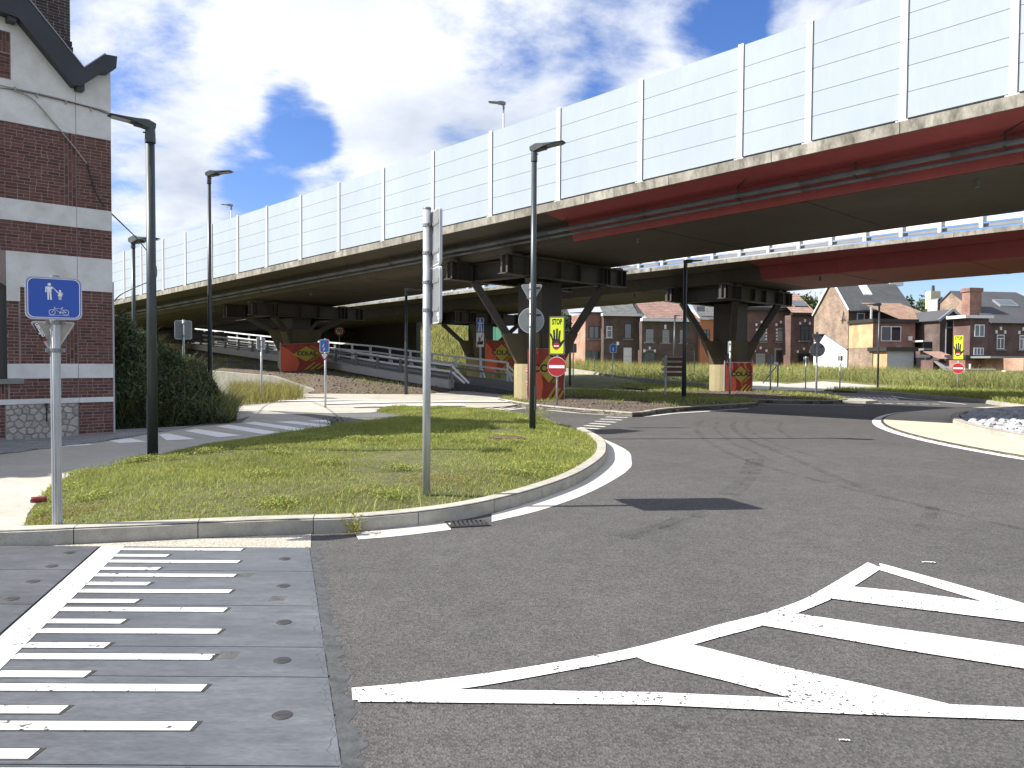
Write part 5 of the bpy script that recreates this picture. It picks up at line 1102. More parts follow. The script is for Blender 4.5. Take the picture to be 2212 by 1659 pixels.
small_sign('white-rimmed sign back beside the slim lamp, left of the brick houses', 1238, 829, 742, 762, 14, z=0.1)
small_sign('dark blue sign back at the sunlit path right of the far pier', 1664, 848, 767, 783, 12, z=0.12, rim='sign_blue')
small_sign('small white-rimmed sign back in the tall weeds beside the white wall', 1740, 838, 771, 786, 10, z=0.15)
small_sign('small grey square sign back in front of the brown brick wall', 1814, 841, 768, 780, 10, z=0.12)
small_sign('thin pale sign seen edge-on beside the far pier banner', 1576, 857, 738, 764, 7, z=0.14, yaw=60, polr=0.04)
# marker post with a tilted brace in the weeds
B = AT(1680, 832, 44.0); t = thing('marker_post', 'dark marker post with a white lamp and diagonal brace in the weeds', 'post', B); mb = MB(); mb.cone((0,0,-.1),(0,0,1.25),.04,.04,8); mb.build('post', M['lamp_pole'], t)
mb = MB(); mb.cone((-.85,0,0.1),(-.05,0,1.15),.025,.025,6); mb.build('brace', M['lamp_pole'], t); mb = MB(); mb.cone((-.12,-.06,1.22),(-.12,.10,1.22),.12,.10,14); mb.build('lamp', M['sign_white'], t)
# brown direction boards with notched left ends
B = G(1437, 857, 0.15); s = B.y/1661; zz = lambda v: AT(1437, v, B.y).z-B.z
t = thing('direction_sign', 'stack of brown direction boards with arrow-shaped left ends on two posts', 'direction sign', B, face_cam(B.x, B.y, 0))
for i, x in enumerate((0.0, 36*s)): mb = MB(); mb.cone((x,0.05,-.1),(x,0.05,zz(768)),.04,.04,10); mb.build('pole', M['galv'], t)
for k in range(4):
    z1 = zz(770.5+11*k); z0 = zz(770.5+11*(k+1)-0.8); zm = (z0+z1)/2; x0, x1 = -12*s, 41*s
    mb = MB(); mb.prism_xz([(x0+.02,zm),(x0+.20,z1),(x1,z1),(x1,z0),(x0+.20,z0)], -.03, 0.0); b = mb.build('direction_board', M['sign_back_warm'], t)
    mb = MB(); mb.prism_xz([(0.06,z1-.03),(x1-.05,z1-.03),(x1-.05,z0+.03),(0.06,z0+.03)], -.034, -.031); mb.build('board_face', M['sign_brown'], b)
# ------------------------------------------------------------------ small things on the ground
B = G(84, 1086, 0.06); t = thing('drink_can', 'crumpled red drink can lying at the grass edge', 'can', B, math.radians(28))
mb = MB(); n = 16; rings = [(-.075,.026),(-.068,.033),(-.03,.031),(0.0,.034),(.035,.030),(.068,.033),(.075,.026)]; vs = []
for i, (x, r) in enumerate(rings): vs += [(x, r*math.cos(2*math.pi*j/n)*(0.8 if 1 < i < 5 else 1), .034+r*math.sin(2*math.pi*j/n)*(1+.1*math.sin(j*2+i))) for j in range(n)]
mb.add(vs, [(i*n+j, i*n+(j+1)%n, (i+1)*n+(j+1)%n, (i+1)*n+j) for i in range(len(rings)-1) for j in range(n)]); mb.build('can_body', M['can_red'], t, True)
mb = MB(); mb.cone((-.0755,0,.034),(-.079,0,.034),.027,.025,16); mb.cone((.0755,0,.034),(.079,0,.034),.027,.025,16); mb.build('can_end', M['can_top'], t)
c = G(1090, 951, 0.2); t = thing('manhole_cover', 'rusty round manhole cover sunk in the grass island', 'manhole cover', (c.x, c.y, 0.235))
mb = MB(); mb.cone((0,0,-.06),(0,0,0.012),.36,.36,32); mb.build('frame', M['rust'], t)
for i in range(-3, 4):
    mb = MB(); hx = math.sqrt(max(0, .31**2-(i*.085)**2)); mb.box(-hx, hx, i*.085-.028, i*.085+.028, .0125, .026); mb.build('rib', M['rust'], t)
a = G(1010, 1133, 0.0); t = thing('drain_grate', 'cast iron drain grate in the gutter beside the kerb', 'drain', (a.x, a.y, 0.0), math.radians(15))
mb = MB(); mb.box(-.20,.20,-.13,-.115,0.002,.014); mb.box(-.20,.20,.115,.13,0.002,.014); mb.box(-.20,-.185,-.1145,.1145,0.002,.014); mb.box(.185,.20,-.1145,.1145,0.002,.014); mb.build('frame', M['iron'], t)
mb = MB(); mb.box(-.184,.184,-.114,.114,.0045,.0052); mb.build('pit', M['black'], t)
for i in range(8): mb = MB(); x = -.16+i*.045; mb.hexa([(x-.012,-.113,.006),(x+.012,-.113,.006),(x+.03,.113,.006),(x+.006,.113,.006),(x-.012,-.113,.017),(x+.012,-.113,.017),(x+.03,.113,.017),(x+.006,.113,.017)]); mb.build('bar', M['iron'], t)
lit = [(2006,1216,.10,.03,'clear crumpled plastic strip on the asphalt beyond the hatching'),(1868,1192,.03,.008,None),(1824,1602,.045,.012,'thin white scrap on the asphalt at the bottom edge')]
for u, v, L, w, lab in lit:
    if not lab: continue
    c = G(u, v); mb = MB(Matrix.Translation((c.x, c.y, 0.004)) @ Matrix.Rotation(-.15, 4, 'Z')); n = 8
    mb.add([(L*(i/n-.5), -w/2*(1+.4*math.sin(i*2)), .002+.006*abs(math.sin(i*1.3))) for i in range(n+1)]+[(L*(i/n-.5), w/2*(1+.3*math.cos(i*2)), .002+.004*abs(math.cos(i*1.7))) for i in range(n+1)], [(i, i+1, n+2+i, n+1+i) for i in range(n)])
    tag(mb.build('litter', M['plastic_bag']), lab, 'litter')
# ------------------------------------------------------------------ the brick house at the left
CNR = Vector((-8.36, 16.11)); WA = Vector((-0.717, -0.697)); WO = Vector((0.697, -0.717)); ZG = 0.02
bh = thing('brick_house', 'dark red brick house with white bands and a rubble stone base at the left edge', 'house', (CNR.x, CNR.y, 0))
XB = Matrix(((WA.x, WO.x, 0, 0), (WA.y, WO.y, 0, 0), (0, 0, 1, 0), (0, 0, 0, 1)))      # local: x along the wall to the left, y outwards, z up
def wall_pt(u, v, out=0.0):
    """photo point on the wall plane -> (distance from corner, height)"""
    d = ray(u, v); o = Vector((0, 0)) - CNR - WO*out; t = -(o.dot(WO))/(d.x*WO.x+d.y*WO.y); p = Vector((d.x*t, d.y*t)); return ((p-CNR).dot(WA), CAM_H+d.z*t)
PIL = 0.655                                                          # width of the corner pilaster
def zone(x0, x1, z0, z1, y0, y1, mat, name): return MB(XB).box(x0, x1, y0, y1, z0, z1).build(name, mat, bh)
BANDS = [(7.05, None, 'w'), (6.12, 7.05, 'w'), (4.66, 6.12, 'b'), (4.25, 4.66, 'w'), (3.66, 4.25, 'b'), (2.98, 3.66, 'w'), (1.49, 2.98, 'b'), (1.20, 1.49, 'w'), (0.80, 1.20, 'b'), (0.70, 0.80, 's'), (0.0, 0.70, 'r')]
XL = 9.6
zone(0.0, XL, -0.1, 7.05, -0.40, -0.012, M['mortar'], 'wall_core')
# rear mass of the house
mb = MB(XB); mb.box(0.02, XL, -8.2, -0.405, -0.1, 7.4); mb.build('rear_wall', M['hb_dark'], bh)
brick_jobs = []
WIN0 = 1.885                                                          # jamb of the ground floor window
for z0, z1, k in BANDS:
    if z1 is None: continue
    if k == 'w':
        zone(0.0, PIL-0.004, z0, z1, -0.0115, 0.014, M['render_white'], 'render_band'); zone(PIL+0.004, XL if z0 > 3.6 else (WIN0 if z0 > 2 else 1.66), z0, z1, -0.0115, 0.004, M['render_white'], 'render_band')
    elif k == 's':
        zone(0.0, PIL-0.003, z0, z1, -0.0115, 0.030, M['render_white'], 'string_course'); zone(PIL+0.003, XL, z0, z1, -0.0115, 0.022, M['render_white'], 'string_course')
for z0, z1, k in BANDS:
    if z1 and k in 'br': zone(0.0, PIL-0.004, max(z0, .02)+.0005, z1-.0005, -0.0115, 0.002, M['mortar'], 'pilaster_mortar')
CO = 0.0625
def lay(x0, x1, z0, z1, y, bl=0.205, vertical=False):
    """bricks of one field: (x0, x1, z0, z1, y) each"""
    out = []; g = 0.0072
    if vertical:
        n = max(1, round((x1-x0)/CO)); w = (x1-x0)/n
        for i in range(n):
            z = z0-(0.11 if i % 2 else 0)
            while z < z1-0.02:
                a, b = max(z, z0), min(z+bl, z1)
                if b-a > 0.03: out.append((x0+i*w+g, x0+(i+1)*w-g, a+g, b-g, y))
                z += bl
        return out
    n = max(1, round((z1-z0)/CO)); h = (z1-z0)/n
    for j in range(n):
        x = x0-(bl/2 if j % 2 else 0)-random.uniform(0, 0.03)
        while x < x1-0.01:
            L = bl if random.random() < 0.78 else bl*0.5; a, b = max(x, x0), min(x+L, x1)
            if b-a > 0.025: out.append((a+g, b-g, z0+j*h+g, z0+(j+1)*h-g, y))
            x += L
    return out
J = []
VB = PIL+0.21
J += lay(0, PIL-.002, 4.66, 6.12, 0.008); J += lay(PIL+.004, VB, 4.66, 6.12, -0.0062, vertical=True); J += lay(VB, 2.35, 4.66, 6.12, -0.0062)
J += lay(0, PIL-.002, 3.66, 4.25, 0.008); J += lay(PIL+.004, 2.35, 3.66, 4.25, -0.0062)
J += lay(0, PIL-.002, 1.49, 2.98, 0.008); J += lay(PIL+.004, VB, 1.49, 2.98, -0.0062, vertical=True); J += lay(VB, 1.66, 1.49, 2.98, -0.0062); J += lay(1.68, WIN0, 1.49, 2.70, -0.008)
J += lay(0, PIL-.002, 0.80, 1.20, 0.008); J += lay(PIL+.004, 1.85, 0.80, 1.20, -0.0062); J += lay(1.87, 2.35, 0.80, 1.10, -0.0062, vertical=True)
J += lay(0, PIL-.002, 0.06, 0.70, 0.008); J += lay(1.93, 2.35, 0.06, 0.70, -0.0062)
def brick_verts(b):
    x0, x1, z0, z1, y = b; r = random.uniform(-0.0018, 0.0018); e = 0.003
    return [(x0,-0.0118,z0),(x1,-0.0118,z0),(x1,-0.0118,z1),(x0,-0.0118,z1),(x0,y+r-e,z0),(x1,y+r-e,z0),(x1,y+r-e,z1),(x0,y+r-e,z1),(x0+e,y+r,z0+e),(x1-e,y+r,z0+e),(x1-e,y+r,z1-e),(x0+e,y+r,z1-e)]
BF = [(0,1,5,4),(1,2,6,5),(2,3,7,6),(3,0,4,7),(4,5,9,8),(5,6,10,9),(6,7,11,10),(7,4,8,11),(8,9,10,11)]
J.sort(key=lambda b: (abs((b[2]+b[3])/2-2.2)+abs((b[0]+b[1])/2-0.6)*1.2))
def area(b): return (b[1]-b[0])*(b[3]-b[2])
vis = [b for b in J if b[0] < 2.0]; big = [b for b in vis if area(b) > 0.0065][:300]; rest = [b for b in J if b not in big]
for b in big: MB(XB).add(brick_verts(b), BF).build('brick', M['brick'], bh)
mb = MB(XB)
for b in rest: mb.add(brick_verts(b), BF)
tag(mb.build('bricks', M['brick'], bh), kind='stuff')
# rubble stones of the base: cells of an uneven net, each stone rounded and proud of its mortar
zone(PIL+0.004, 1.925, 0.0, 0.695, -0.0115, -0.004, M['mortar_grey'], 'rubble_mortar')
pts = []; rs = random.Random(4)
for j in range(6):
    for i in range(9):
        pts.append((PIL+0.07+(i+(0.5 if j % 2 else 0))*0.142+rs.uniform(-.042, .042), 0.06+j*0.124+rs.uniform(-.035, .035)))
def clip_poly(P, a, b, c):
    out = []
    for i in range(len(P)):
        p, q = P[i], P[(i+1) % len(P)]; dp, dq = a*p[0]+b*p[1]-c, a*q[0]+b*q[1]-c
        if dp <= 0: out.append(p)
        if dp*dq < 0: t = dp/(dp-dq); out.append((p[0]+(q[0]-p[0])*t, p[1]+(q[1]-p[1])*t))
    return out
for k, p in enumerate(pts):
    P = [(PIL+0.012, 0.01), (1.918, 0.01), (1.918, 0.69), (PIL+0.012, 0.69)]
    for m_, q in enumerate(pts):
        if m_ == k: continue
        a, b = q[0]-p[0], q[1]-p[1]; L = math.hypot(a, b)
        if L > 0.5: continue
        P = clip_poly(P, a/L, b/L, (a*(p[0]+q[0])/2+b*(p[1]+q[1])/2)/L-0.011)
        if len(P) < 3: break
    if len(P) < 3: continue
    ar = abs(sum(P[i][0]*P[(i+1) % len(P)][1]-P[(i+1) % len(P)][0]*P[i][1] for i in range(len(P))))/2
    if ar < 0.002: continue
    try: P = rpoly(P, 0.014, 2)
    except Exception: pass
    c = (sum(a for a, b in P)/len(P), sum(b for a, b in P)/len(P)); h = rs.uniform(0.012, 0.026); n = len(P); mb = MB(XB)
    vs = [(a, -0.0035, b) for a, b in P]+[(c[0]+(a-c[0])*.96, h*0.55, c[1]+(b-c[1])*.96) for a, b in P]+[(c[0]+(a-c[0])*.74, h+rs.uniform(-.004, .004), c[1]+(b-c[1])*.74) for a, b in P]
    mb.add(vs, [(i, (i+1) % n, n+(i+1) % n, n+i) for i in range(n)]+[(n+i, n+(i+1) % n, 2*n+(i+1) % n, 2*n+i) for i in range(n)]+[tuple(range(2*n, 3*n))]); mb.build('stone', M['stone'], bh)
# ground-floor window with its blocks and sill, the bricked-up attic window
zone(1.66, WIN0, 2.70, 2.98, -0.0115, 0.010, M['render_white'], 'jamb_block'); zone(1.66, WIN0, 1.205, 1.485, -0.0115, 0.012, M['render_white'], 'jamb_block')
mb = MB(XB); mb.box(1.62, 3.4, -0.0115, 0.055, 1.10, 1.195); mb.build('sill', M['bluestone'], bh)
w_ = MB(XB); w_.prism_xz([(WIN0, 1.20), (3.1, 1.20), (3.1, 2.9), (2.75, 3.18), (2.2, 3.18), (WIN0, 2.98)], -0.011, -0.003); win = w_.build('window', M['black'], bh)
mb = MB(XB); mb.box(WIN0+.06, WIN0+.12, -0.0028, 0.004, 1.22, 2.9); mb.box(WIN0+.125, 3.05, -0.0028, 0.004, 2.25, 2.31); mb.box(WIN0+.125, 3.05, -0.0028, 0.004, 1.22, 1.28); mb.build('window_frame', M['dark_wood'], win)
mb = MB(XB); mb.box(WIN0+.13, 3.04, -0.0027, -0.001, 1.285, 2.245); mb.build('pane', M['pane_grey'], win)
zone(2.0, 3.3, 4.30, 4.42, -0.0115, 0.05, M['bluestone'], 'sill')
x_, z_ = wall_pt(22, 70); x2_, zb2 = wall_pt(22, 172)
zone(x_, x_+1.1, zb2, z_, -0.010, 0.0085, M['mortar'], 'blocked_window')
mb = MB(XB)
for b in lay(x_+.012, x_+0.5, zb2+.01, z_-0.42, 0.020)+lay(x_+.012, x_+0.5, z_-0.40, z_-.01, 0.020, vertical=True): mb.add([(p[0], p[1] if p[1] > 0 else .0088, p[2]) for p in brick_verts(b)], BF)
tag(mb.build('bricks', M['brick'], bh), kind='stuff')
# gable wall above, deep black barge boards with a kicked-up foot
top = [wall_pt(*p) for p in [(248,150),(226,134),(180,166),(60,20),(44,12)]]; xf = 1.76; zc_ = wall_pt(20, 12)[1]
GA = [(0.0, 7.05), (0.0, 7.62), (0.30, 7.45), (0.62, 7.30), (1.50, 8.38), (xf, 8.45), (7.7, 8.45), (8.6, 7.3), (9.2, 7.5), (XL, 7.6), (XL, 7.05)]
MB(XB).prism_xz(GA, -0.40, 0.003).build('gable_wall', M['render_white'], bh)
zone(0.0, PIL-0.004, 7.05, 7.28, 0.0035, 0.014, M['render_white'], 'render_band')
P_ = [wall_pt(u, v, 0.20) for u, v in [(252,123),(226,118),(180,148),(61,0)]]; Q_ = [wall_pt(u, v, 0.20) for u, v in [(39,40),(157,184),(172,187),(219,157),(234,158),(250,148)]]
zt, zq = P_[-1][1]+0.02, wall_pt(0, 22, 0.2)[1]
right = P_+[(Q_[0][0]+.55, zt)]+[(Q_[0][0]+.55, zq)]+Q_
MB(XB).prism_xz(right, 0.0, 0.24).build('barge_board', M['barge'], bh)
mir = [(9.3-a, b) for a, b in right]; MB(XB).prism_xz(mir, 0.0, 0.24).build('barge_board', M['barge'], bh)
MB(XB).box(Q_[0][0]+.555, 9.3-Q_[0][0]-.555, 0.0, 0.24, zq, zt).build('barge_board', M['barge'], bh)
mb = MB(XB); mb.beam((P_[1][0], .12, P_[1][1]+.012), (P_[2][0], .12, P_[2][1]+.012), .28, .02, (0,0,1)); mb.beam((P_[2][0], .12, P_[2][1]+.012), (P_[3][0], .12, P_[3][1]+.012), .28, .02); mb.build('verge_flashing', M['zinc'], bh)
for xb, zb3 in [(Q_[0][0]+.10, Q_[0][1]-.02), (Q_[2][0]-.02, Q_[2][1]-.0)]: MB(XB).box(xb-.07, xb+.07, 0.0045, .20, zb3-.06, zb3+.06).build('corbel', M['barge'], bh)
# roof behind
rf = MB(XB); zr = 10.4
rf.add([(0.72,0.05,7.22),(1.6,0.05,8.6),(7.7,0.05,8.6),(8.55,0.05,7.55),(0.72,-8.2,7.22),(1.6,-8.2,8.6),(7.7,-8.2,8.6),(8.55,-8.2,7.55),(2.9,-1.6,zr),(6.4,-1.6,zr),(2.9,-6.5,zr),(6.4,-6.5,zr)],
       [(0,4,5,1),(1,8,9,2),(2,6,7,3),(5,4,7,6),(1,5,10,8),(8,10,11,9),(9,11,6,2),(10,5,6,11)])
rf.add([(0.70,0.0,7.2),(0.06,-0.42,7.45),(0.06,-8.3,7.45),(0.70,-8.3,7.2)], [(0,1,2,3)]); rf.add([(8.55,0.0,7.5),(XL+.2,0.0,7.85),(XL+.2,-8.3,7.85),(8.55,-8.3,7.5)], [(3,2,1,0)])
rf.build('roof', M['slate_dark'], bh)
# dark brick chimney stack rising behind the gable
cd = 1.15; ca = wall_pt(152, 100, -cd); cx0 = ca[0]; cw, cdp = 1.12, 0.62
ch = MB(XB); ch.box(cx0+.012, cx0+cw-.012, -cd-cdp+.012, -cd-.012, 7.0, 11.2); ch.build('chimney', M['mortar_grey'], bh); chim = bh.children[-1]
mb = MB(XB)
def chim_face(x0, x1, z0, z1):
    for b in lay(x0, x1, z0, z1, 0.0, bl=0.215):
        v = brick_verts(b); mb.add([(p[0], p[1]-cd, p[2]) for p in v], BF)
chim_face(cx0, cx0+cw, 7.2, 11.2); 
zs = wall_pt(152, 96, -cd)[1]
for k in range(2): mb.box(cx0-.03-.015*k, cx0+cw+.03, -cd-cdp-.02, -cd+.02+.012*k, zs-.04-.12*k+.004, zs+.06-.12*k)
for j in range(66):                                                    # narrow side facing the street corner
    z = 7.2+j*0.0625
    for a, b in ([(0, .2), (.2, .41), (.41, .62)] if j % 2 else [(0, .1), (.1, .31), (.31, .52), (.52, .62)]):
        mb.box(cx0-.0005, cx0+.011, -cd-b+.005, -cd-a-.005, z+.005, z+.057)
tag(mb.build('bricks', M['brick_dark'], chim), kind='stuff')
MB(XB).box(cx0-.05, cx0+cw+.05, -cd-cdp-.05, -cd+.05, 11.2, 11.35).build('chimney_cap', M['bluestone'], chim)
zone(cx0+cw+.05, cx0+cw+.5, 8.6, 9.9, -cd-.4, -cd-.1, M['render_white'], 'dormer_cheek')
# corner strip, downpipe and loose cables
MB(XB).box(-0.045, -0.003, -0.12, -0.04, 0.05, 3.2).build('corner_strip', M['sign_rim'], bh)
def cable(name, pts, r, mat, parent=None, wall=True):
    P = [Vector((a, 0.035+o, b)) for (a, b), o in pts] if wall else pts; mb = MB(XB if wall else None)
    fine = []
    Q2 = [P[0]*2-P[1]]+P+[P[-1]*2-P[-2]]
    for i in range(1, len(Q2)-2):
        for k in range(8):
            t = k/8; a, b, c, d = Q2[i-1], Q2[i], Q2[i+1], Q2[i+2]; fine.append(0.5*((2*b)+(c-a)*t+(2*a-5*b+4*c-d)*t*t+(3*b-a-3*c+d)*t**3))
    fine.append(P[-1]); mb.tube(fine, r, 6); return mb.build(name, mat, parent, True)
wp = lambda L: [(wall_pt(u, v, 0.03), 0.0) for u, v in L]
cable('wall_cable', wp([(-20,182),(0,184),(26,190),(60,197),(120,211),(180,227),(222,238),(234,243)]), 0.010, M['cable_grey'], bh)
cable('wall_cable', wp([(-20,188),(0,190),(30,194),(75,203),(130,216),(200,234),(233,246)]), 0.008, M['cable'], bh)
for u, v in [(32,191),(80,207),(142,221),(196,236)]: a, b = wall_pt(u, v, 0.02); MB(XB).box(a-.012, a+.012, 0.004, .05, b-.04, b+.03).build('cable_clip', M['cable_grey'], bh)
a, b = wall_pt(100, 908); MB(XB).box(a-.012, a+.012, 0.02, .04, b-.02, b+.28).build('iron_hook', M['black'], bh); MB(XB).box(a-.03, a+.03, 0.02, .05, b+.285, b+.34).build('iron_hook', M['black'], bh)
# the drop cable: along the wall, then through the air to the far lamp
w1_ = [XB @ Vector((*[wall_pt(u, v, .04)[0]], .04, wall_pt(u, v, .04)[1]))+Vector((CNR.x, CNR.y, 0)) for u, v in [(30,194),(70,214),(110,258),(150,305),(188,354)]]
c1 = cable('overhead_cable', w1_, 0.013, M['cable_grey'], wall=False); tag(c1, 'loose grey cable sagging diagonally across the brick house wall', 'cable')
w2_ = [w1_[-1]]+[XB @ Vector((wall_pt(u, v, .05)[0], .05, wall_pt(u, v, .05)[1]))+Vector((CNR.x, CNR.y, 0)) for u, v in [(194,375),(205,412),(225,445)]]+[AT(262,482,19), AT(300,520,24), AT(330,560,27), AT(338,580,28), AT(336,602,28.5), AT(318,610,28), AT(290,622,26), AT(262,636,22), AT(245,652,18)]
c2 = cable('overhead_cable', w2_, 0.016, M['cable'], wall=False); tag(c2, 'black overhead cable looping from the brick house past the street lamps', 'cable')
# ------------------------------------------------------------------ houses across the field
YAW = math.radians(9.0); HX, HY = Vector((math.cos(YAW), math.sin(YAW))), Vector((-math.sin(YAW), math.cos(YAW)))
class Facade:
    """a house front: a vertical plane square to the row; photo points on it give local (x, z)"""
    def __init__(s, u, Y, name, label, cat='house', group=None, zg=None):
        p = AT(u, 785, Y); s.o = Vector((p.x, p.y)); s.zg = float(TZ(p.x, p.y))-0.15 if zg is None else zg; s.name = name
        s.t = thing(name, label, cat, (p.x, p.y, s.zg), YAW, group)
    def pt(s, u, v, back=0.0):
        d = ray(u, v); o = s.o+HY*back; n = HY; t = o.dot(n)/(d.x*n.x+d.y*n.y); p = Vector((d.x*t, d.y*t)); return ((p-o).dot(HX), CAM_H+d.z*t-s.zg)
    def x(s, u, back=0.0): return s.pt(u, 780, back)[0]
    def z(s, v, u=None, back=0.0): return s.pt(u if u is not None else 1700, v, back)[1]
    def depth_at(s, u, x):
        """how far back along the side wall (at local x) the photo column u lies"""
        d = ray(u, 780); o = s.o+HX*x; # solve o + HY*b on the ray
        b = (o.y*d.x-o.x*d.y)/(HY.x*d.y-HY.y*d.x); return b
    def side_z(s, u, v, x):
        b = s.depth_at(u, x); p = s.o+HX*x+HY*b; d = ray(u, v); return b, CAM_H+d.z*(p.y/d.y)-s.zg
def walls(F, x0, x1, y0, y1, z0, z1, mat, name='wall'): return MB().box(x0, x1, y0, y1, z0, z1).build(name, mat, F.t)
def window(F, u0, v0, u1, v1, frame='pvc', pane='pane', mull=1, trans=None, y=0.0, sill=None, arch=False, par=None, back=0.0):
    (x0, z1), (x1, z0) = F.pt(u0, v0, back), F.pt(u1, v1, back); y = back; fw = 0.07
    mb = MB(); ztop = z1
    mb.box(x0, x0+fw, y-.05, y-.003, z0, ztop); mb.box(x1-fw, x1, y-.05, y-.003, z0, ztop); mb.box(x0+fw, x1-fw, y-.05, y-.003, z0, z0+fw); mb.box(x0+fw, x1-fw, y-.05, y-.003, ztop-fw, ztop)
    for k in range(mull): xm = x0+(x1-x0)*(k+1)/(mull+1); mb.box(xm-fw*.7, xm+fw*.7, y-.048, y-.003, z0+fw, (ztop-fw if trans is None else z0+(ztop-z0)*trans))
    if trans: zt = z0+(z1-z0)*trans; mb.box(x0+fw, x1-fw, y-.049, y-.003, zt+.001, zt+fw)
    w = mb.build('window', M[frame], F.t)
    MB().box(x0+fw*.5, x1-fw*.5, y-.022, y-.002, z0+fw*.5, ztop-fw*.5).build('pane', M[pane], w)
    if sill: MB().box(x0-.18, x1+.18, y-.12, y-.002, z0-.14, z0-.01).build('sill', M[sill], w)
    if arch:
        a = MB(); n = 8; xc, r = (x0+x1)/2, (x1-x0)/2+.02
        for i in range(n):
            p0, p1 = math.pi*i/n, math.pi*(i+1)/n; q = lambda an, rr: (xc+rr*math.cos(an), ztop+(rr-r+0.0)*math.sin(an)*.9+.28*math.sin(an))
            a.prism_xz([q(p0, r), q(p1, r), q(p1, r+.14), q(p0, r+.14)], y-.04, y-.002)
        a.build('arch', M['hb_rust'] if arch is True else M[arch], w)
        for xx, zz_ in ((x0-.05, ztop+.1), (x1+.05, ztop+.1), (xc, ztop+.42)): MB().box(xx-.11, xx+.11, y-.06, y-.002, zz_, zz_+.30).build('keystone', M['gutter_white'], w)
    return w
def tiled(name, mat, A, B, C, D, rows, cols, F, thick=0.05):
    """a roof slope A-B along the eave, D-C along the ridge, laid with courses of stepped, rolled tiles"""
    A, B, C, D = map(Vector, (A, B, C, D)); n = ((B-A).cross(D-A)).normalized(); n = n if n.z > 0 else -n; mb = MB()
    base = MB(); base.add([A-n*.02, B-n*.02, C-n*.02, D-n*.02], [(0,1,2,3)])
    for j in range(rows):
        t0, t1 = j/rows, (j+1.12)/rows; t1 = min(t1, 1.0)
        for i in range(cols):
            a, b, m = i/cols, (i+1)/cols, (i+.5)/cols
            P = lambda s, t: A.lerp(B, s).lerp(D.lerp(C, s), t)
            h = thick*(1.0 if rows < 40 else .8); k = len(mb.v)
            mb.add([P(a, t0)+n*h*.35, P(m, t0)+n*h*1.25, P(b, t0)+n*h*.35, P(b, t1), P(m, t1)+n*h*.7, P(a, t1), P(a, t0)-n*.0, P(b, t0)-n*.0],
                   [(0,1,4,5), (1,2,3,4), (6,7,2,1,0)])
    r = mb.build(name, mat, F.t); base.build('roof_boards', M['dark_wood'], r); return r
def plain_roof(name, mat, pts, F, th=0.10):
    pts = [Vector(p) for p in pts]; n = ((pts[1]-pts[0]).cross(pts[2]-pts[0])).normalized(); n = n if n.z > 0 else -n; k = len(pts); mb = MB()
    mb.add([p for p in pts]+[p-n*th for p in pts], [tuple(range(k)), tuple(range(2*k-1, k-1, -1))]+[(i, (i+1) % k, k+(i+1) % k, k+i) for i in range(k)]); return mb.build(name, mat, F.t)
ROW = 'terraced houses across the field'
# --- left part of the row
H = Facade(1264, 92, 'house', 'small red brick house with a sunlit pink gable at the left end of the row', group=ROW)
x1 = H.x(1303); zt = H.z(676, 1280); walls(H, 0.02, x1, 0.02, 7.5, -.5, zt, M['hb_red']); b0, z0_ = H.side_z(1243, 690, 0); MB().add([(0,0,-.5),(0,b0+6,-.5),(0,b0+6,zt-1.6),(0,0,zt+.1),(-.015,0,-.5),(-.015,b0+6,-.5),(-.015,b0+6,zt-1.6),(-.015,0,zt+.1)], [(0,1,2,3),(7,6,5,4),(0,4,5,1),(1,5,6,2),(2,6,7,3),(3,7,4,0)]).build('gable', M['hb_pink'], H.t)
window(H, 1272, 704.6, 1294.5, 731.4, 'dark_wood', 'pane_grey', 1, sill='bluestone'); window(H, 1266, 758, 1300, 792, 'green_fence', 'pane', 2)
plain_roof('roof', M['slate_dark'], [(-.2,-.3,zt+.1),(x1-.02,-.3,zt+.1),(x1-.02,7.5,zt+.5),(-.2,7.5,zt+.5)], H)
H = Facade(1303, 91, 'house', 'sooty brick house with a white gutter and a white front door', group=ROW)
x1 = H.x(1385.5); zt = H.z(683, 1340); walls(H, 0.02, x1, 0, 8, -.5, zt, M['hb_dark']); mb = MB(); mb.box(-.25, x1+.05, -.55, .3, zt+.001, zt+.30); mb.build('gutter', M['gutter_white'], H.t)
tiled('roof', M['tile_grey'], (-.2,-.35,zt+.32), (x1-.6,-.35,zt+.32), (x1-.6,4,zt+3.0), (-.2,4,zt+3.0), 14, 20, H)
plain_roof('roof', M['slate_dark'], [(x1-.55,-.3,zt+.30),(x1+.55,-.3,zt+.30),(x1+.1,4,zt+2.6),(x1-.55,4,zt+2.6)], H)
window(H, 1310.5, 704.6, 1322, 729.5, 'pvc', 'pane_grey', 0, trans=.62, sill='bluestone'); window(H, 1349, 699, 1364, 732, 'dark_wood', 'pane_grey', 0, sill='bluestone')
xa, za = H.pt(1347, 751); xb, zb = H.pt(1364, 792); d = MB().box(xa, xb, -.04, -.002, zb, za).build('door', M['gutter_white'], H.t); MB().box(xa+.05, xb-.05, -.046, -.041, (za+zb)/2+.1, (za+zb)/2+.14).build('letter_plate', M['zinc'], d)
xa, za = H.pt(1334, 742); MB().box(xa-.12, xa+.12, -.25, -.002, za-.2, za+.2).build('wall_lamp', M['pvc'], H.t)
H = Facade(1385.5, 90, 'house', 'brick house with pink tiled roof and a broad white gutter', group=ROW)
x1 = H.x(1511); zt = H.z(694.5, 1430); walls(H, 0.02, x1, 0, 8, -.5, zt, M['hb_dark']); MB().box(-.1, x1, -.5, .3, zt+.001, zt+.34).build('gutter', M['gutter_white'], H.t)
tiled('roof', M['tile_pink'], (.5,-.3,zt+.36), (x1-.1,-.3,zt+.36), (x1-1.6,4,zt+3.2), (-.1,4,zt+3.2), 13, 32, H)
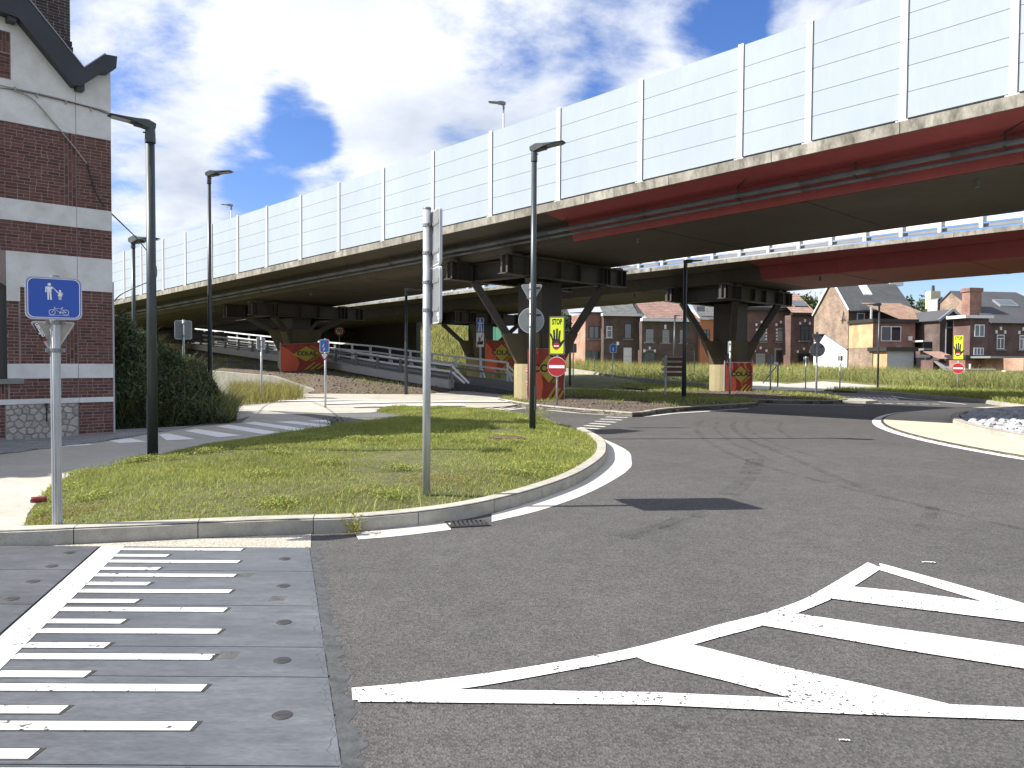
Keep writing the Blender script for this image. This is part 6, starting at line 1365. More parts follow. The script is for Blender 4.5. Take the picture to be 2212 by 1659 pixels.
MB().beam((x1-.05,-.3,zt+.45), (x1-1.5,4,zt+3.3), .22, .12).build('verge', M['gutter_white'], H.t)
for u0, v0, u1, v1 in ((1395.6,711.4,1410.7,739),(1431,712.6,1445,740.6),(1468.6,713,1481,741)): window(H, u0, v0, u1, v1, 'zinc', 'shutter', 0, trans=.78, sill='bluestone')
window(H, 1393, 762, 1413, 792, 'green_fence', 'pane', 1, arch='bluestone'); xa, za = H.pt(1437, 706); MB().box(xa-.12, xa+.12, -.07, -.002, za-.25, za+.25).build('keystone', M['gutter_white'], H.t)
H = Facade(1511, 90.5, 'house', 'orange rendered house mostly hidden behind the far bridge pier', group=ROW)
x1 = H.x(1592); zt = H.z(690, 1550); walls(H, 0.02, x1, 0, 8, -.5, zt, M['orange_render']); tiled('roof', M['tile_grey'], (-.1,-.3,zt+.05), (x1,-.3,zt+.05), (x1,4,zt+3), (-.1,4,zt+3), 13, 22, H)
window(H, 1519, 712, 1533, 740, 'dark_wood', 'pane_grey', 1, sill='bluestone'); xa, za = H.pt(1512, 676); MB().box(xa-.4, xa+.6, -.02, .2, zt+.9, zt+1.5).build('skylight', M['pane_grey'], H.t)
H = Facade(1592, 89.5, 'house', 'dark red brick house with arched windows and white quoin stones', group=ROW)
x1 = H.x(1706.5); zt = H.z(671, 1650); walls(H, 0.02, x1, 0, 8, -.5, zt, M['hb_rust']); MB().box(-.1, x1+.1, -.45, .3, zt+.001, zt+.36).build('gutter', M['dark_wood'], H.t)
plain_roof('roof', M['slate_dark'], [(-.1,-.3,zt+.37),(x1,-.3,zt+.37),(x1,4,zt+3.4),(-.1,4,zt+3.4)], H)
for u0, u1 in ((1625,1650),(1664,1690)):
    xa, xb = H.x(u0), H.x(u1); g = MB().box(xa, xb, -.1, 1.4, zt+.38, zt+1.25).build('dormer', M['zinc'], H.t); MB().box(xa+.08, (xa+xb)/2-.04, -.13, -.102, zt+.45, zt+1.15).build('pane', M['pane_grey'], g); MB().box((xa+xb)/2+.04, xb-.08, -.13, -.102, zt+.45, zt+1.15).build('pane', M['pane_grey'], g)
for u0, u1 in ((1634.5,1654.5),(1677.8,1695)):
    w = window(H, u0, 706, u1, 738, 'dark_wood', 'shutter', 0, trans=.75, sill='bluestone', arch=True)
    for k in range(4):
        for uu, sx in ((u0,-1),(u1,1)): xa, za = H.pt(uu, 712+k*7); MB().box(xa+sx*.02-.1, xa+sx*.02+.1, -.055, -.051, za-.12, za+.12).build('quoin', M['gutter_white'], w)
window(H, 1631, 762, 1654, 790, 'dark_wood', 'shutter', 0, arch=True); xa, za = H.pt(1676, 760); xb, zb = H.pt(1696, 795); MB().box(xa, xb, -.03, -.002, zb, za+.2).build('door', M['black'], H.t)
for q in ((xa-.2, xa, zb, za+.2), (xb, xb+.2, zb, za+.2), (xa-.2, xb+.2, za+.2, za+.45)): MB().box(q[0], q[1], -.06, -.002, q[2], q[3]).build('door_surround', M['bluestone'], H.t)
H = Facade(1706.5, 88.5, 'house', 'brick house under a sunlit brown tiled roof with one skylight', group=ROW)
x1 = H.x(1759); zt = H.z(681, 1730); walls(H, 0.02, x1, 0, 8, -.5, zt, M['hb_rust']); MB().box(0, x1, -.35, .2, zt+.001, zt+.22).build('gutter', M['dark_wood'], H.t)
zr = H.z(634, 1730, 4.2); tiled('roof', M['tile_pink'], (0,-.3,zt+.24), (x1,-.3,zt+.24), (x1,4.2,zr), (0,4.2,zr), 11, 17, H, 0.08)
xa = H.x(1724); MB().add([(xa,.9,zt+1.15),(xa+1.6,.9,zt+1.15),(xa+1.6,1.9,zt+1.85),(xa,1.9,zt+1.85),(xa,.9,zt+.9),(xa+1.6,.9,zt+.9),(xa+1.6,1.9,zt+1.6),(xa,1.9,zt+1.6)], [(0,1,2,3),(4,7,6,5),(0,4,5,1),(1,5,6,2),(2,6,7,3),(3,7,4,0)]).build('skylight', M['pane_grey'], H.t)
window(H, 1729, 703, 1747.5, 735.6, 'dark_wood', 'pane_grey', 1, trans=.68, sill='bluestone', arch=True); window(H, 1724, 764, 1748, 792, 'dark_wood', 'pane', 1, arch=True)
# --- the big gabled house and its rear extensions
H = Facade(1831, 78, 'house', 'big house with a sunlit tan brick gable and an old slate roof', group=ROW)
zt = H.z(671, 1900); x1 = H.x(1968); D = H.depth_at(1757, 0.0); bA = H.depth_at(1796, 0.0); zA = H.side_z(1796, 606, 0.0)[1]; zL = H.side_z(1758.5, 681, 0.0)[1]
walls(H, 0.03, x1, 0.02, D, -.5, zt, M['hb_dark'])
MB().add([(q, y, z) for q in (0.0, .028) for y, z in ((0,-.5),(D,-.5),(D,zL),(bA,zA),(0,zt))], [(0,1,2,3,4),(9,8,7,6,5)]+[(i,5+i,5+(i+1)%5,(i+1)%5) for i in range(5)]).build('gable', M['hb_tan'], H.t)
xr = H.x(1929, bA); plain_roof('roof', M['slate'], [(-.12,-.25,zt-.05),(x1+.15,-.25,zt-.05),(x1-.1,bA,zA+.08),(-.12,bA,zA+.08)], H); plain_roof('roof', M['slate'], [(-.12,D+.2,zL-.05),(x1,D+.2,zL-.05),(x1-.1,bA+.01,zA+.08),(-.12,bA+.01,zA+.08)], H)
for a, b in (((-.16,-.25,zt-.02),(-.16,bA,zA+.1)),((-.16,D+.1,zL-.02),(-.16,bA,zA+.1))): MB().beam(a, b, .10, .16).build('verge', M['gutter_white'], H.t)
MB().box(0, x1+.1, -.33, -.21, zt-.12, zt+.02).build('gutter', M['zinc'], H.t)
window(H, 1851, 676, 1867, 693, 'pvc', 'pane_grey', 0); window(H, 1944, 677, 1958, 692, 'zinc', 'pane_grey', 0)
xa = H.x(1881); y0, y1 = 1.35, 2.2; sl = (zA-zt)/(bA+.25); z0_ = zt+sl*(y0+.25)+.12; MB().add([(xa,y0,z0_),(xa+.95,y0,z0_),(xa+.95,y1+.3,z0_+sl*(y1+.3-y0)),(xa,y1+.3,z0_+sl*(y1+.3-y0)),(xa,y0,z0_-.3),(xa+.95,y0,z0_-.3),(xa+.95,y1+.3,z0_+sl*(y1+.3-y0)-.3),(xa,y1+.3,z0_+sl*(y1+.3-y0)-.3)], [(0,1,2,3),(4,7,6,5),(0,4,5,1),(1,5,6,2),(2,6,7,3),(3,7,4,0)]).build('skylight', M['pvc'], H.t)
xa = H.x(1914, bA); MB().box(xa, xa+1.6, bA-.35, bA+.4, zA-.4, zA+.9).build('chimney', M['gutter_white'], H.t)
# white lean-to on the gable
bb = [H.side_z(u, v, -.06) for u, v in ((1757.5,741),(1778,721),(1830,755.5))]
mb = MB(); pr = [(bb[0][0],-.5),(bb[0][0],bb[0][1]),(bb[1][0],bb[1][1]),(0.02,bb[2][1]),(0.02,-.5)]; k = len(pr)
mb.add([(-.06,y,z) for y, z in pr]+[(-.002,y,z) for y, z in pr], [tuple(range(k)), tuple(range(2*k-1,k-1,-1))]+[(i,(i+1)%k,k+(i+1)%k,k+i) for i in range(k)]); mb.build('white_gable_panel', M['white_wall'], H.t)
MB().beam((-.10, bb[1][0], bb[1][1]+.05), (-.10, 0.0, bb[2][1]+.05), .12, .10).build('flashing', M['zinc'], H.t)
MB().beam((-.10, 1.0, zt-1.3), (-.10, .7, zt-.1), .06, .06).build('wall_tie', M['black'], H.t); MB().beam((-.12, .4, zt-.9), (-.12, 1.2, zt-1.0), .05, .05).build('wall_tie', M['black'], H.t)
E_ = Facade(1884, 72.5, 'house_extension', 'flat-roofed orange brick extension with one wide white window', 'extension')
x1 = E_.x(1975.5); zt = E_.z(697, 1930); zb = E_.z(752, 1930); Dx = E_.depth_at(1832.5, 0.0)
MB().box(0.03, x1, 0.0, Dx, zb+.02, zt).build('wall', M['hb_red'], E_.t); MB().box(0.0, .028, .0, Dx, zb+.02, zt).build('side_wall', M['hb_orange'], E_.t); MB().box(0.01, .4, .0, Dx, -.5, zb).build('lower_wall', M['hb_tan'], E_.t)  # same orange brick all round: shade painted into the front, sun into the side
MB().box(-.18, x1+.2, -.25, Dx, zt+.001, zt+.34).build('roof_edge', M['dark_wood'], E_.t)
window(E_, 1903, 704.5, 1945.6, 737.5, 'pvc', 'pane', 1); xa, za = E_.pt(1965, 731); MB().box(xa-.2, xa+.2, -.12, -.002, za-.2, za+.2).build('vent', M['gutter_white'], E_.t); xa, za = E_.pt(1940, 749); MB().box(xa-.25, xa+.25, -.15, -.002, za-.15, za+.15).build('wall_lamp', M['zinc'], E_.t)
xf = E_.x(1897); fl = MB(); fl.cone((xf, 1.2, zt+.35), (xf, 1.2, E_.z(665, 1897)), .11, .11, 12); fl.cone((xf, 1.2, E_.z(665, 1897)), (xf, 1.2, E_.z(662, 1897)), .16, .16, 12); fl.build('flue', M['galv'], E_.t)
G_ = Facade(1916, 70.5, 'garage', 'low garage with a grey rendered front and an orange brick side', 'garage')
x1 = G_.x(1973.5); zt = G_.z(758.5, 1940); Dx = 2.2; x0 = G_.x(1916); MB().box(0.03, x1, 0, Dx, -.5, zt).build('wall', M['grey_render'], G_.t); MB().box(-.0, .028, 0, G_.depth_at(1881.5, 0), -.5, zt).build('side_wall', M['hb_orange'], G_.t)
MB().box(-.3, x1+.25, -.3, max(Dx, G_.depth_at(1879, 0)), zt+.001, zt+.36).build('roof_edge', M['dark_wood'], G_.t)
B_ = Facade(1976, 73, 'house', 'narrow house with brown tiled roof, dark balcony and a grey roller shutter', group=ROW)
x1 = B_.x(2046); zt = B_.z(692, 2010); walls(B_, 0.02, x1, 1.2, 8, -.5, zt, M['hb_dark']); zr = B_.z(657, 2000, 5.2)
tiled('roof', M['tile_brown'], (-.9,.85,zt+.05), (x1+.25,.85,zt+.05), (x1-1.2,5.4,zr), (-2.2,5.4,zr), 12, 22, B_, 0.07); MB().box(-1, x1+.3, .75, .86, zt-.08, zt+.08).build('gutter', M['zinc'], B_.t)
window(B_, 1981, 711, 2005.5, 736, 'pvc', 'pane_grey', 1, back=1.2); xa, za = B_.pt(1979, 706.5, 1.2); MB().box(xa, xa+4.2*.55, 1.12, 1.198, za-.02, za+.2).build('lintel', M['bluestone'], B_.t)
xa, za = B_.pt(2012, 647, 3.0); xb, zb = B_.pt(2032, 682, 3.0); c = MB().box(xa+.6, xb, 2.8, 4.2, zb-.4, za).build('dormer_box', M['slate_dark'], B_.t); MB().box(xa+.55, xb+.05, 2.7, 4.3, za+.001, za+.12).build('flashing', M['zinc'], c); MB().box(xa+.5, xa+.598, 2.78, 4.2, zb-.4, za).build('cheek', M['grey_render'], c)
xa, za = B_.pt(2007, 634, 4.6); MB().box(xa+.2, xa+1.3, 4.6, 5.4, zr-.5, zr+1.3).build('chimney', M['cream_wall'], B_.t); MB().cone((xa+.75,5,zr+1.3),(xa+.75,5,zr+1.9),.16,.13,10).build('chimney_pot', M['dark_wood'], B_.t)
xa, za = B_.pt(1976, 739); xb, zb = B_.pt(2017, 753); MB().box(xa, xb, -1.2, -1.12, zb, za).build('balcony_front', M['black'], B_.t); MB().box(xb+.002, xb+.09, -1.2, 1.19, zb, za).build('balcony_side', M['slate_dark'], B_.t); MB().box(xa-.1, xb+.4, -1.25, 1.19, za+.001, za+.14).build('balcony_rail', M['gutter_white'], B_.t); MB().box(xa, xb+.1, -1.3, 1.19, zb-.2, zb-.001).build('balcony_floor', M['zinc'], B_.t); MB().box(xb-.25, xb-.02, -1.28, -1.205, zb, za).build('balcony_post', M['gutter_white'], B_.t)
zl = zb-.2; MB().box(xa-.1, xb+.1, -.9, 1.19, -.5, zl-.002).build('ground_floor_wall', M['hb_rust'], B_.t); xs, zs = B_.pt(1977, 766, -.9); xs2, zs2 = B_.pt(2017, 800, -.9); MB().box(xs+.1, xs2-.1, -.96, -.902, zs2, zs-.3).build('roller_shutter', M['shutter'], B_.t); MB().box(xs, xs2, -1.05, -.902, zs-.28, zs).build('shutter_box', M['gutter_white'], B_.t); MB().box((xs+xs2)/2-.06, (xs+xs2)/2+.06, -1.0, -.962, zs2, zs-.3).build('mullion', M['pvc'], B_.t)
D_ = Facade(2040, 71, 'house', 'dark brick house with a steep gable facing the field', group=ROW)
xl, zl = D_.pt(2038, 685); xa, za = D_.pt(2054.6, 671); xr_, zr = D_.pt(2098, 713); xl = D_.x(2029)
MB().prism_xz([(xl,-.5),(xr_,-.5),(xr_,zr),(xa,za),(xl,D_.z(692, 2029))], 0, 7).build('wall', M['hb_dark'], D_.t)
for p, q in (((xa,za),(xr_+.2,zr-.15)),((xa,za),(xl-.3,D_.z(695, 2029)))): mb = MB(); mb.beam((p[0],-.25,p[1]+.1),(q[0],-.25,q[1]+.1),.14,.24); mb.build('barge_board', M['zinc'], D_.t); a, b = Vector((p[0],-.15,p[1]+.12)), Vector((q[0],-.15,q[1]+.12)); plain_roof('roof', M['slate_dark'], [a, b, b+Vector((0,7.2,0)), a+Vector((0,7.2,0))], D_)
for u in (2042.5, 2097): xq, zq = D_.pt(u, 705); MB().cone((xq,-.1,0),(xq,-.1,zq+.3),.06,.06,8).build('downpipe', M['zinc'], D_.t)
window(D_, 2046, 690, 2060, 706, 'dark_wood', 'pane', 1, sill='bluestone')
x0, z0_ = D_.pt(2026, 777, -2.5); x1_, z1_ = D_.pt(2072, 760, -2.5); z2_ = D_.z(772, 2050, -2.5)
SH = Facade(2026, 68, 'garden_shed', 'low shed with a small pink tiled roof and grey awning in the weeds', 'shed')
xw = SH.x(2072); zr = SH.z(760.5, 2050, 1.8); ze = SH.z(776, 2050); tiled('roof', M['tile_pink'], (-.1,-.2,ze), (xw,-.2,ze), (xw-.5,1.8,zr), (-.1,1.8,zr), 6, 22, SH, .07)
MB().box(0, xw, .6, 2.2, -.5, ze-.1).build('wall', M['hb_rust'], SH.t); MB().add([(0,.55,ze-.15),(xw,.55,ze-.15),(xw,-.9,ze-1.0),(0,-.9,ze-1.0),(0,.55,ze-.2),(xw,.55,ze-.2),(xw,-.9,ze-1.05),(0,-.9,ze-1.05)], [(0,1,2,3),(7,6,5,4),(2,6,7,3),(0,4,5,1),(1,5,6,2),(3,7,4,0)]).build('awning', M['shutter'], SH.t)
window(SH, 2036, 793, 2064, 806, 'zinc', 'pane_grey', 2, back=.6)
# --- the right-hand house with the grey roof
R_ = Facade(2131, 70, 'house', 'large brick house at the right edge with a broad grey roof and tall red chimney', group=ROW)
zt = R_.z(699, 2170); xA = R_.x(2131); x1 = R_.x(2330); x0 = R_.x(2080, 3.0)+.2; bA = 5.0; zA = R_.z(630, 2140, bA)
walls(R_, x0+.03, x1, .6, 10, -.5, zt, M['hb_rust']); walls(R_, xA, x1, 0, .59, -.5, zt, M['hb_rust'])
MB().add([(q, y, z) for q in (x0, x0+.028) for y, z in ((.6,-.5),(10,-.5),(10,zt),(bA,zA-.1),(.6,zt+.2))], [(0,1,2,3,4),(9,8,7,6,5)]+[(i,5+i,5+(i+1)%5,(i+1)%5) for i in range(5)]).build('gable', M['hb_tan'], R_.t)
xr1 = R_.x(2187, bA); plain_roof('roof', M['slate_dark'], [(x0-.1,-.3,zt+.05),(x1,-.3,zt+.05),(xr1+.2,bA,zA),(x0-.1,bA,zA)], R_); plain_roof('roof', M['slate_dark'], [(x0-.1,10.2,zt+.05),(x1,10.2,zt+.05),(xr1+.2,bA+.01,zA),(x0-.1,bA+.01,zA)], R_)
plain_roof('roof', M['slate_dark'], [(x1,-.3,zt+.04),(x1,10.2,zt+.04),(xr1+.22,bA,zA-.01)], R_)
xa = R_.x(2102, 1.5); c = MB().box(xa-.65, xa+.55, 1.3, 2.3, zt+.2, R_.z(627, 2100, 1.5)).build('chimney', M['hb_red'], R_.t); MB().box(xa-.75, xa+.65, 1.2, 2.4, R_.z(630, 2100, 1.5), R_.z(622, 2100, 1.5)).build('chimney_cap', M['hb_red'], c)
ann = (R_.x(2094, -1.5), R_.x(2134, -1.5)); za = R_.z(687.5, 2110, -1.5); MB().box(ann[0], ann[1], -1.5, .58, -.5, za).build('annex_wall', M['hb_rust'], R_.t); MB().box(R_.x(2078, -1.5), ann[1]+.25, -1.8, .58, za+.001, za+.26).build('annex_roof_edge', M['gutter_white'], R_.t)
window(R_, 2105, 701, 2125.6, 727.6, 'pvc', 'pane_grey', 1, back=-1.5); window(R_, 2103, 751, 2124, 767.5, 'pvc', 'pane_grey', 2, back=-1.5)
window(R_, 2153, 723, 2168.5, 754, 'pvc', 'pane', 1, trans=.72, sill='bluestone', arch=True); window(R_, 2202, 724, 2217, 755, 'pvc', 'pane_grey', 1, trans=.72, sill='bluestone', arch=True)
xa = R_.x(2160, 1.5); sl = (zA-zt)/(bA+.3); zq = zt+sl*1.8+1.05; mb = MB(); mb.add([(xa+dx+(dy-1.5)*0.0, dy, zt+.05+sl*(dy+.3)+dz) for dz in (.14, -.05) for dx, dy in ((.6,2.3),(2.6,2.3),(2.6,3.3),(.6,3.3))], [(0,1,2,3),(7,6,5,4),(0,4,5,1),(1,5,6,2),(2,6,7,3),(3,7,4,0)]); k = mb.build('skylight', M['zinc'], R_.t); mb = MB(); mb.add([(xa+dx, dy, zt+.05+sl*(dy+.3)+.145) for dx, dy in ((.72,2.4),(2.48,2.4),(2.48,3.2),(.72,3.2))], [(0,1,2,3)]); mb.build('pane', M['pane_grey'], k)
L_ = Facade(2085, 66, 'house_extension', 'low flat-roofed brick extension with a slanted white door frame', 'extension')
x1 = L_.x(2165); zt = L_.z(776, 2120); MB().box(0, x1, 0, 2.4, -.5, zt).build('wall', M['hb_red'], L_.t); MB().box(-.1, x1, -.15, 2.4, zt+.001, zt+.36).build('roof_edge', M['dark_wood'], L_.t); window(L_, 2108, 788, 2139, 814, 'zinc', 'pane_grey', 0); xa, za = L_.pt(2092, 786); MB().cone((xa,-.2,-.3),(xa,-.2,za),.09,.09,10).build('downpipe', M['gutter_white'], L_.t)
P_ = Facade(2165, 64, 'porch', 'red brick porch with a flat roof at the right edge of the row', 'porch')
x1 = P_.x(2300); zt = P_.z(774, 2190); MB().box(0.03, x1, 0, 2.6, -.5, zt).build('wall', M['orange_render'], P_.t); MB().box(0, .028, -2.2, 2.6, -.5, zt).build('side_wall', M['hb_pink'], P_.t); MB().box(-1.2, x1, -.1, 2.7, zt+.001, zt+.16).build('roof_edge', M['zinc'], P_.t); xa, za = P_.pt(2187, 790); MB().box(xa, xa+1.0, -.05, -.002, -.4, za).build('door', M['dark_wood'], P_.t); MB().box(xa-.25, xa-.01, -.08, -.002, -.4, za).build('door_frame', M['bluestone'], P_.t)
for u0, u1, v, lab in ((2085,2148,799,'low brick garden wall with a white coping before the flat extension'),(2172,2212,803,'short garden wall with white coping at the far right')):
    a, b = AT(u0, v, 61), AT(u1, v, 62); w = thing('garden_wall', lab, 'wall', (a.x, a.y, 0)); L = (b-a).xy.length; an = math.atan2(b.y-a.y, b.x-a.x); w.rotation_euler = (0, 0, an); MB().box(0, L, 0, .24, 0, a.z).build('wall', M['hb_pink'], w); MB().box(-.05, L+.05, -.05, .29, a.z+.001, a.z+.10).build('coping', M['gutter_white'], w)
# --- pale yellow wall and parked van left of the row
a = AT(1240, 790, 96); w = thing('house', 'pale yellow house behind the slim lamp, only a narrow strip in view', 'house', (a.x-3.2, a.y+3, a.z-.6), YAW, ROW); MB().box(0, 3.0, 0, 6, 0, 6.2).build('wall', M['cream_wall'], w); MB().add([(-.2,-.3,6.2),(3.2,-.3,6.2),(3.2,3,8.2),(-.2,3,8.2)], [(0,1,2,3)]).build('roof', M['slate_dark'], w)
# --- green mesh fence along the top of the hill on the far left
a, b = AT(985, 735, 86), AT(1090, 772, 60); t = thing('green_fence', 'green screened fence climbing the grassy hill behind the far pier', 'fence', a); n = 7
for i in range(n+1): p = a.lerp(b, i/n)-a; MB().cone(p+Vector((0,0,-1.5)), p+Vector((0,0,2.3)), .05, .05, 6).build('fence_post', M['green_fence'], t)
for i in range(n): p, q = a.lerp(b, i/n)-a, a.lerp(b, (i+1)/n)-a; d = (q-p)*.02; p, q = p+d, q-d; MB().hexa([p+Vector((0,-.015,-.6)), q+Vector((0,-.015,-.6)), q+Vector((0,.015,-.6)), p+Vector((0,.015,-.6)), p+Vector((0,-.015,2.2)), q+Vector((0,-.015,2.2)), q+Vector((0,.015,2.2)), p+Vector((0,.015,2.2))]).build('fence_panel', M['green_fence'], t)
# --- white car on the rear deck, seen between the beams
best = min((abs(proj_u(deck(s*.25, OFF2+3.2, .8, LOW2, DS2))-1292), s*.25) for s in range(-40, 120)); s_ = best[1]; c0 = deck(s_, OFF2+3.2, -.03, LOW2, DS2)
t = thing('car', 'white car driving on the rear flyover deck, glimpsed between the beams', 'car', c0, math.atan2(BD.y, BD.x))
prof = [(-2.1,.35),(-2.1,.80),(-1.75,.95),(-1.2,1.0),(-.55,1.42),(.7,1.46),(1.55,1.05),(2.0,.95),(2.1,.6),(2.1,.35)]
mb = MB(); mb.prism_xz(prof, -.85, .85); mb.build('body', M['car_white'], t)
for y in (-.852, .842):
    mb = MB(); mb.prism_xz([(-1.0,1.02),(-.5,1.36),(.1,1.38),(.1,1.02)], y, y+.01); mb.prism_xz([(.16,1.02),(.16,1.38),(.66,1.38),(1.3,1.04)], y, y+.01); mb.build('side_window', M['pane'], t)
MB().add([(-1.16,-.72,1.03),(-1.16,.72,1.03),(-.57,.66,1.42),(-.57,-.66,1.42)], [(0,1,2,3)]).build('rear_window', M['pane'], t); MB().add([(1.5,-.72,1.085),(1.5,.72,1.085),(.74,.66,1.46),(.74,-.66,1.46)], [(0,1,2,3)]).build('windscreen', M['pane'], t)
for x in (-1.3, 1.35):
    for y in (-.86, .68): mb = MB(); mb.cone((x,y,.31),(x,y+.18,.31),.31,.31,18); w = mb.build('wheel', M['tyre'], t); MB().cone((x,y-.004 if y<0 else y+.184,.31),(x,y-.012 if y<0 else y+.192,.31),.19,.17,14).build('rim', M['galv'], w)
# ------------------------------------------------------------------ vegetation and loose stones
R1 = np.random.default_rng(21)
# grass on the front island: dense turf, taller tufts, a few clover clumps and seed stalks
bare = [(G(150, 1128).xy, .35), (G(935, 1066).xy, .40), (G(1090, 951).xy, .40), (G(124, 1135).xy, .12)]
def keep_bare(x, y, k=1.0):
    m = np.ones(len(x), bool)
    for c, r in bare: m &= np.hypot(x-c[0], (y-c[1])) > r*k*R1.uniform(.75, 1.1, len(x))
    return m
x, y = scatter(ISL, 330000, R1); ed = edge_dist(ISL, x, y); dens = 0.86+0.22*fbm(x, y, 1.1, 2); k = (R1.uniform(0, 1, len(x)) < np.clip(dens, .45, 1))&keep_bare(x, y)
k &= R1.uniform(0, 1, len(x)) < np.clip(0.35+ed/0.18, 0, 1); x, y = x[k], y[k]
hgt = (0.055+0.030*fbm(x, y, 0.9, 8))*R1.uniform(.6, 1.35, len(x)); hgt = np.clip(hgt, .022, .14)*(1+0.45*(y > 15)*1.0)
tag(blades('grass', x, y, isl_z(x, y)-.012, hgt, 0.0068+0.0024*(y > 12), R1.uniform(.15, .95, len(x)), M['grass'], rng=R1), kind='stuff')
x, y = scatter(ISL, 9000, R1); k = (fbm(x, y, 0.8, 31) > 0.42)&keep_bare(x, y, 1.2); x, y = x[k], y[k]
tag(blades('tall_grass', x, y, isl_z(x, y)-.01, R1.uniform(.10, .20, len(x)), 0.008, R1.uniform(.3, 1.0, len(x)), M['grass'], rng=R1), kind='stuff')
n = 26000; cx_, cy_ = scatter(ISL, 60, R1); i = R1.integers(0, len(cx_), n); x = cx_[i]+R1.normal(0, .13, n); y = cy_[i]+R1.normal(0, .10, n); k = inside(ISL, x, y)&(edge_dist(ISL, x, y) > .05); x, y = x[k], y[k]
tag(leaves('clover', np.stack([x, y, isl_z(x, y)+R1.uniform(.02, .085, len(x))], 1), 0.014, M['grass'], rng=R1, flat=1.5), kind='stuff')
# fringe along the kerb and path edges, dry litter in the bare spots
P = []
for p, q in zip(ISL, ISL[1:]+ISL[:1]):
    L = (q-p).length
    for _ in range(int(L*34)): t_ = random.random(); P.append(p.lerp(q, t_))
x = np.array([p.x for p in P])+R1.normal(0, .018, len(P)); y = np.array([p.y for p in P])+R1.normal(0, .018, len(P)); k = R1.uniform(0, 1, len(x)) < np.clip(.5+.5*fbm(x, y, 1.5, 77), .1, 1); x, y = x[k], y[k]
kk = inside(ISL, x, y); x, y = x[kk], y[kk]; zk = isl_z(x, y)+.015; tag(blades('edge_grass', x, y, zk-.02, R1.uniform(.03, .12, len(x)), .006, R1.uniform(.5, 1.3, len(x)), M['grass'], rng=R1), kind='stuff')
pts = []
for c, r in bare[:2]+[(bare[3][0], .3)]:
    for _ in range(900): a = random.uniform(0, 6.28); rr = r*math.sqrt(random.random())*1.1; pts.append((c[0]+rr*math.cos(a), c[1]+rr*.8*math.sin(a)))
q = [G(620+i*75, 1117-i*9.5) for i in range(8)]
for p in q:
    for _ in range(160): pts.append((p.x+random.gauss(0, .16), p.y+random.gauss(0.06, .05)))
pts = np.array(pts); k = inside(ISL, pts[:, 0], pts[:, 1]); pts = pts[k]
tag(blades('dry_litter', pts[:, 0], pts[:, 1], isl_z(pts[:, 0], pts[:, 1])-.004, R1.uniform(.015, .05, len(pts)), .007, R1.uniform(1.2, 2.4, len(pts)), M['hay'], rng=R1), kind='stuff')
# weeds sprouting at the kerb joint and along the cycle path seam
def sprout(name, c, n, h, spread, mat, lab, cat='weed', leafy=True):
    t = thing(name, lab, cat, c); r = np.random.default_rng(int(abs(c.x*100+c.y*10))); blades('stem', r.normal(0, spread, n), r.normal(0, spread, n), np.zeros(n), r.uniform(.4, 1, n)*h, .008, r.uniform(.2, 1.2, n), M[mat], t, r)
    if leafy: leaves('foliage', np.stack([r.normal(0, spread*1.6, n*3), r.normal(0, spread*1.6, n*3), r.uniform(.1, .9, n*3)*h], 1), .022, M[mat], t, r)
sprout('weed', G(765, 1155), 22, .26, .03, 'grass_dry', 'small weed growing out of the kerb joint above the seam of the slabs')
sprout('weed', Vector((G(1160,921).x, G(1160,921).y, .15)), 90, .34, .10, 'grass', 'leafy weed at the foot of the tall lamp post on the island')
sprout('weed', G(723, 917), 50, .22, .10, 'leaf', 'dark weed at the tip of the striped crossing on the cycle path')
n = 700; q = resample([G(u, v) for u, v in [(600,943),(660,938),(700,930),(722,918)]], .05); i = R1.integers(0, len(q), n); x = np.array([q[j].x for j in i])+R1.normal(0, .03, n); y = np.array([q[j].y for j in i])+R1.normal(0, .03, n)
tag(blades('seam_weeds', x, y, 0*x+.008, R1.uniform(.02, .09, n), .008, R1.uniform(.3, 1.2, n), M['leaf'], rng=R1), kind='stuff')
# the dark bush between house and path
bush = thing('bush', 'large dark green bush with arching grass stems beside the brick house', 'bush', (-8.2, 20.0, 0))
def top_at(u):
    return float(np.interp(u, [243,262,296,330,356,382,408,440,466,488,505], [716,704,716,742,766,776,786,806,845,886,915]))
C = []; r = np.random.default_rng(5)
for _ in range(150000):
    u = r.uniform(240, 508); Y = r.uniform(17.2, 23.5); p = AT(u, 800, Y); zt_ = AT(u, top_at(u), 19.5).z; front = float(np.interp(u, [243, 390, 490, 510], [17.4, 18.3, 19.1, 19.8]))
    if Y < front: continue
    dep = (Y-front); lim = zt_*min(1, .35+dep*.55)*(1+.10*math.sin(p.x*5.1+Y*3.3)+.07*math.sin(p.x*11+1)); z = r.uniform(0, 1)**.75*lim
    if z < lim-0.75 and dep > .9: continue
    C.append((p.x+8.2, Y-20, z+.02))
C = np.array(C)[:64000]; leaves('foliage', C, 0.052, M['leaf'], bush, r)
k = r.integers(0, len(C), 3600); B3 = C[k]; hh = r.uniform(.35, 1.1, len(k)); blades('stem', B3[:, 0], B3[:, 1], np.maximum(B3[:, 2]-.45*hh, 0), hh, .013, r.uniform(.3, 1.3, len(k)), M['weed'], bush, r)
k = r.integers(0, len(C), 2500); B3 = C[k]; blades('stem', B3[:, 0], B3[:, 1]-.1, B3[:, 2]*0, r.uniform(.3, 1.0, len(k)), .012, r.uniform(.4, 1.4, len(k)), M['leaf'], bush, r)
mb = MB()
for i in range(26):
    c = C[r.integers(0, len(C))]; mb.tube([(c[0]*.8, c[1]*.8, 0), (c[0]*.9+.05, c[1]*.9, c[2]*.5), (c[0], c[1], c[2])], .018, 5)
mb.build('branch', M['bark'], bush)
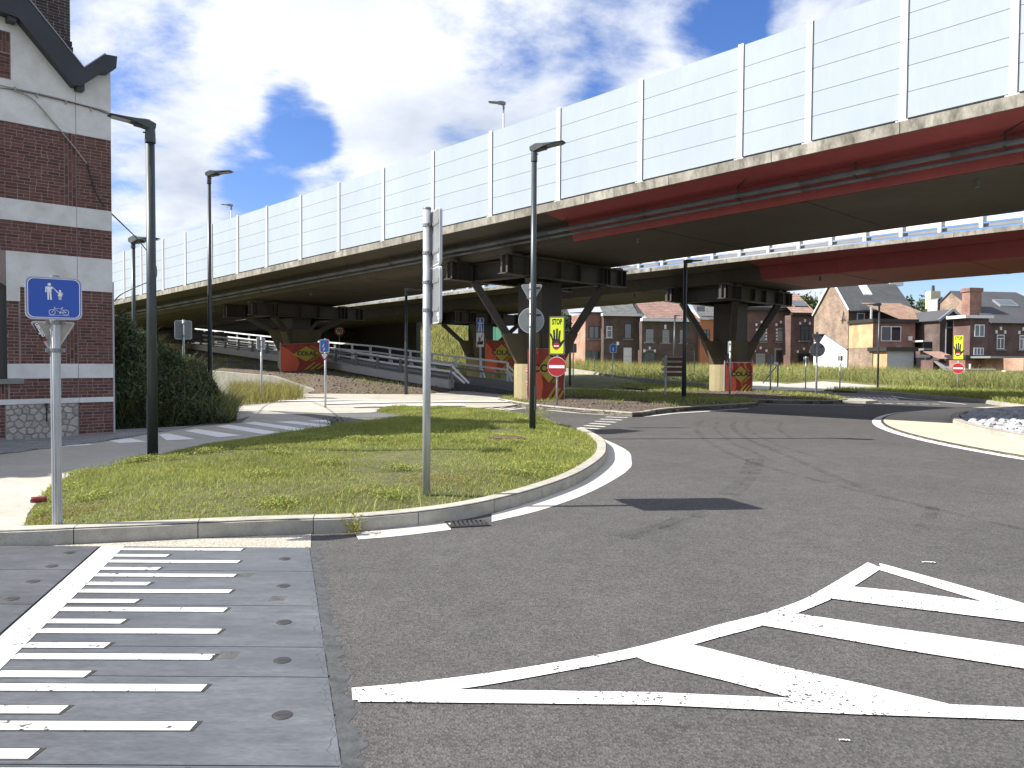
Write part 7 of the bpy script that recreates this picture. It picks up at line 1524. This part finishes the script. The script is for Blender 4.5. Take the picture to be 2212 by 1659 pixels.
# golden grass by the wing wall, sprays along its top
GG = [Vector((p.x, p.y)) for p in Gp([(500,880),(540,876),(600,872),(655,866),(650,856),(600,850),(540,846),(500,850)], .02)]
x, y = scatter(GG, 9000, R1); tag(blades('golden_grass', x, y, 0*x, R1.uniform(.35, .95, len(x)), .016, R1.uniform(.15, .7, len(x)), M['hay'], rng=R1), kind='stuff')
x, y = scatter(GG, 2500, R1); tag(blades('golden_grass', x, y, 0*x, R1.uniform(.2, .6, len(x)), .02, R1.uniform(.3, .9, len(x)), M['grass_dry'], rng=R1), kind='stuff')
# grass tufts on the earth bank
x = R1.uniform(-20, 3, 60000); y = R1.uniform(30, 60, 60000); zz_ = np.array([emb_z(a, b, -9) for a, b in zip(x, y)]); k = zz_ > -5; x, y, zz_ = x[k], y[k], zz_[k]
dens = np.clip(.15+.5*fbm(x, y, .7, 41)+1.4*np.exp(-((y-(32.6+.05*x))/1.0)**2)*(x < -4.2), 0, 1); k = R1.uniform(0, 1, len(x)) < dens; x, y, zz_ = x[k], y[k], zz_[k]
tag(blades('bank_grass', x, y, zz_-.02, R1.uniform(.05, .22, len(x)), .022, R1.uniform(.3, 1.1, len(x)), M['grass'], rng=R1), kind='stuff')
# lumps of earth on the bank and the islands
def clods(name, x, y, z, s, mat, seed):
    r = np.random.default_rng(seed); bm = bmesh.new(); bmesh.ops.create_icosphere(bm, subdivisions=1, radius=1); base = np.array([v.co[:] for v in bm.verts]); F = np.array([[v.index for v in f.verts] for f in bm.faces]); bm.free(); n = len(x)
    V = base[None]*(1+.35*r.normal(size=(n, len(base), 1)))*np.array([1, 1, .65]); V = V*s[:, None, None]+np.stack([x, y, z], 1)[:, None]; return tag(np_mesh(name, V.reshape(-1, 3), np.zeros((0, 4), int), (np.arange(n)[:, None, None]*len(base)+F[None]).reshape(-1, 3), mat), kind='stuff')
x, y = scatter(P1, 2600, R1); clods('earth_clods', x, y, p1z(x, y), R1.uniform(.012, .05, len(x)), M['clod'], 1)
x, y = scatter(P2, 1500, R1); clods('earth_clods', x, y, p2z(x, y), R1.uniform(.012, .05, len(x)), M['clod'], 2)
x = R1.uniform(-14, 1, 5200); y = R1.uniform(31, 45, 5200); z = np.array([emb_z(a, b, -9) for a, b in zip(x, y)]); k = z > -5; clods('earth_clods', x[k], y[k], z[k], R1.uniform(.015, .06, k.sum()), M['clod'], 3)
x, y = scatter(P1, 26000, R1); k = (fbm(x, y, .5, 51)+(y-26.5)*.35 > .1); x, y = x[k], y[k]; tag(blades('grass', x, y, p1z(x, y)-.01, R1.uniform(.05, .17, len(x)), .018, R1.uniform(.3, 1, len(x)), M['grass'], rng=R1), kind='stuff')
x, y = scatter(P2, 9000, R1); k = (x > 11.5); x, y = x[k], y[k]; tag(blades('grass', x, y, p2z(x, y)-.01, R1.uniform(.05, .17, len(x)), .022, R1.uniform(.3, 1, len(x)), M['grass'], rng=R1), kind='stuff')
x, y = scatter(LW, 26000, R1); tag(blades('grass', x, y, lw_z(x, y)-.01, R1.uniform(.06, .2, len(x)), .028, R1.uniform(.3, 1, len(x)), M['grass'], rng=R1), kind='stuff')
x, y = scatter(VG, 60000, R1); tag(blades('grass', x, y, vg_z(x, y)-.01, R1.uniform(.10, .34, len(x)), .026, R1.uniform(.3, 1, len(x)), M['grass'], rng=R1), kind='stuff')
# tall weeds filling the field in front of the houses
WF = [(4.5,46),(10,44.5),(18,43.0),(23,42.0),(30,41),(44,40.5),(60,46),(70,70),(70,88),(8,92),(2,80),(3,58)]
NWD = 95000; x, y = scatter([Vector(p) for p in WF], NWD, R1)
WB = [(1180,60.6),(1240,58.5),(1340,52.6),(1462,46.5),(1532,46.8),(1640,54.0),(1700,52.0),(1778,59.0),(1860,54.0),(1943,49.0),(1990,46.5),(2080,43.5),(2212,41.0),(2400,39.5)]
WBR = np.array([ray(u, 790).x/ray(u, 790).y for u, _ in WB]); WBY = np.array([q for _, q in WB])
def weed_ok(x, y): return y > np.interp(x/y, WBR, WBY)
k = weed_ok(x, y); k &= R1.uniform(0, 1, len(x)) < np.clip(1.5-(y-42)/50, .35, 1); x, y = x[k], y[k]
hw = (0.78+0.20*fbm(x, y, .22, 61)+0.22*fbm(x, y, .9, 62))*np.clip(.75+(x > 13)*.45, 0, 2)*R1.uniform(.55, 1.25, len(x))*np.clip(1.25-(y-44)/60, .6, 1.2)
tag(blades('weeds', x, y, TZ(x, y)-.03, hw, .034, R1.uniform(.2, 1.5, len(x)), M['weed'], rng=R1), kind='stuff')
x, y = scatter([Vector(p) for p in WF], 42000, R1); k = weed_ok(x, y); x, y = x[k], y[k]; hw = (0.95+0.28*fbm(x, y, .22, 61))*R1.uniform(.7, 1.25, len(x))
tag(blades('weeds', x, y, TZ(x, y)-.03, hw, .026, R1.uniform(.1, .5, len(x)), M['grass_dry'], rng=R1), kind='stuff')
n = 60000; x, y = scatter([Vector(p) for p in WF], n, R1); k = (y < 66)&weed_ok(x, y); x, y = x[k], y[k]; tag(leaves('weed_leaves', np.stack([x, y, TZ(x, y)+R1.uniform(.1, .85, len(x))*np.clip(.8+.3*fbm(x, y, .3, 9), .4, 1.2)], 1), .085, M['weed'], rng=R1, flat=.8), kind='stuff')
# meadow on the hill beyond the ramp
HF = [Vector(p) for p in [(-22,66),(-4,56),(3.0,62),(3.2,118),(-30,118)]]
x, y = scatter(HF, 70000, R1); k = fbm(x, y, .12, 71) > -1.0; x, y = x[k], y[k]; tag(blades('meadow', x, y, TZ(x, y)-.05, R1.uniform(.3, .85, len(x)), .075, R1.uniform(.15, .7, len(x)), M['grass_dry'], rng=R1), kind='stuff')
pt = [AT(u, v, Y_) for u, v, Y_ in [(905,712,96),(940,717,92),(900,737,84),(880,752,78)]]; q = resample(pt, 1.0); mb = MB(); a, b = offset_line(q, 1.4), offset_line(q, -1.4); n = len(q); mb.add([(p.x, p.y, float(TZ(p.x, p.y))+.95) for p in a]+[(p.x, p.y, float(TZ(p.x, p.y))+.95) for p in b], [(i, i+1, n+i+1, n+i) for i in range(n-1)]); struct('gravel_path', mb, M['concrete_path'])
# fence stakes in the meadow and the field
for lab, L in (('thin stakes standing in the sunny meadow beyond the ramp', [(868,722,80),(935,716,88),(968,748,72),(1003,742,66),(1020,752,64)]), ('thin dark stakes in the weeds before the terraced houses', [(1270,782,62),(1284,780,60),(1307,786,58),(1556,770,60),(1500,775,58)])):
    for u, v, Y_ in L:
        p = AT(u, v, Y_); z0 = float(TZ(p.x, p.y)); t = tag(MB(Matrix.Translation((p.x, p.y, z0))).cone((0,0,-.2),(0,0,max(1.4, p.z-z0+.6)),.035,.03,6).build('fence_stake', M['lamp_pole']), lab, 'stake', lab.split(' standing')[0].split(' in the')[0]+(' in the meadow' if 'meadow' in lab else ' in the weeds'))
# trees behind the houses
def tree(label, x, y, h, rad, n, seed, mat='tree_leaf', cz=.62, size=.26):
    t = thing('tree', label, 'tree', (x, y, float(TZ(x, y))), 0, 'trees behind the houses'); r = np.random.default_rng(seed); mb = MB()
    mb.cone((0,0,-.3), (0,0,h*.45), rad*.09, rad*.055, 8); C = []; NB = 26
    for i in range(NB):
        a = r.uniform(0, 6.28); el = r.uniform(-.25, 1.0); d = np.array([math.cos(a)*math.cos(el), math.sin(a)*math.cos(el), math.sin(el)]); rr = rad*r.uniform(.45, .95); c = np.array([0, 0, h*cz])+d*np.array([rr, rr, rr*.75*h/(2*rad)*.9])
        mb.tube([(0,0,h*r.uniform(.25,.5)), tuple(c*.6+np.array([0,0,h*.15])), tuple(c)], rad*.018, 5); C.append(c+r.normal(0, 1, (n//NB, 3))*rad*.17*np.array([1,1,.7]))
    mb.build('trunk', M['bark'], t); C = np.concatenate(C); leaves('crown', C, size, M[mat], t, r)
a = AT(2058, 690, 104); tree('broad loose tree beyond the balcony house, sky showing through its crown', a.x, a.y, 10.6, 4.0, 5200, 3)
a = AT(1995, 690, 112); tree('rounded green tree top behind the narrow brown-tiled house', a.x, a.y, 11.4, 3.2, 4200, 4)
a = AT(2030, 690, 118); tree('small tree crown between the chimney box and the broad loose tree', a.x, a.y, 10.0, 2.6, 3000, 8)
a = AT(1256, 760, 84); tree('shady tree beside the pale yellow house at the left end of the row', a.x-3.0, a.y, 7.0, 2.6, 4200, 5, size=.2)
a = AT(2225, 690, 120); tree('distant tree at the right edge behind the grey roof', a.x, a.y, 9.0, 3, 3000, 6)
a = AT(1745, 690, 112); tree('tree top just above the sunlit brown roof', a.x, a.y, 10.6, 4.5, 5200, 7)
# white rocks heaped inside the roundabout kerb
rock_meshes = []
for s_ in range(10):
    bm = bmesh.new(); bmesh.ops.create_icosphere(bm, subdivisions=2, radius=1); r = random.Random(s_); ax = [Vector((r.gauss(0,1), r.gauss(0,1), r.gauss(0,1))).normalized() for _ in range(9)]; off = [r.uniform(.45, .85) for _ in ax]
    for v in bm.verts:
        for d, o in zip(ax, off):
            k = v.co.dot(d)
            if k > o: v.co -= d*(k-o)*.92
        v.co.z *= .72
    me = bpy.data.meshes.new('rock'); bm.to_mesh(me); bm.free(); me.materials.append(M['rock']); rock_meshes.append(me)
rr = np.random.default_rng(9); cand = []
while len(cand) < 2300:
    a = rr.uniform(math.radians(125), math.radians(225)); d = rr.uniform(R_KERB-4.6, R_KERB-.26); p = RC+Vector((math.cos(a), math.sin(a)))*d
    if all((p-c).length > .105 for c in cand): cand.append(p)
cand.sort(key=lambda p: p.length)
view = [p for p in cand if abs(proj_u((p.x, p.y, .2))-2150) < 110]; hero = view[:295]; others = [p for p in cand if p not in hero]
def rock_m(p):
    d = R_KERB-.17-(p-RC).length; s_ = rr.uniform(.065, .135); z = .09+min(d, 1.4)*.06+rr.uniform(0, .05)
    return Matrix.Translation((p.x, p.y, z)) @ Matrix.Rotation(rr.uniform(0, 6.28), 4, 'Z') @ Matrix.Rotation(rr.uniform(-.5, .5), 4, 'X') @ Matrix.Diagonal((s_*rr.uniform(.8, 1.3), s_, s_*rr.uniform(.7, 1.1), 1))
for i, p in enumerate(hero): o = link('rock', rock_meshes[i % 10]); o.matrix_world = rock_m(p); tag(o, 'white broken rock heaped inside the roundabout kerb', 'rock', 'white rocks on the roundabout')
mb = MB()
for i, p in enumerate(others):
    me = rock_meshes[i % 10]; X = rock_m(p); mb.add([X @ v.co for v in me.vertices], [tuple(f.vertices) for f in me.polygons])
tag(mb.build('rocks', M['rock']), kind='stuff')
